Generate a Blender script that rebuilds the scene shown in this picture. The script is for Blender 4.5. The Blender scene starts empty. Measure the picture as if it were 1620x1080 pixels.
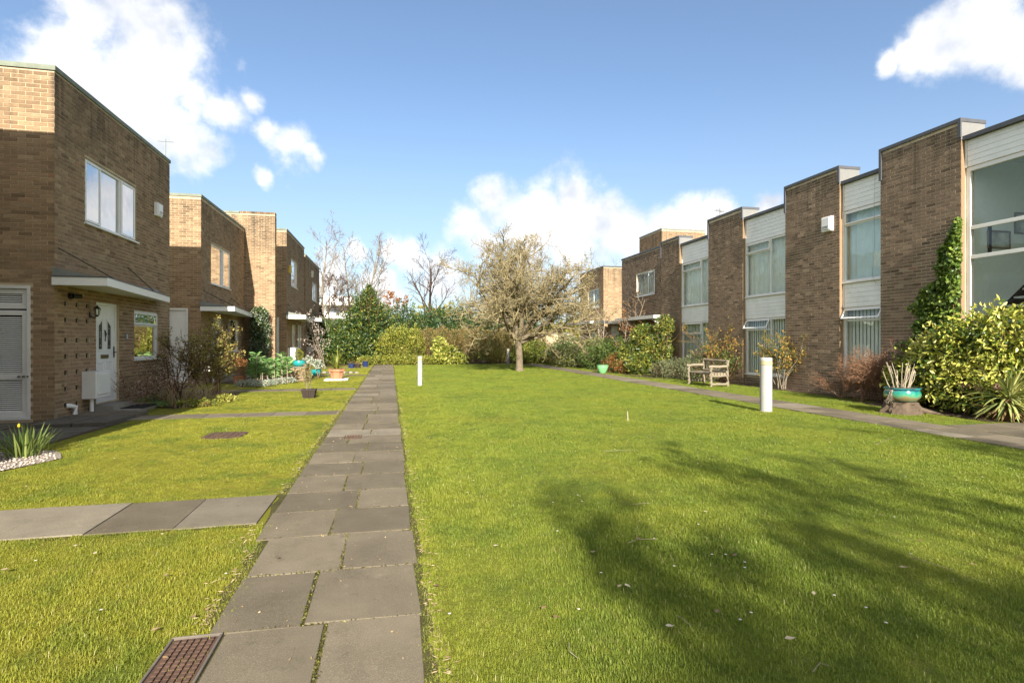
import bpy, math, random
import numpy as np
from mathutils import Vector, Matrix

random.seed(7)
scene = bpy.context.scene
COL = scene.collection
R_ = math.radians

# ------------------------------------------------------------------ camera, sky, sun, exposure
CAM_H = 1.45
F = 880.0
YAW = math.atan(192 / F)
cam_d = bpy.data.cameras.new('camera')
cam_d.sensor_width = 36
cam_d.lens = F / 1620 * 36
cam_d.clip_end = 3000
cam_d.clip_start = 0.05
cam = bpy.data.objects.new('camera', cam_d)
COL.objects.link(cam)
cam.location = (0, 0, CAM_H)
cam.rotation_euler = (R_(90), 0, -YAW)
scene.camera = cam

SUN_EL = R_(26.5)
SUN_DRIFT = R_(4.0)          # shadows fall along the path, a little to its right
sun_dir = Vector((math.sin(SUN_DRIFT) * math.cos(SUN_EL), math.cos(SUN_DRIFT) * math.cos(SUN_EL), -math.sin(SUN_EL)))
sd = bpy.data.lights.new('sun', 'SUN')
sd.energy = 3.5
sd.angle = R_(0.55)
sd.color = (1.0, 0.92, 0.80)
sun = bpy.data.objects.new('sun', sd)
COL.objects.link(sun)
sun.rotation_euler = sun_dir.to_track_quat('-Z', 'Y').to_euler()
sun.location = (0, -20, 30)

scene.view_settings.view_transform = 'Standard'
scene.view_settings.look = 'None'
scene.view_settings.gamma = 1
scene.view_settings.use_curve_mapping = False
scene.view_settings.exposure = 1.7

world = bpy.data.worlds.new('World')
scene.world = world
world.use_nodes = True
wn, wl = world.node_tree.nodes, world.node_tree.links
wn.clear()


def N(nodes, t, **kw):
    n = nodes.new(t)
    for k, v in kw.items():
        if k.startswith('i_'):
            key = k[2:]
            key = int(key) if key.isdigit() else key.replace('_', ' ')
            n.inputs[key].default_value = v
        else:
            setattr(n, k, v)
    return n


def mth(nodes, links, op, a, b=None, c=None, clamp=False):
    n = nodes.new('ShaderNodeMath')
    n.operation = op
    n.use_clamp = clamp
    for i, v in enumerate((a, b, c)):
        if v is None:
            continue
        if isinstance(v, (int, float)):
            n.inputs[i].default_value = v
        else:
            links.new(v, n.inputs[i])
    return n.outputs[0]


def pdir(px, py):
    sa, ca = math.sin(YAW), math.cos(YAW)
    t = (px - 810) / F
    u = (540 - py) / F
    v = Vector((sa + t * ca, ca - t * sa, u))
    return v.normalized()


sky = N(wn, 'ShaderNodeTexSky', sky_type='NISHITA', sun_disc=False, sun_elevation=SUN_EL,
        sun_rotation=math.pi + SUN_DRIFT, altitude=50, air_density=1.0, dust_density=0.6, ozone_density=2.7)
tc = N(wn, 'ShaderNodeTexCoord')
nz = N(wn, 'ShaderNodeVectorMath', operation='NORMALIZE')
wl.new(tc.outputs['Generated'], nz.inputs[0])
# small swirls of the cloud edges
n1 = N(wn, 'ShaderNodeTexNoise', i_Scale=7.0, i_Detail=7.0, i_Roughness=0.55)
wl.new(nz.outputs[0], n1.inputs['Vector'])
off = N(wn, 'ShaderNodeVectorMath', operation='SUBTRACT')
wl.new(n1.outputs['Color'], off.inputs[0])
off.inputs[1].default_value = (0.5, 0.5, 0.5)
offs = N(wn, 'ShaderNodeVectorMath', operation='SCALE')
offs.inputs['Scale'].default_value = 0.085
wl.new(off.outputs[0], offs.inputs[0])
wd = N(wn, 'ShaderNodeVectorMath', operation='ADD')
wl.new(nz.outputs[0], wd.inputs[0])
wl.new(offs.outputs[0], wd.inputs[1])
CLOUDS = [  # direction as photo px, angular radius
    (-90, 190, .16), (20, 130, .10), (55, 100, .07), (120, 90, .09), (150, 40, .085), (125, 5, .06), (215, 80, .10), (140, 150, .13), (235, 140, .12), (265, 95, .07), (310, 145, .07), (260, 200, .09), (345, 165, .06), (380, 155, .035), (60, 210, .15), (180, 220, .10),
    (420, 215, .042), (450, 232, .055), (485, 240, .030), (412, 285, .022),
    (745, 362, .058), (785, 318, .050), (810, 345, .075), (865, 325, .075), (910, 310, .062), (935, 340, .08), (850, 372, .10), (965, 362, .07), (1010, 376, .07), (1055, 358, .06), (1100, 340, .055), (1130, 332, .040), (770, 392, .065), (900, 400, .11), (1030, 396, .08), (1110, 378, .07),
    (1440, 80, .04), (1490, 50, .065), (1540, 30, .075), (1590, 40, .06), (1395, 98, .024), (1660, 70, .05), (1215, 328, .025),
    (655, 415, .05), (620, 400, .04), (700, 440, .06), (560, 410, .035), (600, 460, .06), (520, 440, .055)]
clusters = None
for (px, py, rr) in CLOUDS:
    c = pdir(px, py)
    dn = N(wn, 'ShaderNodeVectorMath', operation='DISTANCE')
    wl.new(wd.outputs[0], dn.inputs[0])
    dn.inputs[1].default_value = c
    v = mth(wn, wl, 'MULTIPLY_ADD', dn.outputs['Value'], -1.0 / rr, 1.0)
    clusters = v if clusters is None else mth(wn, wl, 'MAXIMUM', clusters, v)
# unseen sky behind and beside the camera: cloud cover thickened to add ambient light
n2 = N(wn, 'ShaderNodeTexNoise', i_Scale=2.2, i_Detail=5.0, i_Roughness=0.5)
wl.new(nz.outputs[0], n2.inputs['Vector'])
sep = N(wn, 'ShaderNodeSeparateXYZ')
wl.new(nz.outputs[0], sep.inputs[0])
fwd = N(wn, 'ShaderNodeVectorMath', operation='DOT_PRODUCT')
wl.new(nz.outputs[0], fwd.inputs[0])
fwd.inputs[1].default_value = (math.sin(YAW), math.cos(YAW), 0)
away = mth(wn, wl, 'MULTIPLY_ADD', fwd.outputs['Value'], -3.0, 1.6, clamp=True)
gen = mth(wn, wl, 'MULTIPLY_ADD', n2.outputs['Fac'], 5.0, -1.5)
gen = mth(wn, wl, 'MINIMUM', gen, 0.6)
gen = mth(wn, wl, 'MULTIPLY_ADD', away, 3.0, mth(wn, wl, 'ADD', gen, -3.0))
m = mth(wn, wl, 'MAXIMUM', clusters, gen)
n3 = N(wn, 'ShaderNodeTexNoise', i_Scale=12.0, i_Detail=9.0, i_Roughness=0.6)
wl.new(nz.outputs[0], n3.inputs['Vector'])
m2 = mth(wn, wl, 'MULTIPLY_ADD', mth(wn, wl, 'ADD', n3.outputs['Fac'], -0.5), 1.9, m)
ss = N(wn, 'ShaderNodeMapRange', interpolation_type='SMOOTHSTEP')
ss.inputs['From Min'].default_value = 0.07
ss.inputs['From Max'].default_value = 0.80
wl.new(m2, ss.inputs['Value'])
mask = mth(wn, wl, 'MULTIPLY', ss.outputs[0], 0.97)
# thicker parts and undersides greyer
cr = N(wn, 'ShaderNodeMapRange')
n4 = N(wn, 'ShaderNodeTexNoise', i_Scale=7.5, i_Detail=5.0, i_Roughness=0.55)
wl.new(nz.outputs[0], n4.inputs['Vector'])
cr.inputs['From Min'].default_value = 0.46
cr.inputs['From Max'].default_value = 0.66
wl.new(n4.outputs['Fac'], cr.inputs['Value'])
cm = N(wn, 'ShaderNodeMix', data_type='RGBA')
cm.inputs[6].default_value = (1.0, 0.99, 0.985, 1)
cm.inputs[7].default_value = (0.58, 0.62, 0.70, 1)
wl.new(cr.outputs[0], cm.inputs[0])
# thin pale veil towards the horizon
veil = N(wn, 'ShaderNodeMapRange', interpolation_type='SMOOTHSTEP')
veil.inputs['From Min'].default_value = 0.0
veil.inputs['From Max'].default_value = 0.42
veil.inputs['To Min'].default_value = 0.55
veil.inputs['To Max'].default_value = 0.06
wl.new(sep.outputs['Z'], veil.inputs['Value'])
bg1 = N(wn, 'ShaderNodeBackground', i_Strength=0.062)
wl.new(sky.outputs[0], bg1.inputs['Color'])
bgv = N(wn, 'ShaderNodeBackground', i_Strength=0.225)
bgv.inputs['Color'].default_value = (0.74, 0.85, 0.99, 1)
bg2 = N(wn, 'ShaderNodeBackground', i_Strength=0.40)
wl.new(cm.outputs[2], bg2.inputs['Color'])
mx0 = N(wn, 'ShaderNodeMixShader')
wl.new(veil.outputs[0], mx0.inputs[0])
wl.new(bg1.outputs[0], mx0.inputs[1])
wl.new(bgv.outputs[0], mx0.inputs[2])
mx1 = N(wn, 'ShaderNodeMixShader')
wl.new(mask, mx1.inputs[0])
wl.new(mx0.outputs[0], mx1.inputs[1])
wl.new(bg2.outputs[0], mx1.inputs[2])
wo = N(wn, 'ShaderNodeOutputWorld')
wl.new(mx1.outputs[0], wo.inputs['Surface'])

# ------------------------------------------------------------------ measuring helpers (photo px -> metres)
SA, CA = math.sin(YAW), math.cos(YAW)


def gnd(px, py, h=0.0):
    zc = F * (CAM_H - h) / (py - 540)
    xc = (px - 810) / F * zc
    return xc * CA + zc * SA, zc * CA - xc * SA


def on_x(px, X):
    t = (px - 810) / F
    zc = X / (t * CA + SA)
    return zc * (CA - t * SA), zc


def on_y(px, Y):
    t = (px - 810) / F
    zc = Y / (CA - t * SA)
    return zc * (t * CA + SA), zc


def at(px, Y):
    return on_y(px, Y)[0]


def hz(py, zc):
    return CAM_H + (540 - py) / F * zc


def proj(x, y, z):
    zc = x * SA + y * CA
    xc = x * CA - y * SA
    return 810 + F * xc / zc, 540 - F * (z - CAM_H) / zc, zc


# ------------------------------------------------------------------ materials
def new_mat(name):
    m = bpy.data.materials.new(name)
    m.use_nodes = True
    nt = m.node_tree
    nt.nodes.clear()
    out = nt.nodes.new('ShaderNodeOutputMaterial')
    return m, nt.nodes, nt.links, out


def rgba(c):
    return (c[0], c[1], c[2], 1.0)


def ramp(nodes, links, fac, stops, interp='LINEAR'):
    r = nodes.new('ShaderNodeValToRGB')
    r.color_ramp.interpolation = interp
    els = r.color_ramp.elements
    els[0].position, els[0].color = stops[0][0], rgba(stops[0][1])
    els[1].position, els[1].color = stops[-1][0], rgba(stops[-1][1])
    for p, c in stops[1:-1]:
        e = els.new(p)
        e.color = rgba(c)
    links.new(fac, r.inputs[0])
    return r.outputs[0]


def mixc(nodes, links, fac, a, b, mode='MIX'):
    n = nodes.new('ShaderNodeMix')
    n.data_type = 'RGBA'
    n.blend_type = mode
    for idx, v in ((0, fac), (6, a), (7, b)):
        if isinstance(v, (int, float)):
            n.inputs[idx].default_value = v
        elif isinstance(v, tuple):
            n.inputs[idx].default_value = rgba(v)
        else:
            links.new(v, n.inputs[idx])
    return n.outputs[2]


def noise(nodes, links, scale, detail=4, rough=.55, vec=None, out='Fac'):
    n = N(nodes, 'ShaderNodeTexNoise', i_Scale=scale, i_Detail=detail, i_Roughness=rough)
    if vec is None:
        g = nodes.get('Geo') or nodes.new('ShaderNodeNewGeometry')
        g.name = 'Geo'
        vec = g.outputs['Position']
    links.new(vec, n.inputs['Vector'])
    return n.outputs[out]


def rng_map(nodes, links, v, a, b, c=0.0, d=1.0, smooth=False):
    n = nodes.new('ShaderNodeMapRange')
    if smooth:
        n.interpolation_type = 'SMOOTHSTEP'
    for i, x in zip((1, 2, 3, 4), (a, b, c, d)):
        n.inputs[i].default_value = x
    links.new(v, n.inputs[0])
    return n.outputs[0]


def bsdf(nodes, links, out, col, rough=.7, spec=.3, metal=0., normal=None, coat=0.):
    b = nodes.new('ShaderNodeBsdfPrincipled')
    if isinstance(col, tuple):
        b.inputs['Base Color'].default_value = rgba(col)
    else:
        links.new(col, b.inputs['Base Color'])
    if isinstance(rough, (int, float)):
        b.inputs['Roughness'].default_value = rough
    else:
        links.new(rough, b.inputs['Roughness'])
    b.inputs['Specular IOR Level'].default_value = spec
    b.inputs['Metallic'].default_value = metal
    b.inputs['Coat Weight'].default_value = coat
    if normal is not None:
        links.new(normal, b.inputs['Normal'])
    if out is not None:
        links.new(b.outputs[0], out.inputs['Surface'])
    return b


def bump(nodes, links, h, strength=.3, dist=.01):
    b = nodes.new('ShaderNodeBump')
    b.inputs['Strength'].default_value = strength
    b.inputs['Distance'].default_value = dist
    links.new(h, b.inputs['Height'])
    return b.outputs[0]


def mat_plain(name, c, rough=.6, var=.2, scale=3., fine=60., bstr=.15, spec=.3, metal=0., coat=0., bd=.004, grime=0.):
    m, n, l, o = new_mat(name)
    lo = tuple(max(0, x * (1 - var)) for x in c)
    hi = tuple(min(1, x * (1 + var)) for x in c)
    f = rng_map(n, l, noise(n, l, scale, 6), .3, .7)
    col = mixc(n, l, f, lo, hi)
    fn = noise(n, l, fine, 4)
    col = mixc(n, l, mth(n, l, 'MULTIPLY', fn, .5), col, tuple(x * .75 for x in c))
    if grime:
        g = rng_map(n, l, noise(n, l, 1.7, 8, .7), .5, .75)
        col = mixc(n, l, mth(n, l, 'MULTIPLY', g, grime), col, (.09, .08, .05))
    bsdf(n, l, o, col, rough, spec, metal, bump(n, l, fn, bstr, bd), coat)
    return m


def mat_brick(name, stops, dirt_c=(.045, .038, .03), dirt=.5, top=0, mort=None, topz=6.0):
    """each brick takes its own colour (attribute tint); soot and weathering run over all of them"""
    m, n, l, o = new_mat(name)
    at_ = N(n, 'ShaderNodeAttribute', attribute_name='tint')
    g = n.new('ShaderNodeNewGeometry')
    g.name = 'Geo'
    col = ramp(n, l, at_.outputs['Fac'], stops)
    f = noise(n, l, 40, 5, .65)
    col = mixc(n, l, rng_map(n, l, f, .35, .75, 0, .45), col, tuple(x * .55 for x in stops[0][1]))
    f2 = noise(n, l, 130, 3, .6)
    col = mixc(n, l, rng_map(n, l, f2, .55, .75, 0, .35), col, tuple(min(1, x * 1.5) for x in stops[-1][1]))
    big = noise(n, l, .9, 7, .68)
    s = n.new('ShaderNodeSeparateXYZ')
    l.new(g.outputs['Position'], s.inputs[0])
    hi = rng_map(n, l, s.outputs['Z'], topz - 1.9, topz + .1, -.12, .16)
    dm = rng_map(n, l, mth(n, l, 'ADD', big, hi), .52, .74, 0, dirt)
    col = mixc(n, l, dm, col, dirt_c)
    pale = rng_map(n, l, noise(n, l, 2.3, 7, .7), .60, .72, 0, .22)
    col = mixc(n, l, pale, col, (.42, .36, .27))
    mp = n.new('ShaderNodeMapping')
    mp.inputs['Scale'].default_value = (5, 5, .35)
    l.new(g.outputs['Position'], mp.inputs['Vector'])
    stz = rng_map(n, l, s.outputs['Z'], topz - 2.2, topz, 0, .75)
    streak = mth(n, l, 'MULTIPLY', rng_map(n, l, noise(n, l, 1, 5, .6, mp.outputs[0]), .5, .68), stz)
    col = mixc(n, l, streak, col, dirt_c)
    low = rng_map(n, l, s.outputs['Z'], .0, .5, .45, 0.)
    lowm = mth(n, l, 'MULTIPLY', low, rng_map(n, l, big, .4, .6))
    col = mixc(n, l, lowm, col, (.10, .11, .06))
    bsdf(n, l, o, col, .88, .15, 0, bump(n, l, f, .5, .006))
    return m


def mat_leaf(name, stops, trans=.3, rough=.45, spec=.35):
    m, n, l, o = new_mat(name)
    at_ = N(n, 'ShaderNodeAttribute', attribute_name='tint')
    col = ramp(n, l, at_.outputs['Fac'], stops)
    b = bsdf(n, l, None, col, rough, spec)
    t = n.new('ShaderNodeBsdfTranslucent')
    l.new(mixc(n, l, .45, col, (.35, .42, .03)), t.inputs[0])
    mx = n.new('ShaderNodeMixShader')
    mx.inputs[0].default_value = trans
    l.new(b.outputs[0], mx.inputs[1])
    l.new(t.outputs[0], mx.inputs[2])
    l.new(mx.outputs[0], o.inputs['Surface'])
    return m


def mat_glass(name, tint=(.90, .97, .95), refl=1.0):
    m, n, l, o = new_mat(name)
    tr = n.new('ShaderNodeBsdfTransparent')
    tr.inputs[0].default_value = rgba(tint)
    gl = n.new('ShaderNodeBsdfGlossy')
    gl.inputs['Roughness'].default_value = 0.005
    w = noise(n, l, 1.6, 2)
    l.new(bump(n, l, w, .25, .012), gl.inputs['Normal'])
    fr = N(n, 'ShaderNodeFresnel', i_IOR=1.5)
    f2 = mth(n, l, 'MULTIPLY', fr.outputs[0], 1.9 * refl, clamp=True)
    f2 = mth(n, l, 'ADD', f2, .02, clamp=True)
    gg = n.new('ShaderNodeNewGeometry')
    f2 = mth(n, l, 'MULTIPLY', f2, mth(n, l, 'SUBTRACT', 1.0, gg.outputs['Backfacing']))
    mx = n.new('ShaderNodeMixShader')
    l.new(f2, mx.inputs[0])
    l.new(tr.outputs[0], mx.inputs[1])
    l.new(gl.outputs[0], mx.inputs[2])
    l.new(mx.outputs[0], o.inputs['Surface'])
    return m


M = {}
M['brick_left'] = mat_brick('buff_brick', [(0, (.175, .118, .070)), (.3, (.26, .176, .104)), (.62, (.34, .235, .140)), (.88, (.42, .302, .185)), (1, (.33, .185, .11))], dirt=.42, topz=6.3)
M['brick_right'] = mat_brick('brown_brick', [(0, (.115, .082, .058)), (.3, (.195, .14, .098)), (.65, (.27, .195, .135)), (.9, (.36, .27, .19)), (1, (.28, .165, .11))], dirt=.42, topz=6.0)
M['brick_screen'] = mat_brick('reddish_buff_brick', [(0, (.24, .16, .105)), (.5, (.33, .225, .145)), (1, (.42, .29, .19))], dirt=.2, topz=9)
M['mortar_left'] = mat_plain('buff_mortar', (.52, .42, .28), .95, .25, 2, 90, .4, .1, grime=.2)
M['mortar_right'] = mat_plain('pale_mortar', (.60, .51, .37), .95, .3, 2, 90, .4, .1, grime=.35)
M['white'] = mat_plain('white_plastic', (.81, .81, .78), .35, .03, 2, 40, .03, .45)
M['white_paint'] = mat_plain('white_paint', (.74, .74, .70), .5, .06, 3, 30, .08, .35, grime=.22)
M['board'] = mat_plain('painted_board', (.87, .89, .87), .5, .06, 2, 25, .08, .35, grime=.2)
M['grey_metal'] = mat_plain('dark_grey_coping', (.085, .090, .10), .5, .15, 4, 60, .08, .4)
M['lead'] = mat_plain('weathered_lead', (.20, .22, .20), .6, .25, 4, 40, .2, .4, grime=.3)
M['lead_green'] = mat_plain('green_grey_coping', (.19, .215, .165), .65, .25, 5, 40, .2, .3, grime=.3)
M['clad'] = mat_plain('pale_grey_cladding', (.22, .22, .21), .55, .1, 3, 30, .08, .3, grime=.2)
M['black'] = mat_plain('black_metal', (.02, .02, .02), .4, .2, 6, 60, .1, .5)
M['rod'] = mat_plain('rusty_dark_rod', (.06, .045, .035), .7, .3, 20, 60, .2, .3)
M['glass'] = mat_glass('window_glass', (.96, .99, .98), 1.0)
M['glass_stair'] = mat_glass('stair_window_glass', (.975, .995, .985), .8)
M['glass_left'] = mat_glass('left_window_glass', (.55, .62, .64), 2.8)
M['room'] = mat_plain('room_wall', (.45, .46, .43), .9, .05, 2, 20, .02, .1)
M['room_dark'] = mat_plain('dim_room', (.10, .10, .09), .9, .05, 2, 20, .02, .1)  # darker copy of the room wall; indoor dimness put into its colour
M['stairhall'] = mat_plain('pale_green_plaster', (.84, .89, .85), .9, .03, 1, 10, .01, .1)
M['void_shade'] = mat_plain('painted_void_shade', (.035, .03, .028), .8, .2, 3, 20, .05, .2)  # near-black: shade of unlit gaps put into the colour
M['blind'] = mat_plain('pale_vertical_blind', (.84, .86, .82), .8, .05, 3, 20, .02, .2)
M['curtain'] = mat_plain('grey_curtain', (.78, .81, .79), .9, .08, 3, 20, .02, .1)
M['curtain_blue'] = mat_plain('pale_blue_curtain', (.72, .83, .87), .9, .08, 3, 20, .02, .1)
M['net'] = mat_plain('net_curtain', (.34, .34, .32), .9, .06, 3, 30, .02, .1)
M['slab'] = mat_plain('concrete_paving', (.165, .142, .115), .9, .16, 3.5, 160, .5, .15, bd=.003, grime=.25)
M['slab_pale'] = mat_plain('pale_concrete_paving', (.30, .265, .215), .9, .16, 4, 160, .5, .15, bd=.003, grime=.2)
M['slab_dark'] = mat_plain('dark_paving', (.10, .092, .08), .85, .2, 3, 120, .4, .2, grime=.3)  # darker paving tone, used on edging stones
M['concrete'] = mat_plain('rough_concrete', (.27, .25, .21), .9, .18, 5, 90, .4, .15, grime=.35)
M['iron'] = mat_plain('rusty_cast_iron', (.105, .062, .042), .8, .3, 12, 90, .5, .3)
M['steel'] = mat_plain('worn_steel_edge', (.16, .135, .11), .7, .2, 12, 90, .2, .3, .0)
M['terracotta'] = mat_plain('terracotta', (.46, .21, .115), .8, .15, 8, 60, .2, .2, grime=.15)
M['turq'] = mat_plain('turquoise_glaze', (.02, .30, .30), .2, .12, 8, 30, .05, .6, coat=.5)
M['blue'] = mat_plain('dark_blue_glaze', (.015, .03, .12), .2, .2, 8, 30, .05, .6, coat=.5)
M['green_glaze'] = mat_plain('light_green_glaze', (.20, .52, .22), .22, .08, 5, 30, .05, .6, coat=.6)
M['dark_plastic'] = mat_plain('dark_plastic', (.045, .032, .026), .6, .2, 8, 50, .15, .3)
M['soil'] = mat_plain('garden_soil', (.10, .072, .047), .95, .3, 7, 80, 1.0, .1, bd=.02)
M['edge_soil'] = mat_plain('dry_edge_soil', (.21, .165, .105), .95, .3, 14, 120, 1.0, .1, bd=.015)
M['gravel_bed'] = mat_plain('gravel', (.40, .34, .29), .9, .35, 60, 160, 1., .15, bd=.02)
M['stone'] = mat_plain('gravel_stone', (.50, .43, .37), .85, .3, 25, 90, .3, .2)
M['moss'] = mat_plain('mossy_joint', (.085, .078, .030), .95, .3, 6, 120, 1.0, .1, bd=.01)
M['wood'] = mat_plain('weathered_log', (.27, .23, .165), .85, .22, 6, 60, .5, .15, bd=.006)
M['fence_wood'] = mat_plain('pale_fence_board', (.50, .43, .27), .85, .15, 3, 50, .3, .15)
M['bark'] = mat_plain('grey_bark', (.21, .17, .12), .95, .3, 5, 50, 1., .1, bd=.03)
M['lichen'] = mat_plain('lichen_twig', (.30, .25, .14), .9, .35, 3, 40, .3, .1)
M['twig_grey'] = mat_plain('grey_twig', (.24, .20, .15), .9, .25, 2, 40, .3, .1)
M['twig_brown'] = mat_plain('brown_twig', (.20, .11, .065), .9, .3, 3, 40, .3, .1)
M['twig_dark'] = mat_plain('dark_twig', (.085, .055, .04), .85, .3, 4, 40, .3, .1)
M['twig_red'] = mat_plain('red_brown_twig', (.27, .155, .095), .9, .3, 3, 40, .3, .1)
M['twig_pale'] = mat_plain('bleached_cane', (.46, .39, .29), .8, .15, 8, 60, .2, .2)
M['bollard'] = mat_plain('bollard_paint', (.40, .40, .38), .45, .05, 3, 40, .05, .4, grime=.25)
M['stump'] = mat_plain('sawn_stump_wood', (.13, .098, .070), .9, .3, 8, 50, .8, .1, bd=.02)
M['flat_white'] = mat_plain('white_render', (.80, .80, .78), .8, .04, .3, 8, .05, .2)
M['flat_dark'] = mat_plain('dim_window_strip', (.12, .14, .16), .3, .1, .3, 8, .05, .5)
M['yellow'] = mat_plain('yellow_alarm_plastic', (.62, .42, .06), .5, .06, 4, 30, .05, .4)
M['cream'] = mat_plain('cream_plastic', (.66, .62, .48), .5, .05, 4, 30, .05, .4)
M['brass'] = mat_plain('aged_brass', (.22, .19, .09), .4, .2, 8, 40, .1, .5, .7)
M['timber'] = mat_plain('varnished_timber', (.33, .19, .055), .5, .15, 5, 40, .1, .4)
M['picture'] = mat_plain('picture_print', (.48, .50, .44), .4, .6, 4, 10, .02, .3)
M['rubber'] = mat_plain('black_mat', (.03, .03, .03), .9, .2, 8, 60, .4, .1)
M['lamp_band'] = mat_plain('dusty_diffuser_band', (.42, .38, .22), .5, .12, 12, 50, .1, .4)

L = {}
L['holly'] = mat_leaf('dark_glossy_leaf', [(0, (.018, .04, .012)), (.45, (.045, .09, .022)), (.8, (.075, .125, .03)), (1, (.17, .21, .06))], .15, .35, .5)
L['mid'] = mat_leaf('mid_green_leaf', [(0, (.03, .055, .012)), (.5, (.075, .125, .028)), (1, (.19, .24, .06))], .25)
L['conifer'] = mat_leaf('evergreen_spray', [(0, (.010, .03, .010)), (.6, (.03, .08, .022)), (1, (.07, .14, .035))], .15)
L['yellow_green'] = mat_leaf('yellow_green_leaf', [(0, (.07, .10, .016)), (.4, (.20, .23, .035)), (.8, (.42, .40, .07)), (1, (.58, .54, .16))], .3)
L['varieg'] = mat_leaf('variegated_leaf', [(0, (.03, .07, .012)), (.22, (.08, .14, .022)), (.38, (.34, .37, .05)), (.7, (.58, .56, .12)), (1, (.66, .62, .22))], .22, .3, .5)
L['ivy'] = mat_leaf('ivy_leaf', [(0, (.04, .08, .014)), (.5, (.12, .20, .032)), (.85, (.25, .33, .06)), (1, (.38, .42, .13))], .2, .35, .5)
L['brown'] = mat_leaf('withered_leaf', [(0, (.11, .065, .03)), (.5, (.24, .15, .07)), (1, (.40, .29, .14))], .25)
L['rust'] = mat_leaf('rusty_leaf', [(0, (.16, .05, .02)), (.5, (.36, .13, .04)), (1, (.48, .26, .08))], .3)
L['orange'] = mat_leaf('orange_green_leaf', [(0, (.05, .085, .02)), (.45, (.14, .18, .045)), (.6, (.45, .25, .045)), (1, (.60, .36, .07))], .3)
L['olive'] = mat_leaf('olive_leaf', [(0, (.09, .085, .02)), (.5, (.25, .22, .055)), (1, (.48, .40, .12))], .3)
L['silver'] = mat_leaf('silver_leaf', [(0, (.16, .20, .15)), (.6, (.36, .40, .31)), (1, (.65, .66, .56))], .15)
L['fresh'] = mat_leaf('fresh_green_leaf', [(0, (.06, .14, .035)), (.5, (.14, .29, .08)), (1, (.36, .48, .20))], .25)
L['petal'] = mat_leaf('pale_blossom', [(0, (.55, .40, .36)), (1, (.82, .76, .68))], .3, .7, .1)
L['dry'] = mat_leaf('dry_stalk', [(0, (.22, .14, .08)), (.5, (.38, .28, .16)), (1, (.52, .42, .26))], .2)
L['daff'] = mat_leaf('daffodil_leaf', [(0, (.06, .11, .03)), (.5, (.15, .22, .055)), (1, (.33, .38, .11))], .3)
L['yucca'] = mat_leaf('yucca_leaf', [(0, (.07, .14, .05)), (.4, (.16, .24, .09)), (.6, (.50, .46, .14)), (1, (.60, .56, .25))], .2)
L['yflower'] = mat_leaf('yellow_flower', [(0, (.65, .50, .02)), (1, (.8, .66, .05))], .3)
L['dead'] = mat_leaf('fallen_leaf', [(0, (.16, .08, .04)), (.6, (.36, .24, .12)), (1, (.60, .52, .36))], .15)
L['lavender'] = mat_leaf('grey_green_leaf', [(0, (.06, .08, .035)), (.5, (.145, .165, .075)), (1, (.30, .29, .16))], .2)


def grass_mat(name, blades=False):
    m, n, l, o = new_mat(name)
    g = n.new('ShaderNodeNewGeometry')
    g.name = 'Geo'
    s = n.new('ShaderNodeSeparateXYZ')
    l.new(g.outputs['Position'], s.inputs[0])
    big = noise(n, l, .55, 5, .6)
    mid = noise(n, l, 3.2, 5, .6)
    fine = noise(n, l, 30, 4, .7)
    fine2 = noise(n, l, 120, 3, .7)
    # mossy, yellower turf in front of the left houses; richer grass on the middle lawn
    side = rng_map(n, l, mth(n, l, 'ADD', s.outputs['X'], mth(n, l, 'MULTIPLY', big, 1.6)), -.6, 2.6, 0, 1, True)
    rich = mixc(n, l, rng_map(n, l, mid, .3, .7), (.155, .220, .026), (.285, .330, .042))
    yell = mixc(n, l, rng_map(n, l, mid, .3, .7), (.275, .280, .026), (.42, .375, .048))
    col = mixc(n, l, side, yell, rich)
    p2 = noise(n, l, 1.35, 6, .65)
    col = mixc(n, l, rng_map(n, l, p2, .48, .62, 0, .7), col, (.115, .178, .022))
    patch = rng_map(n, l, big, .50, .66, 0, .6)
    col = mixc(n, l, patch, col, (.30, .29, .032))
    dry = rng_map(n, l, noise(n, l, 5, 7, .75), .58, .72, 0, .6)
    col = mixc(n, l, dry, col, (.40, .31, .11))
    if blades:
        a = N(n, 'ShaderNodeAttribute', attribute_name='tint')
        oi = n.new('ShaderNodeObjectInfo')
        col = mixc(n, l, mth(n, l, 'MULTIPLY', a.outputs['Fac'], .38), col, (.30, .35, .07))
        col = mixc(n, l, rng_map(n, l, oi.outputs['Random'], .0, 1, 0, .35), col, (.14, .205, .018))
        strw = rng_map(n, l, a.outputs['Fac'], .955, .99, 0, .6)
        col = mixc(n, l, strw, col, (.60, .50, .26))
        b = bsdf(n, l, None, col, .55, .25)
        t = n.new('ShaderNodeBsdfTranslucent')
        l.new(mixc(n, l, .35, col, (.35, .45, .03)), t.inputs[0])
        mx = n.new('ShaderNodeMixShader')
        mx.inputs[0].default_value = .35
        l.new(b.outputs[0], mx.inputs[1])
        l.new(t.outputs[0], mx.inputs[2])
        l.new(mx.outputs[0], o.inputs['Surface'])
    else:
        col = mixc(n, l, rng_map(n, l, fine, .35, .7, .4, 0), col, (.13, .14, .025))
        col = mixc(n, l, rng_map(n, l, fine2, .5, .75, 0, .3), col, (.33, .35, .08))
        h = mth(n, l, 'MULTIPLY_ADD', fine2, .5, fine)
        bsdf(n, l, o, col, .8, .12, 0, bump(n, l, h, 1.0, .05))
    return m


M['lawn'] = grass_mat('lawn_turf')
M['blade'] = grass_mat('grass_blade', True)


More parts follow.
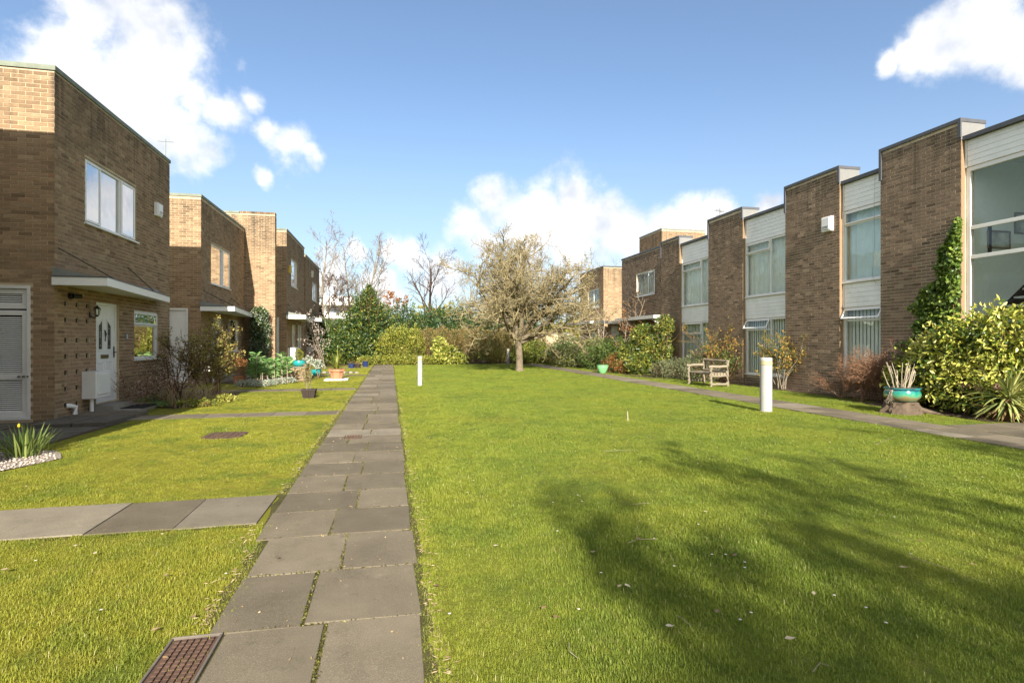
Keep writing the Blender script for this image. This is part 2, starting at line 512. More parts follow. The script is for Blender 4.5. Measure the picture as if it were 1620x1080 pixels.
def glaze_two():
    m, n, l, o = new_mat('running_turquoise_glaze')
    g = n.new('ShaderNodeNewGeometry')
    g.name = 'Geo'
    s = n.new('ShaderNodeSeparateXYZ')
    l.new(g.outputs['Position'], s.inputs[0])
    w = noise(n, l, 9, 4)
    z = mth(n, l, 'MULTIPLY_ADD', w, .16, s.outputs['Z'])
    col = ramp(n, l, rng_map(n, l, z, .33, .61), [(0, (.10, .24, .14)), (.25, (.24, .17, .075)), (.42, (.10, .28, .16)), (.6, (.015, .24, .16)), (.78, (.015, .20, .19)), (.86, (.01, .05, .08)), (1, (.03, .22, .24))])
    bsdf(n, l, o, col, .18, .6, coat=.6)
    return m


M['urn'] = glaze_two()

# ------------------------------------------------------------------ mesh helpers
ROOT = {}


def root_loc(o):
    while o.parent is not None:
        o = o.parent
    return Vector(ROOT.get(o.name, (0, 0, 0)))


def tag(o, label=None, cat=None, group=None, kind=None):
    if label:
        o['label'] = label
    if cat:
        o['category'] = cat
    if group:
        o['group'] = group
    if kind:
        o['kind'] = kind
    return o


def thing(name, label, cat, loc, group=None):
    o = bpy.data.objects.new(name, None)
    COL.objects.link(o)
    o.location = loc
    o.empty_display_size = .2
    ROOT[o.name] = tuple(loc)
    return tag(o, label, cat, group)


def link(name, mesh, mat, parent=None, loc=None):
    """mesh holds world coordinates; it is moved to be local to its thing"""
    off = root_loc(parent) if parent is not None else Vector(loc or (0, 0, 0))
    if off.length > 0:
        mesh.transform(Matrix.Translation(-off))
    if mat is not None and not mesh.materials:
        mesh.materials.append(mat)
    o = bpy.data.objects.new(name, mesh)
    COL.objects.link(o)
    if parent is not None:
        o.parent = parent
    else:
        o.location = off
        ROOT[o.name] = tuple(off)
    return o


def np_mesh(name, V, Q=None, T=None, tint=None, smooth=False):
    V = np.asarray(V, dtype=np.float32).reshape(-1, 3)
    me = bpy.data.meshes.new(name)
    me.vertices.add(len(V))
    me.vertices.foreach_set('co', V.ravel())
    parts, sizes = [], []
    if Q is not None and len(Q):
        Q = np.asarray(Q, dtype=np.int32).reshape(-1, 4)
        parts.append(Q.ravel())
        sizes.append(np.full(len(Q), 4, dtype=np.int32))
    if T is not None and len(T):
        T = np.asarray(T, dtype=np.int32).reshape(-1, 3)
        parts.append(T.ravel())
        sizes.append(np.full(len(T), 3, dtype=np.int32))
    idx = np.concatenate(parts)
    sz = np.concatenate(sizes)
    me.loops.add(len(idx))
    me.loops.foreach_set('vertex_index', idx)
    me.polygons.add(len(sz))
    st = np.zeros(len(sz), dtype=np.int32)
    st[1:] = np.cumsum(sz)[:-1]
    me.polygons.foreach_set('loop_start', st)
    me.polygons.foreach_set('loop_total', sz)
    if smooth:
        me.polygons.foreach_set('use_smooth', np.ones(len(sz), dtype=bool))
    if tint is not None:
        a = me.attributes.new('tint', 'FLOAT', 'POINT')
        a.data.foreach_set('value', np.asarray(tint, dtype=np.float32))
    me.update(calc_edges=True)
    return me


class MB:
    def __init__(s):
        s.v, s.f, s.t, s.sm = [], [], [], False

    def add(s, vs, fs, tint=.5):
        b = len(s.v)
        s.v += [tuple(v) for v in vs]
        s.f += [tuple(i + b for i in f) for f in fs]
        s.t += [tint] * len(vs)
        return s

    def box(s, x0, x1, y0, y1, z0, z1, tint=.5):
        v = [(x, y, z) for z in (z0, z1) for y in (y0, y1) for x in (x0, x1)]
        return s.add(v, [(0, 2, 3, 1), (4, 5, 7, 6), (0, 1, 5, 4), (2, 6, 7, 3), (0, 4, 6, 2), (1, 3, 7, 5)], tint)

    def pbox(s, P, u0, u1, v0, v1, w0, w1, tint=.5, c=0.):
        """box in a wall's own frame (u along, v up, w outward); c chamfers the outer edge"""
        pts = [P(u, v, w0) for v in (v0, v1) for u in (u0, u1)]
        if c > 0:
            pts += [P(u, v, w1 - c) for v in (v0, v1) for u in (u0, u1)]
            pts += [P(u0 + c, v0 + c, w1), P(u1 - c, v0 + c, w1), P(u0 + c, v1 - c, w1), P(u1 - c, v1 - c, w1)]
            fs = [(0, 2, 3, 1), (8, 9, 11, 10)]
            for a, b in ((0, 1), (1, 3), (3, 2), (2, 0)):
                fs += [(a, b, b + 4, a + 4), (a + 4, b + 4, b + 8, a + 8)]
        else:
            pts += [P(u, v, w1) for v in (v0, v1) for u in (u0, u1)]
            fs = [(0, 2, 3, 1), (4, 5, 7, 6), (0, 1, 5, 4), (1, 3, 7, 5), (3, 2, 6, 7), (2, 0, 4, 6)]
        return s.add(pts, fs, tint)

    def prism(s, poly, z0, z1, tint=.5):
        n = len(poly)
        v = [(x, y, z0) for x, y in poly] + [(x, y, z1) for x, y in poly]
        f = [tuple(range(n))[::-1], tuple(range(n, 2 * n))] + [(i, (i + 1) % n, (i + 1) % n + n, i + n) for i in range(n)]
        return s.add(v, f, tint)

    def tube(s, pts, rad, n=6, tint=.5, cap=True):
        pts = [Vector(p) for p in pts]
        if not isinstance(rad, (list, tuple)):
            rad = [rad] * len(pts)
        vs, fs = [], []
        for i, p in enumerate(pts):
            d = (pts[min(i + 1, len(pts) - 1)] - pts[max(i - 1, 0)]).normalized()
            a = d.cross(Vector((0, 0, 1)))
            if a.length < .01:
                a = d.cross(Vector((1, 0, 0)))
            a.normalize()
            b = d.cross(a)
            for k in range(n):
                t = 2 * math.pi * k / n
                vs.append(p + (a * math.cos(t) + b * math.sin(t)) * rad[i])
        for i in range(len(pts) - 1):
            for k in range(n):
                k2 = (k + 1) % n
                fs.append((i * n + k, i * n + k2, (i + 1) * n + k2, (i + 1) * n + k))
        if cap:
            fs.append(tuple(range(n))[::-1])
            fs.append(tuple(range((len(pts) - 1) * n, len(pts) * n)))
        return s.add(vs, fs, tint)

    def lathe(s, c, prof, n=20, tint=.5, square=False):
        vs, fs = [], []
        for r, z in prof:
            for k in range(n):
                t = 2 * math.pi * (k + .5) / n
                vs.append((c[0] + r * math.cos(t), c[1] + r * math.sin(t), c[2] + z))
        for i in range(len(prof) - 1):
            for k in range(n):
                k2 = (k + 1) % n
                fs.append((i * n + k, i * n + k2, (i + 1) * n + k2, (i + 1) * n + k))
        fs.append(tuple(range(n))[::-1])
        fs.append(tuple(range((len(prof) - 1) * n, len(prof) * n)))
        return s.add(vs, fs, tint)

    def build(s, name, mat, parent=None, loc=None, smooth=False, **tags):
        me = bpy.data.meshes.new(name)
        me.from_pydata(s.v, [], s.f)
        a = me.attributes.new('tint', 'FLOAT', 'POINT')
        a.data.foreach_set('value', s.t)
        if smooth:
            me.polygons.foreach_set('use_smooth', [True] * len(me.polygons))
        o = link(name, me, mat, parent, loc)
        if smooth:
            md = o.modifiers.new('es', 'EDGE_SPLIT')
            md.split_angle = R_(40)
        tag(o, **tags)
        return o


def plane_x(X, sg):
    return lambda u, v, w: (X + sg * w, u, v)


def plane_y(Y, sg=-1):
    return lambda u, v, w: (u, Y + sg * w, v)


# ------------------------------------------------------------------ brick walls
BR_L, BR_H, COURSE, STEP = .2145, .0645, .0755, .2265


def core_wall(parent, P, u0, u1, v0, v1, openings, thick, mat, name='wall'):
    us = sorted({u0, u1} | {x for o in openings for x in o[:2] if u0 < x < u1})
    vs = sorted({v0, v1} | {x for o in openings for x in o[2:4] if v0 < x < v1})

    def hole(i, j):
        if i < 0 or j < 0 or i >= len(us) - 1 or j >= len(vs) - 1:
            return True
        uc, vc = (us[i] + us[i + 1]) / 2, (vs[j] + vs[j + 1]) / 2
        return any(o[0] < uc < o[1] and o[2] < vc < o[3] for o in openings)
    m = MB()
    for i in range(len(us) - 1):
        for j in range(len(vs) - 1):
            if hole(i, j):
                continue
            a, b, c, d = us[i], us[i + 1], vs[j], vs[j + 1]
            for w in (0, -thick):
                m.add([P(a, c, w), P(b, c, w), P(b, d, w), P(a, d, w)], [(0, 1, 2, 3)])
            for (e, f, g) in (((a, c), (a, d), hole(i - 1, j)), ((b, c), (b, d), hole(i + 1, j)), ((a, c), (b, c), hole(i, j - 1)), ((a, d), (b, d), hole(i, j + 1))):
                if g:
                    m.add([P(e[0], e[1], 0), P(f[0], f[1], 0), P(f[0], f[1], -thick), P(e[0], e[1], -thick)], [(0, 1, 2, 3)])
    return m.build(name, mat, parent)


BRICK_CACHE = {}


def bricks(wall, P, u0, u1, v0, v1, openings, mat, singles=0, seed=0, proud=.0055, min_px=9.5, holes=()):
    """stretcher bond; the bricks that show largest become objects, the rest one brickwork mesh"""
    rg = random.Random(seed)
    items = []
    nrow = int((v1 - v0) / COURSE)
    for r in range(nrow):
        z0 = v0 + r * COURSE + .0055
        z1 = z0 + BR_H
        spans = [(u0, u1)]
        for o in openings:
            if o[2] < z1 - .01 and o[3] > z0 + .01:
                ns = []
                for a, b in spans:
                    if o[1] <= a or o[0] >= b:
                        ns.append((a, b))
                    else:
                        if o[0] > a:
                            ns.append((a, o[0]))
                        if o[1] < b:
                            ns.append((o[1], b))
                spans = ns
        base = u0 + (STEP / 2 if r % 2 else 0) - STEP
        for a, b in spans:
            k = math.floor((a - base) / STEP)
            while base + k * STEP < b:
                s0 = base + k * STEP + .005
                s1 = s0 + BR_L
                k += 1
                s0c, s1c = max(s0, a), min(s1, b)
                if s1c - s0c < .03:
                    continue
                if any(h[0] < (s0c + s1c) / 2 < h[1] and h[2] < (z0 + z1) / 2 < h[3] for h in holes):
                    continue
                items.append((s0c, s1c, z0, z1, min(1, max(0, rg.gauss(.47, .19))), proud + rg.uniform(-.0015, .0025)))
    root = wall.parent if wall.parent else wall
    rl = root_loc(wall)
    chosen = []
    if singles:
        sc = []
        for i, it in enumerate(items):
            if abs(it[1] - it[0] - BR_L) > .004:
                continue
            a = proj(*P(it[0], it[2], 0))
            b = proj(*P(it[1], it[3], 0))
            if a[2] < .5 or not (0 < a[0] < 1620 and 0 < b[0] < 1620 and 0 < a[1] < 1080):
                continue
            w = abs(a[0] - b[0])
            if w >= min_px:
                sc.append((w, i))
        sc.sort(reverse=True)
        chosen = [i for _, i in sc[:singles]]
    cs = set(chosen)
    m = MB()
    for i, it in enumerate(items):
        if i in cs:
            continue
        pts = [P(u, v, 0) for v in (it[2], it[3]) for u in (it[0], it[1])] + [P(u, v, it[5]) for v in (it[2], it[3]) for u in (it[0], it[1])]
        m.add(pts, [(4, 5, 7, 6), (0, 1, 5, 4), (1, 3, 7, 5), (3, 2, 6, 7), (2, 0, 4, 6)], it[4])
    m.build('brickwork', mat, wall, kind='stuff')
    for i in chosen:
        it = items[i]
        q = int(it[4] * 11.99)
        a0, a1, a2 = Vector(P(0, 0, 0)), Vector(P(1, 0, 0)), Vector(P(0, 0, 1))
        key = (tuple(a1 - a0), tuple(a2 - a0), q, mat.name)
        if key not in BRICK_CACHE:
            mm = MB()
            PL = lambda u, v, w, e=(a1 - a0), f=(a2 - a0): tuple(e * u + f * w + Vector((0, 0, v)))
            mm.pbox(PL, 0, BR_L, 0, BR_H, 0, proud + rg.uniform(-.001, .002), (q + .5) / 12, .0015)
            me = bpy.data.meshes.new('brick')
            me.from_pydata(mm.v, [], mm.f)
            at_ = me.attributes.new('tint', 'FLOAT', 'POINT')
            at_.data.foreach_set('value', mm.t)
            me.materials.append(mat)
            BRICK_CACHE[key] = me
        o = bpy.data.objects.new('brick', BRICK_CACHE[key])
        COL.objects.link(o)
        o.parent = wall
        o.location = Vector(P(it[0], it[2], 0)) - rl


# ------------------------------------------------------------------ windows and doors
def window(parent, P, u0, u1, v0, v1, lights, glass, rec=.06, sill=True, fw=.055, behind='curtain', name='window', sill_out=.05, mat=None, label=None):
    """lights: (ua, ub, va, vb, kind) as shares of the opening; kind 'fix', 'open' (shut casement) or 'vent' (top hung, ajar)"""
    mat = mat or M['white']
    W, H = u1 - u0, v1 - v0
    m = MB()
    w0, w1 = -rec - .06, -rec
    m.pbox(P, u0, u1, v0, v0 + fw, w0, w1, c=.004)
    m.pbox(P, u0, u1, v1 - fw, v1, w0, w1, c=.004)
    m.pbox(P, u0, u0 + fw, v0 + fw, v1 - fw, w0, w1, c=.004)
    m.pbox(P, u1 - fw, u1, v0 + fw, v1 - fw, w0, w1, c=.004)
    lx = sorted({l[0] for l in lights if l[0] > 0})
    for x in lx:
        vs = [(l[2], l[3]) for l in lights if abs(l[0] - x) < 1e-6]
        a, b = min(v[0] for v in vs), max(v[1] for v in vs)
        uc = u0 + x * W
        m.pbox(P, uc - fw * .45, uc + fw * .45, v0 + max(a * H, fw), v0 + min(b * H, H - fw), w0 + .004, w1 - .002, c=.004)
    for l in lights:
        if l[2] > 0:
            vc = v0 + l[2] * H
            ua = u0 + (l[0] * W + fw * .45 if l[0] > 0 else fw)
            ub = u0 + (l[1] * W - fw * .45 if l[1] < 1 else W - fw)
            m.pbox(P, ua, ub, vc - fw * .45, vc + fw * .45, w0 + .006, w1 - .004, c=.004)
    wn_ = m.build(name, mat, parent, label=label)
    if sill:
        MB().pbox(P, u0 - .04, u1 + .04, v0 - .035, v0 - .002, -rec - .04, sill_out, c=.004).build('sill', mat, wn_)
    g = .025
    for (a, b, c, d, kind) in lights:
        ua, ub = u0 + a * W + (fw * .45 if a > 0 else fw), u0 + b * W - (fw * .45 if b < 1 else fw)
        va, vb = v0 + c * H + (fw * .45 if c > 0 else fw), v0 + d * H - (fw * .45 if d < 1 else fw)
        if kind == 'fix':
            MB().pbox(P, ua, ub, va, vb, -rec - .045, -rec - .033).build('pane', glass, wn_)
        else:
            sw = .045
            ua, ub, va, vb = ua - .012, ub + .012, va - .012, vb + .012
            Q = P
            if kind == 'vent':
                ang = R_(27)
                ca_, sa_ = math.cos(ang), math.sin(ang)
                hgt = vb

                def Q(u, v, w, P=P, hgt=hgt):
                    dv, dw = v - hgt, w - (-rec)
                    return P(u, hgt + dv * ca_ + dw * sa_ * 0 , -rec + .01 - dv * sa_ + dw * ca_)
            s = MB()
            ws0, ws1 = -rec + .0015, -rec + .03
            s.pbox(Q, ua, ub, va, va + sw, ws0, ws1, c=.006)
            s.pbox(Q, ua, ub, vb - sw, vb, ws0, ws1, c=.006)
            s.pbox(Q, ua, ua + sw, va + sw, vb - sw, ws0, ws1, c=.006)
            s.pbox(Q, ub - sw, ub, va + sw, vb - sw, ws0, ws1, c=.006)
            s.build('sash', mat, wn_)
            MB().pbox(Q, ua + sw, ub - sw, va + sw, vb - sw, ws0 + .004, ws0 + .014).build('pane', glass, wn_)
    if behind:
        n = max(6, int(W / .11))
        s = MB()
        if behind == 'blind':
            for i in range(n):
                a = u0 + W * i / n
                s.add([P(a, v0 + .03, -rec - .14), P(a + W / n + .006, v0 + .03, -rec - .165), P(a + W / n + .006, v1, -rec - .165), P(a, v1, -rec - .14)], [(0, 1, 2, 3)])
            s.build('blind', M['blind'], wn_)
        elif behind in ('curtain', 'curtain_blue', 'net'):
            k = int(W / .035)
            ph = random.random() * 6
            pts = []
            for i in range(k + 1):
                t = i / k
                ww = -rec - .17 + .022 * math.sin(t * k * .9 + ph) + .018 * math.sin(t * 13 + ph * 2)
                pts += [P(u0 + W * t, v0 + .02, ww), P(u0 + W * t, v1, ww)]
            s.add(pts, [(2 * i, 2 * i + 2, 2 * i + 3, 2 * i + 1) for i in range(k)])
            s.build('curtain', M[behind], wn_, smooth=True)
        elif behind == 'side':
            for (a0, a1) in ((0, .2), (.82, 1)):
                pts = []
                k = 14
                for i in range(k + 1):
                    t = a0 + (a1 - a0) * i / k
                    ww = -rec - .17 + .03 * math.sin(i * 1.9)
                    pts += [P(u0 + W * t, v0 + .02, ww), P(u0 + W * t, v1, ww)]
                s.add(pts, [(2 * i, 2 * i + 2, 2 * i + 3, 2 * i + 1) for i in range(k)])
            s.build('curtain', M['curtain'], wn_, smooth=True)
    return wn_


def frame_rect(m, P, u0, u1, v0, v1, t, w0, w1, c=.003):
    m.pbox(P, u0, u1, v0, v0 + t, w0, w1, c=c)
    m.pbox(P, u0, u1, v1 - t, v1, w0, w1, c=c)
    m.pbox(P, u0, u0 + t, v0 + t, v1 - t, w0, w1, c=c)
    m.pbox(P, u1 - t, u1, v0 + t, v1 - t, w0, w1, c=c)


def front_door(parent, P, u0, u1, v0, v1, rec=.05, full=True):
    m = MB()
    frame_rect(m, P, u0, u1, v0, v1, .06, -rec - .05, -rec)
    d = m.build('front_door', M['white'], parent)
    a, b, c, e = u0 + .062, u1 - .062, v0 + .062, v1 - .062
    MB().pbox(P, a, b, c, e, -rec - .05, -rec - .018, c=.004).build('door_leaf', M['white'], d)
    w = b - a
    h = e - c
    fr = -rec - .018
    # raised mouldings
    mm = MB()
    for (ua, ub, va, vb) in ((.12, .46, .06, .17), (.54, .88, .06, .17), (.12, .46, .20, .40), (.54, .88, .20, .40)):
        frame_rect(mm, P, a + ua * w, a + ub * w, c + va * h, c + vb * h, .014, fr + .0005, fr + .011)
    mm.build('moulding', M['white'], d)
    for s_ in (0, 1):
        ua, ub = (.17, .41) if s_ == 0 else (.59, .83)
        hi = (.80, .86) if s_ == 0 else (.86, .80)
        fr2 = MB()
        outer = [(a + ua * w, c + .52 * h), (a + ub * w, c + .52 * h), (a + ub * w, c + hi[1] * h), (a + ua * w, c + hi[0] * h)]
        t = .03
        inner = [(outer[0][0] + t, outer[0][1] + t), (outer[1][0] - t, outer[1][1] + t), (outer[2][0] - t, outer[2][1] - t * 1.2), (outer[3][0] + t, outer[3][1] - t * 1.2)]
        pts = [P(u, v, fr + .012) for u, v in outer] + [P(u, v, fr + .012) for u, v in inner] + [P(u, v, fr) for u, v in outer] + [P(u, v, fr) for u, v in inner]
        fs = []
        for i in range(4):
            j = (i + 1) % 4
            fs += [(i, j, j + 4, i + 4), (i, j, j + 8, i + 8), (i + 4, j + 4, j + 12, i + 12)]
        fr2.add(pts, fs)
        fr2.build('glazing_bead', M['white'], d)
        gp = MB()
        gp.add([P(u, v, fr + .003) for u, v in inner], [(0, 1, 2, 3)])
        gp.build('door_glass', M['black'], d)
        dm = MB()
        uc = (inner[0][0] + inner[1][0]) / 2
        for fv in (.12, .42, .50, .58, .9):
            vc = inner[0][1] + (inner[2][1] - inner[0][1]) * fv
            dm.add([P(uc - .012, vc, fr + .006), P(uc, vc - .02, fr + .006), P(uc + .012, vc, fr + .006), P(uc, vc + .02, fr + .006)], [(0, 1, 2, 3)])
        dm.build('leaded_diamonds', M['white'], d)
    if full:
        MB().pbox(P, a + .32 * w, a + .68 * w, c + .435 * h, c + .475 * h, fr + .001, fr + .015, c=.003).build('letterbox', M['brass'], d)
        k = MB()
        k.tube([P(a + .5 * w, c + .62 * h, fr + .02), P(a + .5 * w, c + .70 * h, fr + .03), P(a + .5 * w, c + .74 * h, fr + .01)], [.012, .02, .010], 6)
        k.build('knocker', M['black'], d)
        hb = b - .035 if proj(*P(b, v0, 0))[0] > proj(*P(a, v0, 0))[0] else a + .035
        hd = MB()
        hd.pbox(P, hb - .018, hb + .018, c + .44 * h, c + .56 * h, fr + .001, fr + .012, c=.002)
        hd.tube([P(hb, c + .50 * h, fr + .01), P(hb, c + .50 * h, fr + .05), P(hb + .09 * (1 if hb > u0 + .3 else -1) * -1, c + .50 * h, fr + .05)], .010, 6)
        hd.build('handle', M['black'], d)
    return d


def canopy(parent, X, Ya, Yb, pa, pb, zt, zb, name='canopy', stays=True, lead=True):
    """flat porch roof: wall X from Ya to Yb, sticking out pa at the near end and pb at the far end"""
    m = MB()
    A, B, C, D = (X + .012, Ya), (X + pa, Ya), (X + pb, Yb), (X + .012, Yb)
    t = .028
    m.prism([A, B, C, D], zb + .02, zt - .02)
    o = m.build(name, M['white_paint'], parent)
    f = MB()
    f.prism([(A[0], A[1] - t), (B[0] + t, B[1] - t), (B[0] + t, B[1] - .001), (A[0], A[1] - .001)], zb, zt)
    f.prism([(B[0] + .001, B[1]), (B[0] + t, B[1]), (C[0] + t, C[1]), (C[0] + .001, C[1])], zb, zt)
    f.build('fascia', M['white'], o)
    rf = MB()
    rf.prism([(A[0], A[1] - t - .01), (B[0] + t + .01, B[1] - t - .01), (C[0] + t + .01, C[1] + .01), (D[0], D[1] + .01)], zt + .001, zt + .022)
    rf.build('roof_felt', M['grey_metal'], o)
    if lead:
        fl = MB()
        pts = [(X + .014, Ya - .02, zt + .023), (X + pa * .8, Ya - .02, zt + .023), (X + .014, Ya - .02, zt + .17), (X + .014, Yb, zt + .023), (X + pb * .8, Yb, zt + .023), (X + .014, Yb, zt + .17)]
        fl.add(pts, [(0, 1, 2), (3, 5, 4), (0, 3, 4, 1), (1, 4, 5, 2), (2, 5, 3, 0)])
        fl.build('lead_flashing', M['lead'], o)
    if stays:
        for f_ in (.12, .72):
            y = Ya + (Yb - Ya) * f_
            MB().tube([(X, y - .35, zt + .55), (X + pa + (pb - pa) * f_ - .05, y + .1, zt + .03)], .011, 6).build('stay_rod', M['rod'], o)
    return o


def alarm(parent, P, u, v, w=.24, h=.30, d=.09, mat='white'):
    m = MB()
    m.pbox(P, u - w / 2, u + w / 2, v - h / 2, v + h / 2, .011, d * .8, c=.012)
    m.pbox(P, u - w * .4, u + w * .4, v - h * .38, v + h * .44, d * .8 + .001, d, c=.01)
    o = m.build('alarm_box', M[mat], parent)
    s = MB()
    for i in range(3):
        s.pbox(P, u - w * .3, u + w * .3, v - h * .28 + i * .022, v - h * .28 + i * .022 + .008, d + .001, d + .004)
    s.build('louvre', M['black'], o)
    return o


def wall_lamp(parent, P, u, v, small=False):
    k = .7 if small else 1.
    m = MB()
    m.pbox(P, u - .035 * k, u + .035 * k, v - .08 * k, v + .08 * k, .012, .03, c=.004)
    m.tube([P(u, v - .02, .03), P(u, v - .09 * k, .12 * k), P(u, v + .0, .20 * k)], .012, 6)
    o = m.build('wall_lantern', M['black'], parent)
    c = P(u, v, .20 * k)
    g = MB()
    g.lathe(c, [(.045 * k, 0.0), (.075 * k, .17 * k)], 6)
    g.build('lantern_glass', M['glass'], o)
    q = MB()
    q.lathe(c, [(.095 * k, .171 * k), (.03 * k, .25 * k), (.012 * k, .28 * k)], 6)
    q.lathe(c, [(.02 * k, -.05 * k), (.055 * k, -.001)], 6)
    for i in range(6):
        t = 2 * math.pi * (i + .5) / 6
        q.tube([(c[0] + .047 * k * math.cos(t), c[1] + .047 * k * math.sin(t), c[2]), (c[0] + .077 * k * math.cos(t), c[1] + .077 * k * math.sin(t), c[2] + .17 * k)], .005, 4)
    q.build('lantern_cap', M['black'], o)
    return o


def meter_box(parent, P, u0, u1, v0, v1, d):
    m = MB()
    m.pbox(P, u0, u1, v0, v1, .012, d, c=.01)
    o = m.build('meter_box', M['white_paint'], parent)
    MB().pbox(P, u0 + .04, u1 - .03, v0 + .07, v1 - .05, d + .001, d + .018, c=.006).build('meter_door', M['white_paint'], o)
    MB().tube([P(u0 + .09, .02, d * .55), P(u0 + .09, v0 - .001, d * .55)], .035, 10).build('pipe', M['white_paint'], o, smooth=True)
    return o

# ------------------------------------------------------------------ foliage and branches
def unit(v):
    return v / np.maximum(1e-9, np.linalg.norm(v, axis=-1, keepdims=True))


def leaf_mesh(rg, C, length, width, D=None, tint=None, fold=.25, up=.3, jitter=.35, strip=False):
    n = len(C)
    if D is None:
        D = rg.normal(size=(n, 3))
        D[:, 2] += up
    D = unit(D)
    Sd = unit(np.cross(D, rg.normal(size=(n, 3))))
    Nn = np.cross(D, Sd)
    ln = length * (1 + rg.uniform(-jitter, jitter, (n, 1)))
    w = width * (1 + rg.uniform(-jitter, jitter, (n, 1)))
    a = C - D * ln * .5
    b = C + D * ln * .05 + Sd * w * .5 + Nn * w * fold
    c = C + D * ln * .5 - Nn * w * fold * .5
    d = C + D * ln * .05 - Sd * w * .5 + Nn * w * fold
    V = np.stack([a, b, c, d], 1).reshape(-1, 3)
    i = np.arange(n)[:, None] * 4
    T = np.concatenate([i + [[0, 1, 2]], i + [[0, 2, 3]]])
    if tint is None:
        tint = rg.beta(2.0, 2.0, n)
    return V, T, np.repeat(tint, 4)


def lump_points(rg, lumps, n, shell=.55, rough=.16):
    """points through the volume of uneven lumps (x, y, z, rx, ry, rz), thicker towards the skin"""
    vol = np.array([l[3] * l[4] + l[4] * l[5] + l[3] * l[5] for l in lumps])
    cnt = rg.multinomial(n, vol / vol.sum())
    out, outd = [], []
    for l, k in zip(lumps, cnt):
        d = unit(rg.normal(size=(k, 3)))
        r = 1 - np.abs(rg.normal(size=(k, 1))) * (1 - shell) * .8
        r = np.clip(r, .1, 1)
        ph = rg.uniform(0, 6, 6)
        bumpy = 1 + rough * (np.sin(d[:, :1] * 5 + ph[0]) * np.sin(d[:, 1:2] * 6 + ph[1]) + np.sin(d[:, 2:] * 9 + ph[2]) * np.cos(d[:, :1] * 11 + ph[3]) * .8
                             + .6 * np.sin(d[:, 1:2] * 17 + ph[4]) * np.cos(d[:, 2:] * 15 + ph[5]))
        p = d * r * bumpy * np.array(l[3:6]) + np.array(l[:3])
        out.append(p)
        outd.append(d)
    P_, D_ = np.concatenate(out), np.concatenate(outd)
    ok = P_[:, 2] > .02
    return P_[ok], D_[ok]


def grow(seed, P, D, Ln, Rd, levels):
    """branch generator, a whole level at a time. levels: dicts seg, sides, wig, up, kids, t0, ang, lr, rr"""
    rg = np.random.default_rng(seed)
    P = np.asarray(P, float).reshape(-1, 3)
    D = unit(np.asarray(D, float).reshape(-1, 3))
    Ln = np.asarray(Ln, float).reshape(-1)
    Rd = np.asarray(Rd, float).reshape(-1)
    VV, QQ = [], []
    base = 0
    tips = None
    for li, lv in enumerate(levels):
        k, sd_ = lv['seg'], lv['sides']
        B = len(P)
        pos = [P]
        dirs = [D]
        cp, cd = P.copy(), D.copy()
        for s in range(k):
            cd = unit(cd + rg.normal(size=(B, 3)) * lv['wig'] + np.array([0, 0, lv['up']]) + (unit(cd * [1, 1, 0]) * lv.get('out', 0)))
            cp = cp + cd * (Ln / k)[:, None]
            pos.append(cp)
            dirs.append(cd)
        pos = np.stack(pos, 1)
        dirs = np.stack(dirs, 1)
        if 'floor' in lv:
            pos[:, :, 2] = np.maximum(pos[:, :, 2], lv['floor'])
        tp = np.linspace(0, 1, k + 1)
        rad = Rd[:, None] * (1 - tp[None] * (1 - lv.get('taper', .45)))
        if lv.get('flare'):
            rad[:, 0] *= lv['flare']
        a = unit(np.cross(dirs, np.array([.13, .31, .94])))
        b = np.cross(dirs, a)
        th = np.arange(sd_) * 2 * np.pi / sd_
        ring = pos[:, :, None, :] + rad[:, :, None, None] * (a[:, :, None, :] * np.cos(th)[None, None, :, None] + b[:, :, None, :] * np.sin(th)[None, None, :, None])
        VV.append(ring.reshape(-1, 3))
        bi = (np.arange(B) * (k + 1) * sd_)[:, None, None]
        si = (np.arange(k) * sd_)[None, :, None]
        ki = np.arange(sd_)[None, None, :]
        k2 = (np.arange(sd_) + 1) % sd_
        k2 = k2[None, None, :]
        q = np.stack([bi + si + ki, bi + si + k2, bi + si + sd_ + k2, bi + si + sd_ + ki], -1).reshape(-1, 4) + base
        QQ.append(q)
        base += B * (k + 1) * sd_
        tips = (pos[:, -1], dirs[:, -1], pos, dirs)
        if li == len(levels) - 1:
            break
        kids = lv['kids']
        M_ = B * kids
        par = np.repeat(np.arange(B), kids)
        t = lv.get('t0', .3) + (1 - lv.get('t0', .3)) * ((np.tile(np.arange(kids), B) + rg.uniform(.2, 1., M_)) / kids) ** lv.get('pw', .9)
        t = np.clip(t, 0, .999)
        ft = t * k
        i0 = ft.astype(int)
        fr = (ft - i0)[:, None]
        np_ = pos[par, i0] * (1 - fr) + pos[par, i0 + 1] * fr
        pd = dirs[par, i0]
        aa, bb = a[par, i0], b[par, i0]
        phi = np.tile(np.arange(kids) * 2.4, B) + rg.uniform(0, 6.28, B)[par] + rg.normal(size=M_) * .4
        an = np.radians(lv['ang'] + rg.normal(size=M_) * lv.get('angv', 10))
        nd = pd * np.cos(an)[:, None] + (aa * np.cos(phi)[:, None] + bb * np.sin(phi)[:, None]) * np.sin(an)[:, None]
        nl = Ln[par] * lv['lr'] * (1 - lv.get('lt', .45) * t) * rg.uniform(.7, 1.25, M_)
        nr = Rd[par] * (1 - t * (1 - lv.get('taper', .45))) * lv['rr']
        nr = np.maximum(nr, lv.get('rmin', .003))
        P, D, Ln, Rd = np_, unit(nd), nl, nr
    return np.concatenate(VV), np.concatenate(QQ), tips


def foliage(name, root, V, T, t, mat, kind='stuff'):
    me = np_mesh(name, V, None, T, t)
    return tag(link(name, me, mat, root), kind=kind)


def branches(name, root, V, Q, mat, kind=None):
    me = np_mesh(name, V, Q, smooth=True)
    return tag(link(name, me, mat, root), kind=kind)


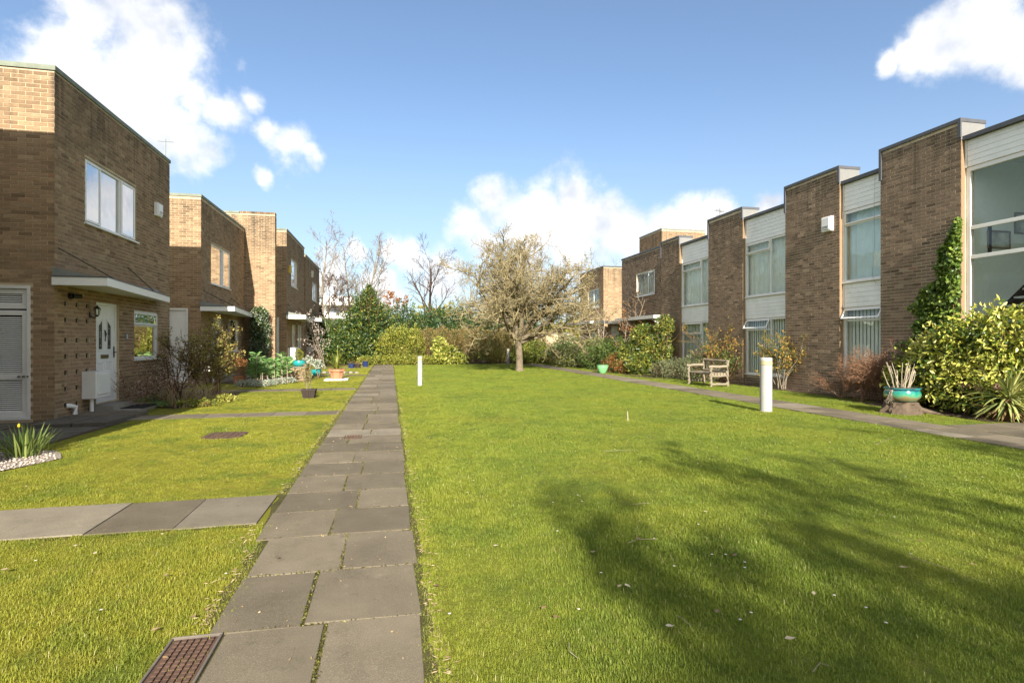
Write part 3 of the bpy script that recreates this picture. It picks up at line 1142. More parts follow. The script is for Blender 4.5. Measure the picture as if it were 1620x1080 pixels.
def shrub(name, label, cat, lumps, n, ll, lw, mat, seed, group=None, stems=None, shell=.55, up=.3, outw=.8, fold=.25, rough=.16, droop=0, mix2=None):
    rg = np.random.default_rng(seed)
    cx = sum(l[0] for l in lumps) / len(lumps)
    cy = sum(l[1] for l in lumps) / len(lumps)
    root = thing(name, label, cat, (cx, cy, 0), group)
    C, D = lump_points(rg, lumps, n, shell, rough)
    dd = D * outw + rg.normal(size=D.shape) * .75
    dd[:, 2] += up - droop
    tn = rg.beta(1.6, 1.8, len(C))
    # clumps of older and younger growth
    cl = np.sin(C[:, 0] * 3.1 + seed) * np.sin(C[:, 1] * 2.7) * np.sin(C[:, 2] * 4.3 + 1.3 * seed)
    tn = np.clip(tn + cl * .22, 0, 1)
    V, T, t = leaf_mesh(rg, C, ll, lw, dd, tn, fold)
    foliage('foliage', root, V, T, t, L[mat])
    if mix2:
        C2, D2 = lump_points(rg, lumps, mix2[1], .9, rough)
        V, T, t = leaf_mesh(rg, C2, mix2[2], mix2[3], None, None, fold)
        foliage(mix2[4], root, V, T, t, L[mix2[0]])
    ns = stems or max(4, int(6 * len(lumps)))
    ps, ds, ln = [], [], []
    for i in range(ns):
        l = lumps[i % len(lumps)]
        x, y = l[0] + rg.uniform(-.25, .25) * l[3], l[1] + rg.uniform(-.25, .25) * l[4]
        ps.append((x, y, 0.0))
        tgt = np.array([l[0] + rg.uniform(-.8, .8) * l[3], l[1] + rg.uniform(-.8, .8) * l[4], l[2] + rg.uniform(0, .5) * l[5]])
        v = tgt - np.array([x, y, 0])
        ds.append(v)
        ln.append(np.linalg.norm(v))
    V, Q, _ = grow(seed, ps, ds, ln, [.022] * ns, [dict(seg=4, sides=5, wig=.10, up=.02, kids=4, t0=.35, ang=35, lr=.5, rr=.6), dict(seg=3, sides=3, wig=.12, up=.05)])
    branches('stem', root, V, Q, M['twig_brown'], kind='stuff')
    return root


def bare_tree(name, label, cat, x, y, h, seed, mat, r=.2, trunks=((0, 0, 1),), levels=None, group=None, parent_part='trunk', trunk_mat=None):
    root = thing(name, label, cat, (x, y, 0), group)
    ps = [(x, y, -.05)] * len(trunks)
    V, Q, tips = grow(seed, ps, trunks, [h * .80] * len(trunks), [r / math.sqrt(len(trunks))] * len(trunks), levels)
    # trunk is the first level, crown the rest
    k, sdn = levels[0]['seg'], levels[0]['sides']
    nv = len(trunks) * (k + 1) * sdn
    nq = len(trunks) * k * sdn
    branches('trunk', root, V[:nv].copy(), Q[:nq], trunk_mat or mat)
    branches('crown', root, V[nv:].copy(), Q[nq:] - nv, mat, kind='stuff')
    return root, tips


def tree_levels(rmin=.008, wig=.10, up=.05, k0=14, kids=(14, 7, 6, 5), ang=(48, 42, 38, 36), lr=(.42, .5, .5, .5)):
    return [dict(seg=10, sides=9, wig=.05, up=.06, kids=kids[0], t0=.22, ang=ang[0], lr=lr[0], rr=.5, rmin=.02, taper=.15, flare=1.35),
            dict(seg=6, sides=5, wig=wig, up=up, kids=kids[1], t0=.2, ang=ang[1], lr=lr[1], rr=.6, rmin=.012),
            dict(seg=4, sides=4, wig=wig, up=up, kids=kids[2], t0=.15, ang=ang[2], lr=lr[2], rr=.6, rmin=.009),
            dict(seg=3, sides=3, wig=wig * 1.3, up=up, kids=kids[3], t0=.1, ang=ang[3], lr=lr[3], rr=.6, rmin=rmin),
            dict(seg=2, sides=3, wig=wig * 1.5, up=up)]

# ================================================================== SETTING: ground and paths
def sheet(name, poly, z, mat, label=None, z0=None):
    m = MB()
    m.add([(x, y, z) for x, y in poly], [tuple(range(len(poly)))])
    o = m.build(name, mat)
    return tag(o, label, kind='structure')


def ragged(pts, amp, seed, step=.12):
    """outline with a torn edge"""
    rg = random.Random(seed)
    out = []
    for i in range(len(pts)):
        a, b = pts[i], pts[(i + 1) % len(pts)]
        d = math.hypot(b[0] - a[0], b[1] - a[1])
        n = max(1, min(400, int(d / step)))
        for k in range(n):
            t = k / n
            out.append((a[0] + (b[0] - a[0]) * t + rg.uniform(-amp, amp), a[1] + (b[1] - a[1]) * t + rg.uniform(-amp, amp)))
    return out


gm = MB()
NX = [-900, -200, -60, -25] + [x for x in range(-20, 26, 5)] + [40, 90, 300, 900]
NY = [-300, -60, -20] + [y for y in range(-10, 50, 5)] + [60, 100, 300, 1500]
gm.add([(x, y, 0.) for y in NY for x in NX], [(j * len(NX) + i, j * len(NX) + i + 1, (j + 1) * len(NX) + i + 1, (j + 1) * len(NX) + i) for j in range(len(NY) - 1) for i in range(len(NX) - 1)])
tag(gm.build('lawn', M['lawn']), 'sunlit lawn with mossy and yellow patches between the two rows of houses', kind='structure')


def slab_obj(parent, x0, x1, y0, y1, z, mat, rg, h=.03, skew=0.0):
    m = MB()
    g = .005
    dx = [rg.uniform(-.010, .010) for _ in range(4)]
    tz = [z + rg.uniform(-.003, .003) for _ in range(4)]
    xs = [(x0 + g, y0 + g), (x1 - g, y0 + g), (x1 - g, y1 - g), (x0 + g, y1 - g)]
    xs = [(x + dx[i], y + dx[(i + 1) % 4] + skew * (x - x0)) for i, (x, y) in enumerate(xs)]
    c = .003
    cxx, cyy = (x0 + x1) / 2, (y0 + y1) / 2
    ins = [(x + (c if x < cxx else -c), y + (c if y < cyy else -c)) for x, y in xs]
    v = [(x, y, z - h) for x, y in xs] + [(x, y, tz[i] - c * .8) for i, (x, y) in enumerate(xs)] + [(x, y, tz[i]) for i, (x, y) in enumerate(ins)]
    f = [(3, 2, 1, 0), (8, 9, 10, 11)]
    for i in range(4):
        j = (i + 1) % 4
        f += [(i, j, j + 4, i + 4), (i + 4, j + 4, j + 8, i + 8)]
    m.add(v, f)
    return m.build('paving_slab', mat, parent)


def slab_mat(name, c):
    m, n, l, o = new_mat(name)
    col = mixc(n, l, rng_map(n, l, noise(n, l, 2.2, 7, .65), .32, .68), tuple(x * .80 for x in c), tuple(x * 1.15 for x in c))
    sp = noise(n, l, 210, 2, .6)
    col = mixc(n, l, rng_map(n, l, sp, .56, .68, 0, .55), col, tuple(min(1, x * 1.9) for x in c))
    col = mixc(n, l, rng_map(n, l, sp, .30, .42, .55, 0), col, tuple(x * .5 for x in c))
    bl = noise(n, l, 9, 8, .75)
    col = mixc(n, l, rng_map(n, l, bl, .60, .70, 0, .5), col, tuple(min(1, x * 1.6) for x in c))
    col = mixc(n, l, rng_map(n, l, bl, .30, .42, .5, 0), col, (.075, .070, .042))
    bsdf(n, l, o, col, .9, .12, 0, bump(n, l, sp, .6, .004))
    return m


def slab_mats(name, c, k, var=.25, seed=1):
    rg = random.Random(seed)
    return [slab_mat(f'{name}_{i}', tuple(x * kf for x in c)) for i, kf in enumerate([1 + rg.uniform(-var, var) for _ in range(k)])]


SL = slab_mats('paving_concrete', (.165, .139, .098), 5, .24)
SLP = slab_mats('paving_pale', (.20, .174, .13), 3, .12, 2)
SLD = slab_mats('paving_dark', (.10, .09, .072), 3, .15, 3)  # darker slab tones for the paving round the first house

rg = random.Random(3)
path = MB()
path.add([(x, y, .014) for x, y in ragged([(.19, -6), (.19, 36.4), (-1.01, 36.4), (-1.01, 5.0), (-.93, 4.3), (-.93, 3.1), (-.82, 2.96), (-.82, -6)], .022, 4, .11)], [tuple(range(2 * 0 + len(ragged([(.19, -6), (.19, 36.4), (-1.01, 36.4), (-1.01, 5.0), (-.93, 4.3), (-.93, 3.1), (-.82, 2.96), (-.82, -6)], .022, 4, .11))))])
path = tag(path.build('path', M['moss']), 'long straight paved path running away between the lawns', kind='structure')
y = -5.6
row = 0
seams = [2.32, 2.965, 3.64, 4.31, 4.95]
ys = [2.32 - .66 * i for i in range(6, 0, -1)] + seams
while ys[-1] < 36.2:
    ys.append(ys[-1] + rg.uniform(.60, .68))
JX = []
for i in range(len(ys) - 1):
    a, b = ys[i], ys[i + 1]
    xj = -.305 if i % 2 == 0 else -.44
    if ys[i] < 2.9 and ys[i] > 2:
        xj = -.317
    elif abs(a - 2.965) < .01:
        xj = -.44
    elif abs(a - 3.64) < .01:
        xj = -.31
    elif abs(a - 4.31) < .01:
        xj = -.44
    elif abs(a - 4.95) < .01:
        xj = -.29
    if a > 8 and i % 3 == 0:
        xj += rg.uniform(-.2, .2)
    left = -.87 if a < 4.2 else -.955
    if a < 2.9:
        left = -.795
    pale = (8.2 < a < 9.2) or (a > 12 and rg.random() < .13)
    JX.append((xj, a, b))
    for (x0, x1) in ((left, xj), (xj, .155)):
        mm = rg.choice(SLP) if pale or (a > 12 and rg.random() < .07) else rg.choice(SL)
        slab_obj(path, x0, x1 + (rg.uniform(-.012, .012) if x1 > 0 else 0), a, b, .022, mm, rg, skew=-.02)

JOINTS_Y = [v for v in ys if 2.2 < v < 16]
JOINTS_X = [j for j in JX if 2.0 < j[1] < 14]

# side paths to the left-hand doors
for (ya, yb, xa, lab, mt, st) in ((4.72, 5.56, -9.5, 'paved side path of wide pale slabs crossing the near left lawn', SLP, .60), (11.45, 12.1, -4.7, 'narrow side path to the door of the first left house', SL, .62),
                                  (17.2, 17.9, -6.1, 'narrow side path to the second left house', SL, .7), (24.3, 25.0, -4.9, 'narrow side path beside the terracotta pot', SL, .7), (31.5, 32.3, -4.8, 'farthest side path near the dark pots', SL, .8)):
    r = ragged([(xa, ya - .03), (-1.08, ya - .03), (-1.08, yb + .03), (xa, yb + .03)], .02, int(ya * 10))
    p = tag(MB().add([(x, y_, .005) for x, y_ in r], [tuple(range(len(r)))]).build('side_path', M['moss']), lab, kind='structure')
    x = -1.03
    while x > xa:
        w = st + rg.uniform(-.02, .02)
        if ya < 5 and x < -1.5 and rg.random() < .5:
            mm = rg.choice(SL)
        else:
            mm = rg.choice(mt)
        slab_obj(p, max(x - w, xa - w), x, ya, yb, .014, mm, rg, skew=.03 if ya < 5 else 0)
        x -= w

# paving along the first house, in the shade
r = [(-13, 5.9), (-6.1, 5.9), (-6.1, 8.75), (-4.72, 8.75), (-4.62, 12.2), (-5.9, 12.2), (-5.9, 11.49), (-13, 11.49)]
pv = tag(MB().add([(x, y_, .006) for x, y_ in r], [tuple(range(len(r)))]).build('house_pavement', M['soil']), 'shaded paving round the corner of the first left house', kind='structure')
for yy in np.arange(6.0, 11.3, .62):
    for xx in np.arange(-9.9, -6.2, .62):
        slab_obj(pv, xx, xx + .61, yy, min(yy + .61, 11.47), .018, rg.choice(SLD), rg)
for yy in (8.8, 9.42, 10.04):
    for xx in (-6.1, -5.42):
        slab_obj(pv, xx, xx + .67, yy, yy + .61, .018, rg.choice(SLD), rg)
# raised step slab by the wall corner and the path past the door
for k, (x0, x1, y0, y1) in enumerate(((-5.87, -5.25, 10.68, 11.75), (-5.24, -4.72, 10.70, 11.75), (-5.86, -5.2, 11.77, 12.5), (-5.19, -4.70, 11.77, 12.35))):
    slab_obj(pv, x0, x1, y0, y1, .075, rg.choice(SLD if k < 2 else SL), rg, h=.07)
# doorsteps
ds_ = tag(MB().box(-5.868, -5.0, 12.55, 14.1, .008, .075).build('door_step', M['concrete']), 'low concrete doorstep under the white door of the first left house', kind='structure')
MB().box(-5.866, -5.45, 12.62, 13.55, .077, .16).build('upper_step', M['concrete'], ds_)
MB().box(-5.40, -4.98 + .0, 12.8, 13.6, .077, .09).build('door_mat', M['rubber'], ds_)

# right-hand path
r = ragged([(8.22, -6), (9.26, -6), (9.26, 6.3), (12.2, 6.3), (12.2, 7.75), (9.26, 7.75), (9.26, 36.5), (8.22, 36.5)], .025, 8, .14)
rp = tag(MB().add([(x, y_, .006) for x, y_ in r], [tuple(range(len(r)))]).build('right_path', M['moss']), 'paved path along the right-hand terrace', kind='structure')
y = .4
i = 0
while y < 36:
    hgt = rg.uniform(.62, .95)
    pale = rg.random() < .16 or 14.6 < y < 15.8 and rg.random() < .8
    cut = rg.choice((None, 8.74, 8.6, None))
    for (x0, x1) in ([(8.25, 9.23)] if cut is None else [(8.25, cut), (cut, 9.23)]):
        slab_obj(rp, x0, x1, y, y + hgt, .02, rg.choice(SLP if pale and rg.random() < .7 else SL), rg)
    y += hgt
for k in range(4):
    slab_obj(rp, 9.26 + k * .72, 9.26 + (k + 1) * .72, 6.33, 7.02, .02, rg.choice(SLP if k == 1 else SL), rg)
    slab_obj(rp, 9.26 + k * .72, 9.26 + (k + 1) * .72, 7.03, 7.72, .02, rg.choice(SL), rg)

# planting beds
def bed(name, pts, lab, mat='soil', z=.010, amp=.06, seed=1):
    r_ = ragged(pts, amp, seed, .25)
    return tag(MB().add([(x, y_, z) for x, y_ in r_], [tuple(range(len(r_)))]).build(name, M[mat]), lab, kind='structure')


bed('flower_bed', [(-5.88, 14.1), (-4.5, 13.2), (-3.9, 15.2), (-4.2, 17.1), (-6.1, 17.1), (-6.1, 20), (-8.5, 20), (-8.5, 14.1)], 'soil bed under the tangled bare shrubs between the first two houses', seed=2)
bed('flower_bed', [(-6.2, 21.3), (-4.4, 20.2), (-2.9, 21.4), (-2.8, 24.0), (-6.2, 24.2)], 'soil bed with silver edging plants by the brick pillar wall', seed=3)
bed('flower_bed', [(-4.9, 28.2), (-4.0, 28.0), (-3.9, 31), (-4.9, 31)], 'small soil bed by the third porch', seed=33)
bed('flower_bed', [(-6.4, 33.0), (0, 34.9), (12.6, 36.2), (12.6, 44), (-6.4, 44)], 'soil under the hedge and shrubs that close off the garden', seed=4, amp=.1)
bed('flower_bed', [(11.78, 12.0), (11.2, 12.0), (11.2, 18.6), (9.9, 19.0), (9.6, 24.5), (10.2, 30), (10.6, 35), (13, 36), (13, 22), (12.2, 22), (11.95, 17)], 'soil bed at the foot of the right-hand terrace', seed=5, z=.012)
bed('flower_bed', [(11.78, 7.9), (10.55, 7.9), (10.6, 9.3), (10.75, 11.6), (11.78, 11.7)], 'soil under the big yellow variegated shrub', seed=6)

# gravel bed with loose stones
gb = bed('gravel_bed', [(-9, 6.0), (-4.35, 7.05), (-3.95, 7.9), (-4.35, 8.5), (-6.1, 8.5), (-9, 8.0)], 'pinkish gravel patch round the daffodils', 'gravel_bed', .012, .05, 7)
rgn = np.random.default_rng(5)
nst = 2600
X_ = rgn.uniform(-6.6, -3.95, nst)
Y_ = rgn.uniform(6.6, 8.45, nst)
ok = (Y_ > 6.0 + (X_ + 9) * .226 + .03) & ((X_ < -4.4) | (Y_ < 8.4 - (X_ + 4.4) * 1.2)) & (X_ < -3.95 + (Y_ - 7.9) * .4)
X_, Y_ = X_[ok], Y_[ok]
ns_ = len(X_)
octv = np.array([(1, 0, 0), (0, 1, 0), (-1, 0, 0), (0, -1, 0), (0, 0, 1), (0, 0, -1)], float)
octf = np.array([(0, 1, 4), (1, 2, 4), (2, 3, 4), (3, 0, 4), (1, 0, 5), (2, 1, 5), (3, 2, 5), (0, 3, 5)])
sz = rgn.uniform(.008, .024, (ns_, 1, 1)) * rgn.uniform(.6, 1.2, (ns_, 6, 3)) * np.array([1, 1, .6])
V = octv[None] * sz + np.stack([X_, Y_, np.full(ns_, .02)], -1)[:, None, :]
T = (octf[None] + (np.arange(ns_) * 6)[:, None, None]).reshape(-1, 3)
tag(link('gravel', np_mesh('gravel', V.reshape(-1, 3), None, T), M['stone']), 'loose pale pink stones scattered over the gravel patch', kind='stuff')

# ------------------------------------------------------------------ drain covers
def drain(x0, x1, y0, y1, nx, ny, lab, border=True, z=.03, rot=0.):
    cx_, cy_ = (x0 + x1) / 2, (y0 + y1) / 2
    t = thing('drain_cover', lab, 'drain cover', (cx_, cy_, 0))
    MB().box(x0, x1, y0, y1, .004, z - .012).build('plate', M['iron'], t)
    m = MB()
    for i in range(nx):
        for j in range(ny):
            g = .005
            a, b = x0 + .012 + (x1 - x0 - .024) * i / nx, x0 + .012 + (x1 - x0 - .024) * (i + 1) / nx
            c, d = y0 + .012 + (y1 - y0 - .024) * j / ny, y0 + .012 + (y1 - y0 - .024) * (j + 1) / ny
            m.box(a + g, b - g, c + g, d - g, z - .0115, z - .003)
    m.build('raised_grid', M['iron'], t, kind='stuff')
    if border:
        f = MB()
        P = lambda u, v, w: (u, v, w)
        frame_rect(f, P, x0 - .012, x1 + .012, y0 - .012, y1 + .012, .011, .004, z)
        f.build('rim', M['steel'] if ny > 8 else M['iron'], t)
    return t


drain(-1.015, -.812, 2.05, 2.95, 6, 26, 'large rusty grid drain cover at the near left edge of the path')
drain(-.66, -.44, 8.48, 8.78, 5, 7, 'small square rusty cover set into the pale slabs of the path')
drain(-2.78, -2.2, 8.95, 9.6, 6, 6, 'rusty cover sunk in the left lawn, half grown over', border=False, z=.02)

# ================================================================== LEFT HOUSES
def coping(parent, pts, t, z, h, mat, name='coping'):
    """strip along wall tops: pts (x0, x1, y0, y1) boxes butted end to end"""
    m = MB()
    for (x0, x1, y0, y1) in pts:
        m.box(x0, x1, y0, y1, z, z + h)
    return m.build(name, M[mat], parent)


def left_house(label, X, Y0, Y1, H, openings, fl_open, singles, west=-13.5, seed=1, flank_to=None, min_px=9.5, holes=()):
    h = thing('house', label, 'house', (X, Y0, 0), 'staggered brick houses along the left side')
    pf, ps = plane_x(X, 1), plane_y(Y0)
    wf = core_wall(h, pf, Y0, Y1, 0, H, openings, .28, M['mortar_left'])
    bricks(wf, pf, Y0 - .010, Y1, .0, H - .02, openings, M['brick_left'], singles // 2, seed, min_px=min_px, holes=holes)
    wsx = core_wall(h, ps, west, X - .281, 0, H, fl_open, .28, M['mortar_left'])
    cap = MB()
    cap.add([(X - .281, Y0, 0), (X, Y0, 0), (X, Y0, H), (X - .281, Y0, H)], [(0, 1, 2, 3)])
    bx0 = max(west, flank_to if flank_to else west)
    nb = math.ceil((X - bx0) / STEP)
    bricks(wsx, ps, X + .010 - nb * STEP - .112, X + .010, .0, H - .02, fl_open, M['brick_left'], singles - singles // 2, seed + 5, min_px=min_px)
    # back and far walls, roof, floors
    m = MB()
    m.box(west, X - .281, Y1 - .28, Y1, 0, H)
    m.box(west, west + .28, Y0 + .281, Y1 - .281, 0, H)
    m.build('rear_wall', M['mortar_left'], h)
    r = MB()
    r.box(west + .281, X - .281, Y0 + .281, Y1 - .281, H - .5, H - .25)
    r.build('roof', M['lead'], h)
    fl = MB()
    fl.box(west + .281, X - .285, Y0 + .285, Y1 - .285, 2.55, 2.75)
    fl.build('floor', M['room'], h)
    MB().box(X - 2.6, X - 2.5, Y0 + .29, Y1 - .29, 0.01, H - .51).build('inner_wall', M['room'], h)
    o = .028
    cp = MB()
    cp.box(west, X + o, Y0 - o, Y0 + .30, H, H + .085)
    cp.box(X - .29, X + o, Y0 + .301, Y1 + o, H, H + .085)
    cp.box(west, X - .291, Y1 - .29, Y1 + o, H, H + .085)
    cp.build('coping', M['lead_green'], h)
    return h, pf, ps


def yx(px, X):
    return on_x(px, X)[0]


# first house -------------------------------------------------------
X1, Y1a = -5.89, 11.49
Y1b = yx(268, X1)
H1 = 6.30
wy0, wy1 = yx(134, X1), yx(215.5, X1)
dy0, dy1 = yx(151.5, X1), yx(188.5, X1)
gy0, gy1 = yx(212, X1), yx(250.5, X1)
hit = []
for r_i, pz in enumerate((481, 507, 535, 561, 587, 613, 640)):
    for c_i, pxx in enumerate((104, 122, 138)):
        if r_i > 4 and c_i == 2:
            continue
        yc, zc = on_x(pxx, X1)
        row_i = round((hz(pz, zc) if c_i == 0 else last) / COURSE - .5)
        if c_i == 0:
            last = hz(pz, zc)
        hit.append((yc - .062, yc + .062, row_i * COURSE - .003, row_i * COURSE + COURSE + .003))
sc0, sc1, scz0, scz1 = Y1a + .30, dy0 - .06, 3 * COURSE, 30 * COURSE
op = [(wy0, wy1, 3.80, 5.09), (dy0, dy1, .17, 2.27), (gy0, gy1, 1.03, 2.19), (sc0, sc1, scz0, scz1)]
lx1 = at(48.5, Y1a)
h1, pf, ps = left_house('nearest left house with a louvred cupboard door, white front door and slanting white porch', X1, Y1a, Y1b, H1, op, [(lx1 - 1.15, lx1, .06, 2.44)], 300, west=-11.5, seed=11, flank_to=-8.2)
scr = core_wall(h1, pf, sc0, sc1, scz0, scz1, hit, .03, M['mortar_left'], 'brick_screen')
bricks(scr, pf, sc0, sc1, scz0, scz1, hit, M['brick_screen'], 0, 17)
MB().box(X1 - .20, X1 - .034, sc0 + .002, sc1 - .002, scz0 + .002, scz1 - .002).build('screen_hole_shade', M['void_shade'], h1)  # dark sheet just behind the holes stands for their shade
window(h1, pf, wy0, wy1, 3.80, 5.09, [(0, .29, 0, 1, 'open'), (.29, .68, 0, 1, 'fix'), (.68, 1, 0, 1, 'open')], M['glass_left'], rec=.035, behind='net', sill_out=.06)
window(h1, pf, gy0, gy1, 1.03, 2.19, [(0, 1, .70, 1, 'open'), (0, 1, 0, .70, 'fix')], M['glass_left'], rec=.035, behind=None)
front_door(h1, pf, dy0, dy1, .17, 2.27)
canopy(h1, X1, Y1a - .08, 15.95, .86, .28, 2.60, 2.455)
ya, zca = on_x(247, X1)
alarm(h1, pf, ya, hz(332, zca), .30, .34, .12)
meter_box(h1, pf, yx(128, X1) + .0, yx(128, X1) + .56, .33, .86, .26)
MB().tube([(X1 + .09, 11.98, .08), (X1 + .09, 11.98, .22), (X1 + .05, 11.90, .25), (X1 + .0, 11.86, .25)], .045, 10).build('waste_pipe', M['white_paint'], h1, smooth=True)
yl, zl = on_x(109, X1)
m_ = MB()
m_.tube([pf(yl, hz(468, zl), .011), pf(yl, hz(468, zl), .07)], .06, 10)
m_.tube([pf(yl, hz(468, zl), .07), pf(yl + .10, hz(468, zl), .16)], .045, 8)
m_.build('spot_lamp', M['black'], h1, smooth=True)
wall_lamp(h1, pf, yx(141, X1), 1.98, True)
MB().tube([(X1 - .06, Y1b - .1, H1), (X1 - .06, Y1b - .1, H1 + .62)], .012, 5).tube([(X1 - .26, Y1b - .1, H1 + .55), (X1 + .14, Y1b - .1, H1 + .55)], .008, 4).build('aerial', M['lead'], h1)
# number plate by the door
yn, zn = on_x(199.5, X1)
zn = hz(532, zn)
pl_ = MB().pbox(pf, yn - .06, yn + .06, zn - .07, zn + .07, .013, .022, c=.003).build('number_plate', M['lead'], h1)
MB().pbox(pf, yn - .008, yn + .010, zn - .045, zn + .045, .0225, .025).pbox(pf, yn - .024, yn + .026, zn - .050, zn - .041, .0225, .025).pbox(pf, yn - .022, yn - .0085, zn + .022, zn + .034, .0225, .025).build('numeral', M['white'], pl_)
# louvred cupboard door
Pd = ps
dm = MB()
frame_rect(dm, Pd, lx1 - 1.15, lx1, .06, 2.44, .055, -.09, .012)
ld = dm.build('louvred_door', M['white_paint'], h1)
lf = MB()
L0, L1 = lx1 - 1.095, lx1 - .057
for (a, b) in ((.12, 2.0), (2.03, 2.38)):
    frame_rect(lf, Pd, L0, L1, a, b, .085, -.075, -.02)
lf.pbox(Pd, L0 + .086, L1 - .086, .78, .87, -.075, -.021)
lf.build('door_frame', M['white_paint'], ld)
MB().pbox(Pd, L0 + .02, L1 - .02, .13, 2.37, -.088, -.078).build('slat_gap_shade', M['void_shade'], ld)  # dark sheet stands for the shade between the slats
sm = MB()
P0 = plane_y(0)
sm.add([P0(0, 0, 0), P0(L1 - L0 - .172, 0, 0), P0(L1 - L0 - .172, .020, -.020), P0(0, .020, -.020), P0(0, .005, .004), P0(L1 - L0 - .172, .005, .004), P0(L1 - L0 - .172, .025, -.016), P0(0, .025, -.016)],
       [(0, 1, 2, 3), (4, 5, 6, 7), (0, 1, 5, 4), (3, 2, 6, 7)])
sl_me = bpy.data.meshes.new('louvre_slat')
sl_me.from_pydata(sm.v, [], sm.f)
sl_me.materials.append(M['white_paint'])
rl = root_loc(ld)
for (a, b) in ((.205, .775), (.875, 1.91), (2.115, 2.29)):
    z = a
    while z < b - .02:
        so = bpy.data.objects.new('louvre_slat', sl_me)
        COL.objects.link(so)
        so.parent = ld
        so.location = Vector(Pd(L0 + .086, z, -.035)) - rl
        z += .0365
kn = MB()
for q in (L1 - .05, L1 + .02, L1 - .12):
    kn.tube([Pd(q, .83, -.02), Pd(q, .83, .03)], .014, 8)
kn.build('knob', M['black'], ld)

# second house ------------------------------------------------------
X2, Y2a = -6.2, 20.39
Y2b = 26.04
H2 = 6.28
a, b = yx(333.5, X2), yx(364, X2)
d0, d1 = yx(338, X2), yx(352, X2)
g0, g1 = yx(362, X2), yx(377, X2)
zt_, zb_ = 4.93, 3.50
fx0, fx1 = at(265, Y2a), at(297.5, Y2a)
h2, pf, ps = left_house('second left house, behind the leafy shrub, lantern by its door', X2, Y2a, Y2b, H2,
                        [(a, b, zb_, zt_), (d0, d1, .22, 2.30), (g0, g1, 1.05, 2.30)], [(fx0, fx1, .1, 2.55)], 160, west=-13, seed=21, flank_to=-9.5)
window(h2, pf, a, b, zb_, zt_, [(0, .62, 0, 1, 'fix'), (.62, 1, 0, 1, 'open')], M['glass_left'], rec=.035, behind='net')
window(h2, pf, g0, g1, 1.05, 2.30, [(0, .3, 0, 1, 'fix'), (.3, 1, 0, 1, 'fix')], M['glass_left'], rec=.035, behind='net')
front_door(h2, pf, d0, d1, .22, 2.30)
canopy(h2, X2, Y2a - .1, 25.9, 1.05, .38, 2.62, 2.47)
wall_lamp(h2, pf, yx(358, X2), 2.0)
meter_box(h2, pf, yx(327, X2), yx(327, X2) + .8, .42, 1.08, .32)
f_ = MB()
frame_rect(f_, ps, fx0, fx1, .1, 2.55, .06, -.08, .012)
cd_ = f_.build('cupboard_door', M['white_paint'], h2)
MB().pbox(ps, fx0 + .061, fx1 - .061, .161, 2.489, -.06, -.02).build('door_leaf', M['white_paint'], cd_)
st2 = MB().box(X2 + .02, X2 + .9, d0 - .4, d1 + .9, .012, .10).build('step', M['concrete'], h2)
MB().box(X2 + .02, X2 + .55, d0 - .1, d1 + .5, .102, .20).build('upper_step', M['concrete'], st2)

# tall wing wall ------------------------------------------------------
Xw = at(435, 26.06)
ww = thing('wing_wall', 'tall sunlit pale brick wing wall standing out between the second and third left houses', 'wall', (Xw, 26.06, 0))
psw = plane_y(26.06)
cw = core_wall(ww, psw, -13.0, Xw, 0, 7.0, [], .30, M['mortar_left'])
nb = math.ceil((Xw + 10.2) / STEP)
bricks(cw, psw, Xw + .01 - nb * STEP - .112, Xw + .010, 0, 6.99, [], M['brick_left'], 0, 31)
pfx = plane_x(Xw, 1)
bricks(cw, pfx, 26.06 - .01, 26.36, 0, 6.99, [], M['brick_left'], 0, 32)
MB().box(-13, -6.4, 26.03, 26.4, 7.001, 7.085).build('coping', M['lead_green'], ww)
m_ = MB()
rgx = random.Random(9)
k = 0
while -6.38 + k * .0755 < Xw - .05:
    m_.box(-6.38 + k * .0755, -6.38 + k * .0755 + .068, 26.052, 26.36, 7.001, 7.10 + rgx.uniform(-.003, .003), min(1, max(0, rgx.gauss(.5, .2))))
    k += 1
m_.build('brick_on_edge', M['brick_left'], ww, kind='stuff')

# third and fourth houses ------------------------------------------------------
X4, Y4a = -4.9, 28.5
Y4b = yx(481, X4)
p, q = yx(460.5, X4), yx(470, X4)
d0, d1 = yx(462, X4), yx(467.5, X4)
g0, g1 = yx(471, X4), yx(477, X4)
_, zq = on_x(460.5, X4)
fx0, fx1 = at(435.5, Y4a), at(441.5, Y4a)
h4, pf, ps = left_house('third left house, past the tall wing wall, with a yellow alarm box', X4, Y4a, Y4b, 6.80,
                        [(p, q, hz(452, zq), hz(409, zq)), (d0, d1, .2, 2.3), (g0, g1, 1.1, 2.35)], [(fx0, fx1, .1, 2.6)], 0, west=-12, seed=41, flank_to=-8)
window(h4, pf, p, q, hz(452, zq), hz(409, zq), [(0, .6, 0, 1, 'open'), (.6, 1, 0, 1, 'fix')], M['glass_left'], rec=.035, behind='net')
window(h4, pf, g0, g1, 1.1, 2.35, [(0, .5, 0, 1, 'fix'), (.5, 1, 0, 1, 'fix')], M['glass_left'], rec=.035, behind='side')
front_door(h4, pf, d0, d1, .2, 2.3, full=False)
canopy(h4, X4, Y4a - .15, Y4b - .3, .88, .3, 2.72, 2.54)
meter_box(h4, pf, Y4a + .25, Y4a + 1.1, .5, 1.15, .35)
yq, zq = on_x(457, X4)
alarm(h4, pf, yq, hz(426, zq), .32, .38, .12, 'yellow')
MB().pbox(ps, fx0, fx1, .1, 2.6, -.05, -.01, c=.01).build('cupboard_door', M['white_paint'], h4)

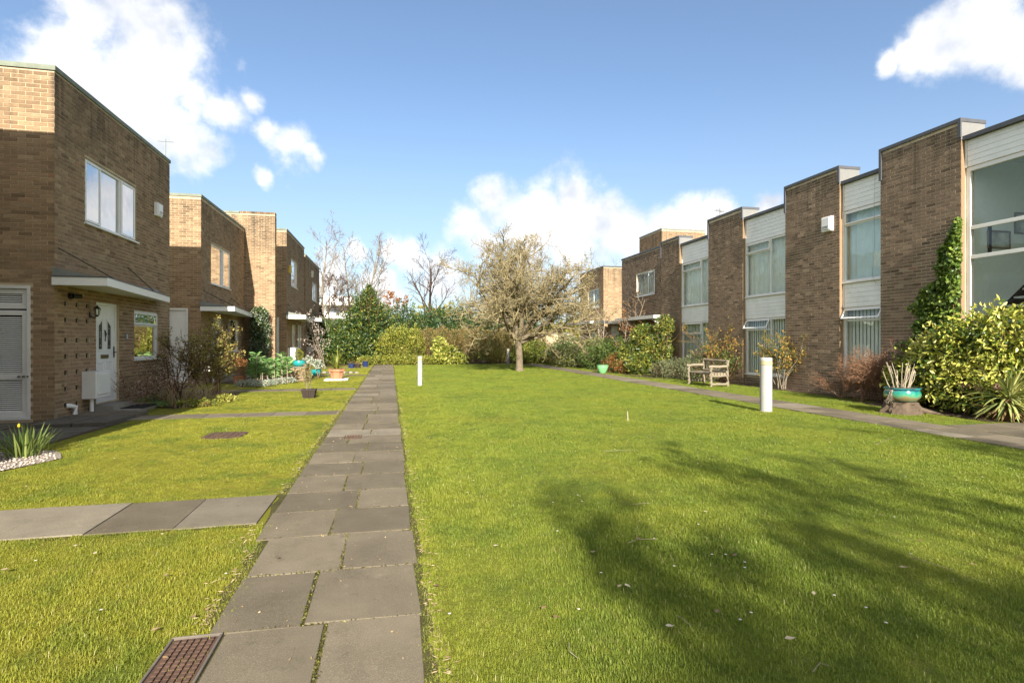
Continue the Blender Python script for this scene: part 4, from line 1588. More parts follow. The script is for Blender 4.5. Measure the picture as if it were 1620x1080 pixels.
X5, Y5a = -4.95, 34.9
Y5b = 41.5
p, q = yx(494, X5), yx(501, X5)
d0, d1 = yx(491.5, X5) + .2, yx(494.5, X5) + .3
g0, g1 = yx(500, X5), yx(504, X5)
_, zq = on_x(494, X5)
h5, pf, ps = left_house('farthest left house, next to the dark holly, with a small cream alarm box', X5, Y5a, Y5b, 6.55,
                        [(p, q, hz(475, zq), hz(444, zq)), (d0, d1, .2, 2.3), (g0, g1, 1.1, 2.3)], [], 0, west=-12, seed=51, flank_to=-7)
window(h5, pf, p, q, hz(475, zq), hz(444, zq), [(0, .5, 0, 1, 'fix'), (.5, 1, 0, 1, 'fix')], M['glass_left'], rec=.035, behind='net')
window(h5, pf, g0, g1, 1.1, 2.3, [(0, 1, .6, 1, 'open'), (0, 1, 0, .6, 'fix')], M['glass_left'], rec=.035, behind='side')
front_door(h5, pf, d0, d1, .2, 2.3, full=False)
canopy(h5, X5, Y5a - .15, Y5b - .8, .90, .35, 2.84, 2.64)
meter_box(h5, pf, Y5a + .4, Y5a + 1.3, .5, 1.15, .35)
alarm(h5, pf, yx(492.5, X5), hz(435, zq), .3, .42, .12, 'cream')

# the house before the first one: out of the frame, its shade falls on the first house's flank
h0 = thing('house', 'brick house standing just outside the left edge, shading the paving', 'house', (-5.0, 1.0, 0), 'staggered brick houses along the left side')
MB().box(-13.5, -5.02, .5, 8.15, 0, 6.75).build('wall', M['mortar_left'], h0)
MB().box(-13.5, -4.99, .47, 8.18, 6.752, 6.84).build('coping', M['lead_green'], h0)

# ================================================================== RIGHT TERRACE
def boards(root, P, u0, u1, v0, v1, n):
    hh = (v1 - v0) / n
    for i in range(n):
        a = v0 + i * hh
        m = MB()
        g = .0018
        pts = [P(u0, a + g, .016), P(u1, a + g, .016), P(u1, a + hh - g, .010), P(u0, a + hh - g, .010), P(u0, a + g, .0), P(u1, a + g, .0), P(u1, a + hh - g, .0), P(u0, a + hh - g, .0)]
        m.add(pts, [(0, 1, 2, 3), (0, 1, 5, 4), (3, 2, 6, 7), (0, 3, 7, 4), (1, 2, 6, 5)])
        m.build('board', M['board'], root)


def terrace_unit(label, X, pier, bay, zp, zb, uw, lw, lights_u, lights_l, behind_u, behind_l, singles, seed, depth=8.0, plinth=True, rec=.13, glass='glass'):
    """pier (y0,y1) brick front; bay (y0,y1) glazed front nearer the camera; zp/zb roof heights; uw/lw window (z0,z1)"""
    h = thing('terraced_house', label, 'house', (X, bay[0], 0), 'stepped terrace along the right side')
    P = plane_x(X, -1)
    Xb = X + rec
    PB = plane_x(Xb, -1)
    pw = core_wall(h, P, pier[0], pier[1], 0, zp, [], .42, M['mortar_right'])
    pw.name = 'pier'
    bricks(pw, P, pier[0] - .010, pier[1] + .010, 0, zp - .02, [], M['brick_right'], singles, seed)
    # returns of the pier beside the recessed bay (lighter buff brick puts the sunlit look into the colour)
    MB().box(X + .001, Xb - .03, pier[0] - .010, pier[0] - .001, 0, zb).build('pier_return', M['brick_left'], pw)
    MB().box(X - .012, X + .62, pier[0] - .016, pier[0] - .0105, zb + .02, zp - .002).build('parapet_cladding', M['clad'], pw)
    MB().box(X + .42, X + .62, pier[0] - .010, pier[1], zb - .6, zp - .001).build('parapet_core', M['clad'], pw)
    # coping of pier with its upright returns
    c = MB()
    c.box(X - .045, X + .64, pier[0] - .03, pier[1] + .03, zp, zp + .075)
    c.box(X - .045, X - .0125, pier[0] - .03, pier[0] + .035, zb + .06, zp - .001)
    c.box(X - .045, X - .0125, pier[1] - .035, pier[1] + .03, zb - .30, zp - .001)
    c.build('coping', M['grey_metal'], pw)
    # bay
    ops = [(bay[0] + .01, bay[1] - .01, uw[0], uw[1]), (bay[0] + .01, bay[1] - .01, lw[0], lw[1])] if lw else [(bay[0] + .01, bay[1] - .01, uw[0], uw[1])]
    bw = core_wall(h, PB, bay[0], bay[1], 0, zb, ops, .20, M['mortar_right'])
    bw.name = 'bay_wall'
    boards(bw, PB, bay[0] + .02, bay[1] - .045, uw[1] + .012, zb - .01, max(3, round((zb - uw[1]) / .125)))
    if lw:
        boards(bw, PB, bay[0] + .02, bay[1] - .045, lw[1] + .012, uw[0] - .045, max(3, round((uw[0] - lw[1]) / .125)))
        if lw[0] > .2:
            bricks(bw, PB, bay[0] + .01, bay[1] - .01, 0, lw[0] - .05, [], M['brick_right'], 0, seed + 2)
    MB().box(Xb - .035, Xb - .004, bay[1] - .04, bay[1] - .012, lw[1] if lw else uw[1], zb - .002).build('trim', M['white'], bw)
    cb = MB()
    cb.box(Xb - .11, Xb + .22, bay[0] - (.0), bay[1] - .02, zb, zb + .085)
    cb.build('coping', M['grey_metal'], bw)
    window(h, PB, bay[0] + .012, bay[1] - .012, uw[0], uw[1], lights_u, M[glass], rec=.0, behind=behind_u, sill_out=.07, fw=.085 if behind_u == 'stair' else .055)
    if lw:
        window(h, PB, bay[0] + .012, bay[1] - .012, lw[0], lw[1], lights_l, M[glass], rec=.0, behind=behind_l, sill_out=.07)
    # body
    b = MB()
    b.box(Xb + .202, X + depth, bay[0], pier[1], zb - .30, zb - .06)
    b.build('roof', M['lead'], h)
    if behind_u != 'stair':
        b = MB()
        b.box(Xb + .202, X + depth, bay[0] + .02, bay[1] - .02, 2.55, 2.72)
        b.build('floor', M['room'], h)
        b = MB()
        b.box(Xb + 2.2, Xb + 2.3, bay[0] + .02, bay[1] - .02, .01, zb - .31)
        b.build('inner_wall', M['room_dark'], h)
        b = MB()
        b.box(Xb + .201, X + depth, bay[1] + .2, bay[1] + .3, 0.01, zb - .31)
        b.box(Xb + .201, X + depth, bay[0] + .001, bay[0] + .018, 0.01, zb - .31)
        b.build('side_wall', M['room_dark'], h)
    return h, P, PB


XR = 11.8


def ry(px, X=XR):
    return on_x(px, X)[0]


yA0, yA1 = ry(1520), ry(1394)
yB0, yB1 = ry(1328), ry(1243)
# unit with the stair window (nearest, far right)
bayA = (6.55, yA0)
uA, P, PB = terrace_unit('nearest right-hand house with a tall three-part stair window and ivy on its pier', XR, (yA0, yA1), bayA, 6.10, 5.70, (.55, 5.12), None,
                         [(0, 1, .72, 1, 'fix'), (0, .6, .585, .72, 'fix'), (.6, 1, .585, .72, 'fix'), (0, 1, 0, .585, 'fix')], None, 'stair', None, 300, 61, glass='glass_stair')
# stair hall seen through the glass
Xh = XR + .13 + .205
MB().box(Xh, Xh + 5, bayA[1] - .02, bayA[1] + .1, .01, 5.39).build('hall_wall', M['stairhall'], uA)
MB().box(Xh, Xh + 5, bayA[0] + .001, bayA[0] + .1, .01, 5.39).build('hall_side_wall', M['stairhall'], uA)
MB().box(Xh + 2.6, Xh + 2.7, bayA[0], bayA[1], .01, 5.39).build('hall_back_wall', M['stairhall'], uA)
MB().box(Xh, Xh + 5, bayA[0] + .101, bayA[1] - .021, .01, .06).build('hall_floor', M['room'], uA)
MB().box(Xh, Xh + 5, bayA[0] + .101, bayA[1] - .021, 5.34, 5.39).build('hall_ceiling', M['stairhall'], uA)
yw = bayA[1] - .02


def inner(px, py):
    x, zc = on_y(px, yw)
    return x, hz(py, zc)


def picture(p0, p1, lab):
    (x0, z1), (x1, z0) = inner(*p0), inner(*p1)
    f = thing('picture', lab, 'picture', (x0, yw, z0))
    m = MB()
    Q = lambda u, v, w: (u, yw - w, v)
    frame_rect(m, Q, x0, x1, z0, z1, .03, .002, .03)
    m.build('frame', M['twig_grey'], f)
    MB().pbox(Q, x0 + .031, x1 - .031, z0 + .031, z1 - .031, .002, .01).build('print', M['picture'], f)


picture((1561, 364), (1597, 394), 'framed picture on the hall wall behind the stair window, left of the two')
picture((1604, 336), (1626, 371), 'framed picture higher on the hall wall at the right edge of the stair window')
MB().box(Xh + .35, Xh + .40, yw - .05, yw - .001, 3.30, 3.98).build('newel', M['black'], uA)
stx, stz = inner(1583, 487)
sr = MB()
for k in range(9):
    sr.box(stx + .10 + k * .24, stx + .36 + k * .24, yw - .95, yw - .012, stz + .02 + k * .19, stz + .06 + k * .19)
sr.build('stair_tread', M['white'], uA)
sb = MB()
a_, b_ = stx - .05, stx + 2.2
sb.add([(a_, yw - .008, stz - .25), (b_, yw - .008, stz - .25), (b_, yw - .008, stz + 1.75), (a_, yw - .008, stz - .02), (a_, yw - .003, stz - .25), (b_, yw - .003, stz - .25), (b_, yw - .003, stz + 1.75), (a_, yw - .003, stz - .02)],
       [(0, 1, 2, 3), (4, 5, 6, 7), (0, 1, 5, 4), (1, 2, 6, 5), (2, 3, 7, 6), (3, 0, 4, 7)])
sb.build('stair_side', M['void_shade'], uA)  # flat dark sheet stands for the unlit space under the treads

zu = lambda px, py, X=XR + .13: hz(py, on_x(px, X)[1])
uB, P, PB = terrace_unit('right-hand house with tall single windows, its lower top light open over vertical blinds', XR, (yB0, yB1), (yA1, yB0), 6.10, 5.66, (3.03, 4.93), (.46, 2.35),
                         [(0, 1, .80, 1, 'open'), (0, 1, 0, .80, 'fix')], [(0, 1, .82, 1, 'vent'), (0, 1, 0, .82, 'fix')], 'curtain_blue', 'blind', 150, 71)
yq, zq = on_x(1312, XR)
alarm(uB, P, yq, hz(355, zq), .34, .40, .14)
XC = 11.95
yC0, yC1 = ry(1175, XC), ry(1121, XC)
wC = ry(1243, XC + .02)
uC, P, PB = terrace_unit('right-hand house with two-part windows, the one behind the flowering climber ajar', XC, (yC0, yC1), (yB1 + .012, yC0), 6.05, 5.66, (2.98, 4.82), (.34, 2.22),
                         [(0, .45, 0, 1, 'fix'), (.45, 1, .80, 1, 'open'), (.45, 1, 0, .80, 'fix')], [(0, .45, 0, 1, 'fix'), (.45, 1, .80, 1, 'vent'), (.45, 1, 0, .80, 'fix')], 'curtain', 'blind', 0, 81)
XD = 12.2
yD0, yD1 = ry(1075, XD), ry(1046, XD)
uD, P, PB = terrace_unit('right-hand house of two-part windows behind the log bench and low shrubs', XD, (yD0, yD1), (yC1 + .012, yD0), 5.95, 5.58, (2.95, 4.80), (.5, 2.25),
                         [(0, .42, 0, 1, 'fix'), (.42, 1, .80, 1, 'open'), (.42, 1, 0, .80, 'fix')], [(0, .42, 0, 1, 'fix'), (.42, 1, .72, 1, 'open'), (.42, 1, 0, .72, 'fix')], 'curtain', 'blind', 0, 91)
# thin loose cables hanging on two bays
for (u_, px, X_c) in ((uB, 1387, XR + .13), (uC, 0, 0)):
    if px:
        yq = ry(px, X_c)
        MB().tube([(X_c - .05, yq, 5.6), (X_c - .06, yq + .02, 4.9), (X_c - .07, yq - .01, 3.9), (X_c - .07, yq + .06, 3.1), (X_c - .06, yq - .03, 2.9)], .003, 5).build('cable', M['black'], u_)

# end house of the terrace
XE = 12.8
yE1 = ry(984, XE)
p, q = ry(1036, XE), ry(1007, XE)
_, zq = on_x(1022, XE)
uE = thing('end_house', 'plain brick end house past the terrace with a small upper window and pale porch roof', 'house', (XE, yD1, 0))
P = plane_x(XE, -1)
oE = [(p, q, hz(467, zq), hz(430, zq)), (ry(1012, XE), ry(1000, XE), 1.0, 2.2), (ry(1043, XE), ry(1030, XE), .1, 2.15)]
we = core_wall(uE, P, yD1 + .001, yE1, 0, 6.02, oE, .28, M['mortar_right'])
bricks(we, P, yD1 + .01, yE1 + .01, 0, 6.0, oE, M['brick_right'], 0, 95)
window(uE, P, p, q, hz(467, zq), hz(430, zq), [(0, .35, 0, 1, 'open'), (.35, 1, 0, 1, 'fix')], M['glass'], rec=.03, behind=None)
window(uE, P, oE[1][0], oE[1][1], 1.0, 2.2, [(0, 1, 0, 1, 'fix')], M['glass'], rec=.03, behind=None)
MB().pbox(P, oE[2][0], oE[2][1], .1, 2.15, -.1, -.04, c=.01).build('timber_door', M['timber'], uE)
MB().box(XE - .045, XE + .3, yD1 + .031, yE1 + .03, 6.021, 6.10).build('coping', M['grey_metal'], uE)
MB().box(XE + .281, XE + 8, yD1 + .01, yE1, 0, 5.7).build('body', M['mortar_right'], uE)
MB().box(XE - .95, XE - .012, yD1 + .05, yE1 - 1.2, 2.52, 2.68).build('porch_roof', M['white_paint'], uE)
MB().tube([(XE - .9, yD1 + .3, 2.5), (XE - .02, yD1 + .3, 1.95)], .04, 6).build('bracket', M['white_paint'], uE)
# brick stair tower behind the end of the terrace
tw = thing('brick_tower', 'pale sunlit brick tank housing rising behind the far end of the terrace roof', 'building', (17.5, 30, 0))
tx0, tx1 = at(1047, 30.0), at(1116, 30.0)
_, zt0 = on_y(1047, 30.0)
ht = hz(363, zt0)
pt_ = plane_y(30.0)
ct = core_wall(tw, pt_, tx0, tx1, 0, ht, [], .3, M['mortar_left'])
nb = round((tx1 - tx0) / STEP)
bricks(ct, pt_, tx0 - .01, tx1, 5.2 - (5.2 % COURSE), ht - .02, [], M['brick_left'], 0, 97)
MB().box(tx0, tx1, 30.301, 33, 0, ht).build('rear_wall', M['mortar_left'], tw)
bricks(ct, plane_x(tx0, -1), 30.0, 33, 5.2 - (5.2 % COURSE), ht - .02, [], M['brick_left'], 0, 96)
MB().box(tx0 - .03, tx1 + .03, 29.97, 33, ht + .001, ht + .08).build('coping', M['lead'], tw)

# far house beyond the terrace
XF, YF = 14.25, 35.9
YF1 = ry(918, XF)
hf = thing('far_house', 'small far brick house with a sunlit parapet, half hidden by the spreading tree', 'house', (XF, YF, 0))
HF = 6.55
P = plane_x(XF, -1)
p, q = ry(948, XF), ry(930, XF)
_, zq = on_x(940, XF)
of = [(p, q, hz(487, zq), hz(458, zq)), (ry(945, XF), ry(935, XF), .1, 2.2)]
wf = core_wall(hf, P, YF, YF1, 0, HF, of, .28, M['mortar_left'])
bricks(wf, P, YF - .01, YF1, 0, HF - .02, of, M['brick_left'], 0, 98)
ps = plane_y(YF)
fx0, fx1 = at(967, YF), at(979, YF)
ws = core_wall(hf, ps, XF + .281, XF + 8, 0, HF, [(fx0, fx1, .1, 2.5)], .28, M['mortar_left'])
bricks(ws, ps, XF - .01, XF + 3, 0, HF - .02, [(fx0, fx1, .1, 2.5)], M['brick_left'], 0, 99)
MB().pbox(ps, fx0, fx1, .1, 2.5, -.1, -.03, c=.01).build('cupboard_door', M['white_paint'], hf)
window(hf, P, p, q, of[0][2], of[0][3], [(0, .5, 0, 1, 'fix'), (.5, 1, 0, 1, 'fix')], M['glass'], rec=.03, behind='net')
front_door(hf, P, of[1][0], of[1][1], .1, 2.2, full=False)
MB().box(XF - .03, XF + 8, YF - .03, YF1 + .03, HF + .001, HF + .085).build('coping', M['grey_metal'], hf)
MB().box(XF + .281, XF + 8, YF + .281, YF1, 0, HF - .2).build('body', M['mortar_left'], hf)
MB().box(XF - 1.3, XF - .012, YF - .9, YF1 - .5, 2.65, 2.84).build('porch_roof', M['white_paint'], hf)
MB().box(XF + .3, XF + 3, YF - .9, YF - .012, 2.65, 2.84).build('side_porch_roof', M['white_paint'], hf)
MB().tube([(XF + 2.2, YF - .06, 0), (XF + 2.2, YF - .06, 6.4)], .05, 8).build('downpipe', M['clad'], hf)
# an unseen house shading the far house's flank stands behind the terrace end (the end house body)

# white block of flats far behind
ab = thing('apartment_block', 'distant white block of flats seen past the last left house', 'building', (-6, 120, 0))
zcf = 120 / (CA - 0 * SA)
xa, xb = at(480, 120), at(600, 120)
z0_, z1_, z2_ = 1.45 + 62 / 880 * 116, 1.45 + 70 / 880 * 116, 0
hzf = lambda py: hz(py, 122)
MB().box(xa, xb, 120, 132, 0, hzf(486)).build('wall', M['flat_white'], ab)
MB().box(at(511, 119), at(556, 119), 119.2, 130, hzf(486) + .01, hzf(473)).build('penthouse', M['flat_white'], ab)
MB().box(at(536, 119) , at(545, 119), 118.9, 119.19, hzf(483), hzf(476)).build('window', M['flat_dark'], ab)
MB().box(xa, xb + .5, 117.6, 119.99, hzf(486) - .1, hzf(482.5)).build('balcony_slab', M['flat_white'], ab)
for fl_ in range(4):
    zt = hzf(487.5) - fl_ * 2.9
    x = xa + .5
    while x < xb - 3:
        w = 3.1
        MB().box(x, x + w, 119.9, 119.99, zt - 1.35, zt).build('window', M['flat_dark'], ab)
        x += w + .9
    MB().box(xa, xb, 118.4, 119.88, zt - 2.55, zt - 1.5).build('balcony', M['flat_white'], ab)

# ================================================================== STREET FURNITURE AND GARDEN OBJECTS
def bollard(x, y, h, r, lab, mat='bollard'):
    t = thing('bollard_light', lab, 'bollard', (x, y, 0), 'white bollard lights on the lawn')
    MB().lathe((x, y, 0), [(r, -.03), (r, h * .865)], 28).build('post', M[mat], t, smooth=True)
    MB().lathe((x, y, 0), [(r * .97, h * .8655), (r * 1.03, h * .87), (r * 1.03, h * .935), (r * .97, h * .94)], 28).build('diffuser_band', M['lamp_band'], t, smooth=True)
    MB().lathe((x, y, 0), [(r * 1.01, h * .9405), (r * 1.01, h * .985), (r * .9, h), (0.01, h * 1.003)], 28).build('cap', M[mat], t, smooth=True)
    return t


bollard(7.51, 10.02, 1.12, .118, 'nearest and largest white bollard light, at the lawn edge by the right path')
bollard(.93, 18.3, .97, .078, 'slim white bollard light near the far end of the main path')
bollard(7.0, 33.2, 1.02, .085, 'small bollard light, greyed for shade, far off beside the spreading tree trunk', 'clad')  # grey material stands for shade on a white post

# stick standing in the lawn
st = MB()
st.tube([(4.19, 9.37, -.02), (4.185, 9.375, .10), (4.178, 9.37, .19)], [.010, .009, .008], 6)
st.build('stick', M['twig_pale'], None, (4.19, 9.37, 0), label='short pale stick standing upright in the middle of the lawn', category='x') if False else tag(st.build('stick', M['twig_pale'], None, (4.19, 9.37, 0)), 'short pale stick standing upright in the middle of the lawn', 'stick')


# log bench
def log(m, a, b, r, seed, n=8):
    rg_ = random.Random(seed)
    a, b = Vector(a), Vector(b)
    k = 5
    pts, rr = [], []
    for i in range(k + 1):
        t = i / k
        p = a.lerp(b, t)
        if 0 < i < k:
            p += Vector((rg_.uniform(-1, 1), rg_.uniform(-1, 1), rg_.uniform(-1, 1))) * r * .25
        pts.append(p)
        rr.append(r * rg_.uniform(.9, 1.1))
    m.tube(pts, rr, n)


bx0, bx1, by0, by1 = 9.86, 10.44, 15.78, 17.12
t = thing('bench', 'weathered log bench with crossed branch back facing the right-hand path', 'bench', (10.15, 16.4, 0))
for (x, y, h, s_) in ((bx0, by0, .62, 1), (bx0, by1, .62, 2), (bx1, by0, .86, 3), (bx1, by1, .88, 4)):
    m = MB()
    log(m, (x, y, 0), (x, y, h), .048, s_)
    m.build('leg', M['wood'], t, smooth=True)
for (y, s_) in ((by0, 5), (by1, 6)):
    m = MB()
    log(m, (bx0 - .09, y, .645), (bx1 - .03, y, .66), .044, s_)
    m.build('armrest', M['wood'], t, smooth=True)
    m = MB()
    log(m, (bx0, y, .10 if s_ == 5 else .16), (bx1, y, .10), .036, s_ + 10)
    log(m, (bx0, y, .36), (bx1, y, .36), .036, s_ + 12)
    m.build('side_rail', M['wood'], t, smooth=True)
for i in range(5):
    m = MB()
    log(m, (bx0 + .04 + i * .105, by0 - .03, .42), (bx0 + .04 + i * .105, by1 + .03, .42), .045, 20 + i, 6)
    m.build('seat_log', M['wood'], t, smooth=True)
m = MB()
log(m, (bx1, by0 - .05, .82), (bx1, by1 + .05, .83), .045, 31)
m.build('top_rail', M['wood'], t, smooth=True)
m = MB()
log(m, (bx1, by0, .50), (bx1, by1, .50), .035, 32)
m.build('lower_rail', M['wood'], t, smooth=True)
for i in range(9):
    m = MB()
    a = by0 + .08 + i * .13
    b = a + (.28 if i % 2 else .12)
    log(m, (bx1, min(a, by1 - .05), .52), (bx1, min(b, by1 - .04), .80), .018, 40 + i, 6)
    m.build('back_branch', M['wood'], t, smooth=True)


# pots
def pot(name, lab, cat, x, y, z, prof, mat, n=22, soil=True, smooth=True, group=None):
    t_ = thing(name, lab, cat, (x, y, z), group)
    m_ = MB()
    m_.lathe((x, y, z), prof, n)
    m_.build('body', M[mat], t_, smooth=smooth)
    if soil:
        r_, h_ = prof[-1][0], prof[-1][1]
        MB().lathe((x, y, z), [(r_ * .9, h_ + .001), (r_ * .9, h_ + .004)], n).build('potting_soil', M['soil'], t_)
    return t_


def rim_prof(rb, rt, h, rim=.03, lip=.012):
    return [(rb, 0), (rt * .97, h - rim), (rt + lip, h - rim + .002), (rt + lip, h), (rt - .01, h)]


gx, gy = gnd(953, 590)
pot('planter', 'light green glazed garden pot standing on the grass by the far right shrubs', 'plant pot', gx, gy, 0,
    [(.14, 0), (.19, .08), (.24, .20), (.265, .30), (.255, .35), (.275, .365), (.28, .385), (.25, .385)], 'green_glaze')


def dwarf(name, root, c, n, rx, rz, ll, lw, mat, seed, up=.4, D=None):
    rg_ = np.random.default_rng(seed)
    C, Dd = lump_points(rg_, [(c[0], c[1], c[2], rx, rx, rz)], n, .6)
    V, T, tt = leaf_mesh(rg_, C, ll, lw, Dd + rg_.normal(size=Dd.shape) * .5 + [0, 0, up])
    foliage(name, root, V, T, tt, L[mat])


def blades(root, name, c, n, l0, l1, w, mat, seed, spread=.9, base_r=.05, droop=.8, k=5, singles=False, elev=(15, 85)):
    """arching strap leaves"""
    rg_ = np.random.default_rng(seed)
    VV, QQ, TT = [], [], []
    for i in range(n):
        az = rg_.uniform(0, 2 * np.pi)
        el = np.radians(rg_.uniform(*elev))
        ln = rg_.uniform(l0, l1)
        p = np.array([c[0] + math.cos(az) * base_r * rg_.uniform(0, 1), c[1] + math.sin(az) * base_r * rg_.uniform(0, 1), c[2]])
        e = el
        pts = [p]
        for s in range(k):
            d = np.array([math.cos(az) * math.cos(e), math.sin(az) * math.cos(e), math.sin(e)])
            p = p + d * ln / k
            if p[2] < .02:
                p[2] = .02
            pts.append(p)
            e -= droop / k * rg_.uniform(.4, 1.4)
        sd_ = np.array([-math.sin(az), math.cos(az), 0])
        V = []
        for j, q in enumerate(pts):
            t_ = j / k
            ww = w * (.55 + .9 * t_) * (1 - t_) ** .6 * 1.1 if t_ < 1 else 0.0008
            V += [q - sd_ * ww * .5, q + np.array([0, 0, -ww * .18]), q + sd_ * ww * .5]
        Q = []
        for j in range(k):
            for h_ in range(2):
                Q.append((j * 3 + h_, j * 3 + h_ + 1, j * 3 + 3 + h_ + 1, j * 3 + 3 + h_))
        tn = np.tile([.2 + rg_.uniform(-.1, .2), .75 + rg_.uniform(-.2, .2), .2], k + 1) if singles == 'striped' else np.full(3 * (k + 1), rg_.uniform(0, 1))
        if singles:
            me = np_mesh(name, np.array(V), Q, None, tn)
            link(name, me, L[mat], root)
        else:
            b = sum(len(v) for v in VV)
            VV.append(np.array(V))
            QQ.append(np.array(Q) + b)
            TT.append(tn)
    if not singles:
        me = np_mesh(name, np.concatenate(VV), np.concatenate(QQ), None, np.concatenate(TT))
        tag(link(name, me, L[mat], root), kind='stuff')


# daffodils in the gravel
dfx, dfy = gnd(40, 722)
t = thing('daffodil_clump', 'clump of green daffodil leaves with a yellow bud by the gravel patch', 'plant', (dfx, dfy, 0))
blades(t, 'leaf', (dfx, dfy, .01), 95, .25, .46, .026, 'daff', 3, base_r=.24, droop=.35, singles=True, elev=(48, 88))
m = MB()
for i, (dx, dz) in enumerate(((-.20, .33), (.02, .39), (.12, .36))):
    m.tube([(dfx + dx * .6, dfy - .1, 0), (dfx + dx, dfy - .16, dz)], .004, 4)
m.build('flower_stem', L['daff'], t)
m = MB()
for i, (dx, dz) in enumerate(((-.20, .33), (.02, .39))):
    m.lathe((dfx + dx, dfy - .16, dz), [(.004, 0), (.016, .01), (.012, .04), (.002, .05)], 8)
m.build('bud', L['yflower'], t)
shrub('ground_plant', 'low dark creeping plant on the gravel at the left edge', 'plant', [(-5.3, 7.0, .03, .35, .2, .07), (-5.1, 7.35, .03, .3, .2, .07)], 900, .035, .02, 'mid', 9, shell=.8, stems=3)

# black square planter with a twiggy plant
px_, py_ = gnd(489, 629)
t = thing('planter', 'black square planter with a straggly twiggy plant on the second left lawn', 'plant pot', (px_, py_, 0))
m = MB()
rp_, rb_ = .24, .19
m.lathe((px_, py_, 0), [(rb_, 0), (rp_, .20), (rp_ + .012, .201), (rp_ + .012, .225), (rp_ - .02, .225)], 4)
m.build('body', M['dark_plastic'], t)
m = MB()
for i in range(4):
    for j in range(-2, 3):
        a = math.pi / 4 * (2 * i)
        cx_, cy_ = math.cos(a), math.sin(a)
        sx, sy = -cy_, cx_
        r0, r1 = rb_ * .709, rp_ * .709
        m.tube([(px_ + cx_ * r0 + sx * j * .05, py_ + cy_ * r0 + sy * j * .05, .01), (px_ + cx_ * r1 + sx * j * .062, py_ + cy_ * r1 + sy * j * .062, .195)], .008, 4)
m.build('rib', M['dark_plastic'], t, kind='stuff')
t = thing('twiggy_plant', 'straggly olive-leaved plant growing in the black square planter', 'plant', (px_, py_, .22))
V, Q, tips = grow(5, [(px_ + random.uniform(-.06, .06), py_ + random.uniform(-.06, .06), .2) for _ in range(7)], [(random.uniform(-.25, .25), random.uniform(-.25, .25), 1) for _ in range(7)], [.62] * 7, [.007] * 7,
                  [dict(seg=5, sides=4, wig=.12, up=.05, kids=7, t0=.2, ang=35, lr=.35, rr=.6), dict(seg=3, sides=3, wig=.2, up=.1)])
branches('stem', t, V, Q, M['twig_grey'])
rgx_ = np.random.default_rng(3)
C = tips[2].reshape(-1, 3)
C = C[rgx_.integers(0, len(C), 420)] + rgx_.normal(size=(420, 3)) * .02
V, T, tt = leaf_mesh(rgx_, C, .045, .016)
foliage('foliage', t, V, T, tt, L['olive'])

# terracotta pot with cordyline on a white slab
tx, ty = gnd(533, 601)
tag(MB().box(tx - .42, tx + .42, ty - .42, ty + .42, .004, .05).build('white_slab', M['white_paint'], None, (tx, ty, 0)), 'white painted slab under the terracotta pot', 'slab')
pot('planter', 'large terracotta pot on the white slab near the main path', 'plant pot', tx, ty, .05, [(.20, 0), (.26, .27), (.305, .275), (.315, .37), (.28, .37)], 'terracotta', 8, smooth=False)
t = thing('cordyline', 'spiky yellow green palm lily in the terracotta pot', 'plant', (tx, ty, .42))
blades(t, 'leaf', (tx, ty, .42), 46, .5, 1.05, .045, 'yellow_green', 5, base_r=.05, droop=.9, singles=True, elev=(25, 88))

# turquoise pots
ax, ay = gnd(500, 594)
t = pot('planter', 'turquoise pot with yellow green plant beside the brick pier', 'plant pot', ax, ay, 0, [(.15, 0), (.22, .12), (.24, .26), (.22, .27)], 'turq')
t = thing('potted_plant', 'bushy yellow plant in the lower turquoise pot', 'plant', (ax, ay, .27))
dwarf('foliage', t, (ax, ay, .42), 420, .28, .20, .08, .045, 'yellow_green', 6)
# brick pier wall
bx_, by_ = gnd(470, 603)
t = thing('brick_planter_wall', 'low brick wall with pier carrying a turquoise pot in front of the third left house', 'wall', (bx_, by_, 0))
wm = core_wall(t, plane_y(by_), bx_ - .95, bx_ + .28, 0, .48, [], .3, M['mortar_left'])
bricks(wm, plane_y(by_), bx_ - .95, bx_ + .28, 0, .47, [], M['brick_left'], 0, 3)
pxx = plane_x(bx_ + .28, 1)
bricks(wm, pxx, by_, by_ + .3, 0, .47, [], M['brick_left'], 0, 4)
MB().box(bx_ - 1.0, bx_ + .32, by_ - .04, by_ + .36, .481, .53).build('coping', M['concrete'], t)
pot('planter', 'turquoise pot with clipped green cone standing on the low brick wall', 'plant pot', bx_ + .05, by_ + .14, .53, [(.12, 0), (.20, .05), (.23, .13), (.20, .22), (.22, .24), (.19, .24)], 'turq')
t = thing('topiary', 'small clipped cone bush in the pot on the brick wall', 'plant', (bx_ + .05, by_ + .14, .77))
rg_ = np.random.default_rng(4)
n_ = 700
hh = rg_.uniform(0, 1, n_)
rr = .16 * np.sin(np.clip(hh * 1.05 + .12, 0, 1.1) * np.pi * .88) * np.sqrt(rg_.uniform(.5, 1, n_)) + .01
az = rg_.uniform(0, 6.28, n_)
C = np.stack([bx_ + .05 + rr * np.cos(az), by_ + .14 + rr * np.sin(az), .78 + hh * .42], 1)
V, T, tt = leaf_mesh(rg_, C, .035, .018, None)
foliage('foliage', t, V, T, tt, L['yellow_green'])
shrub('potted_shrub', 'cream variegated shrub behind the low brick wall', 'plant', [(bx_ + .15, by_ + 1.6, .68, .25, .22, .2), (bx_ + .55, by_ + 1.5, .55, .2, .2, .2)], 420, .12, .06, 'silver', 14, stems=4)

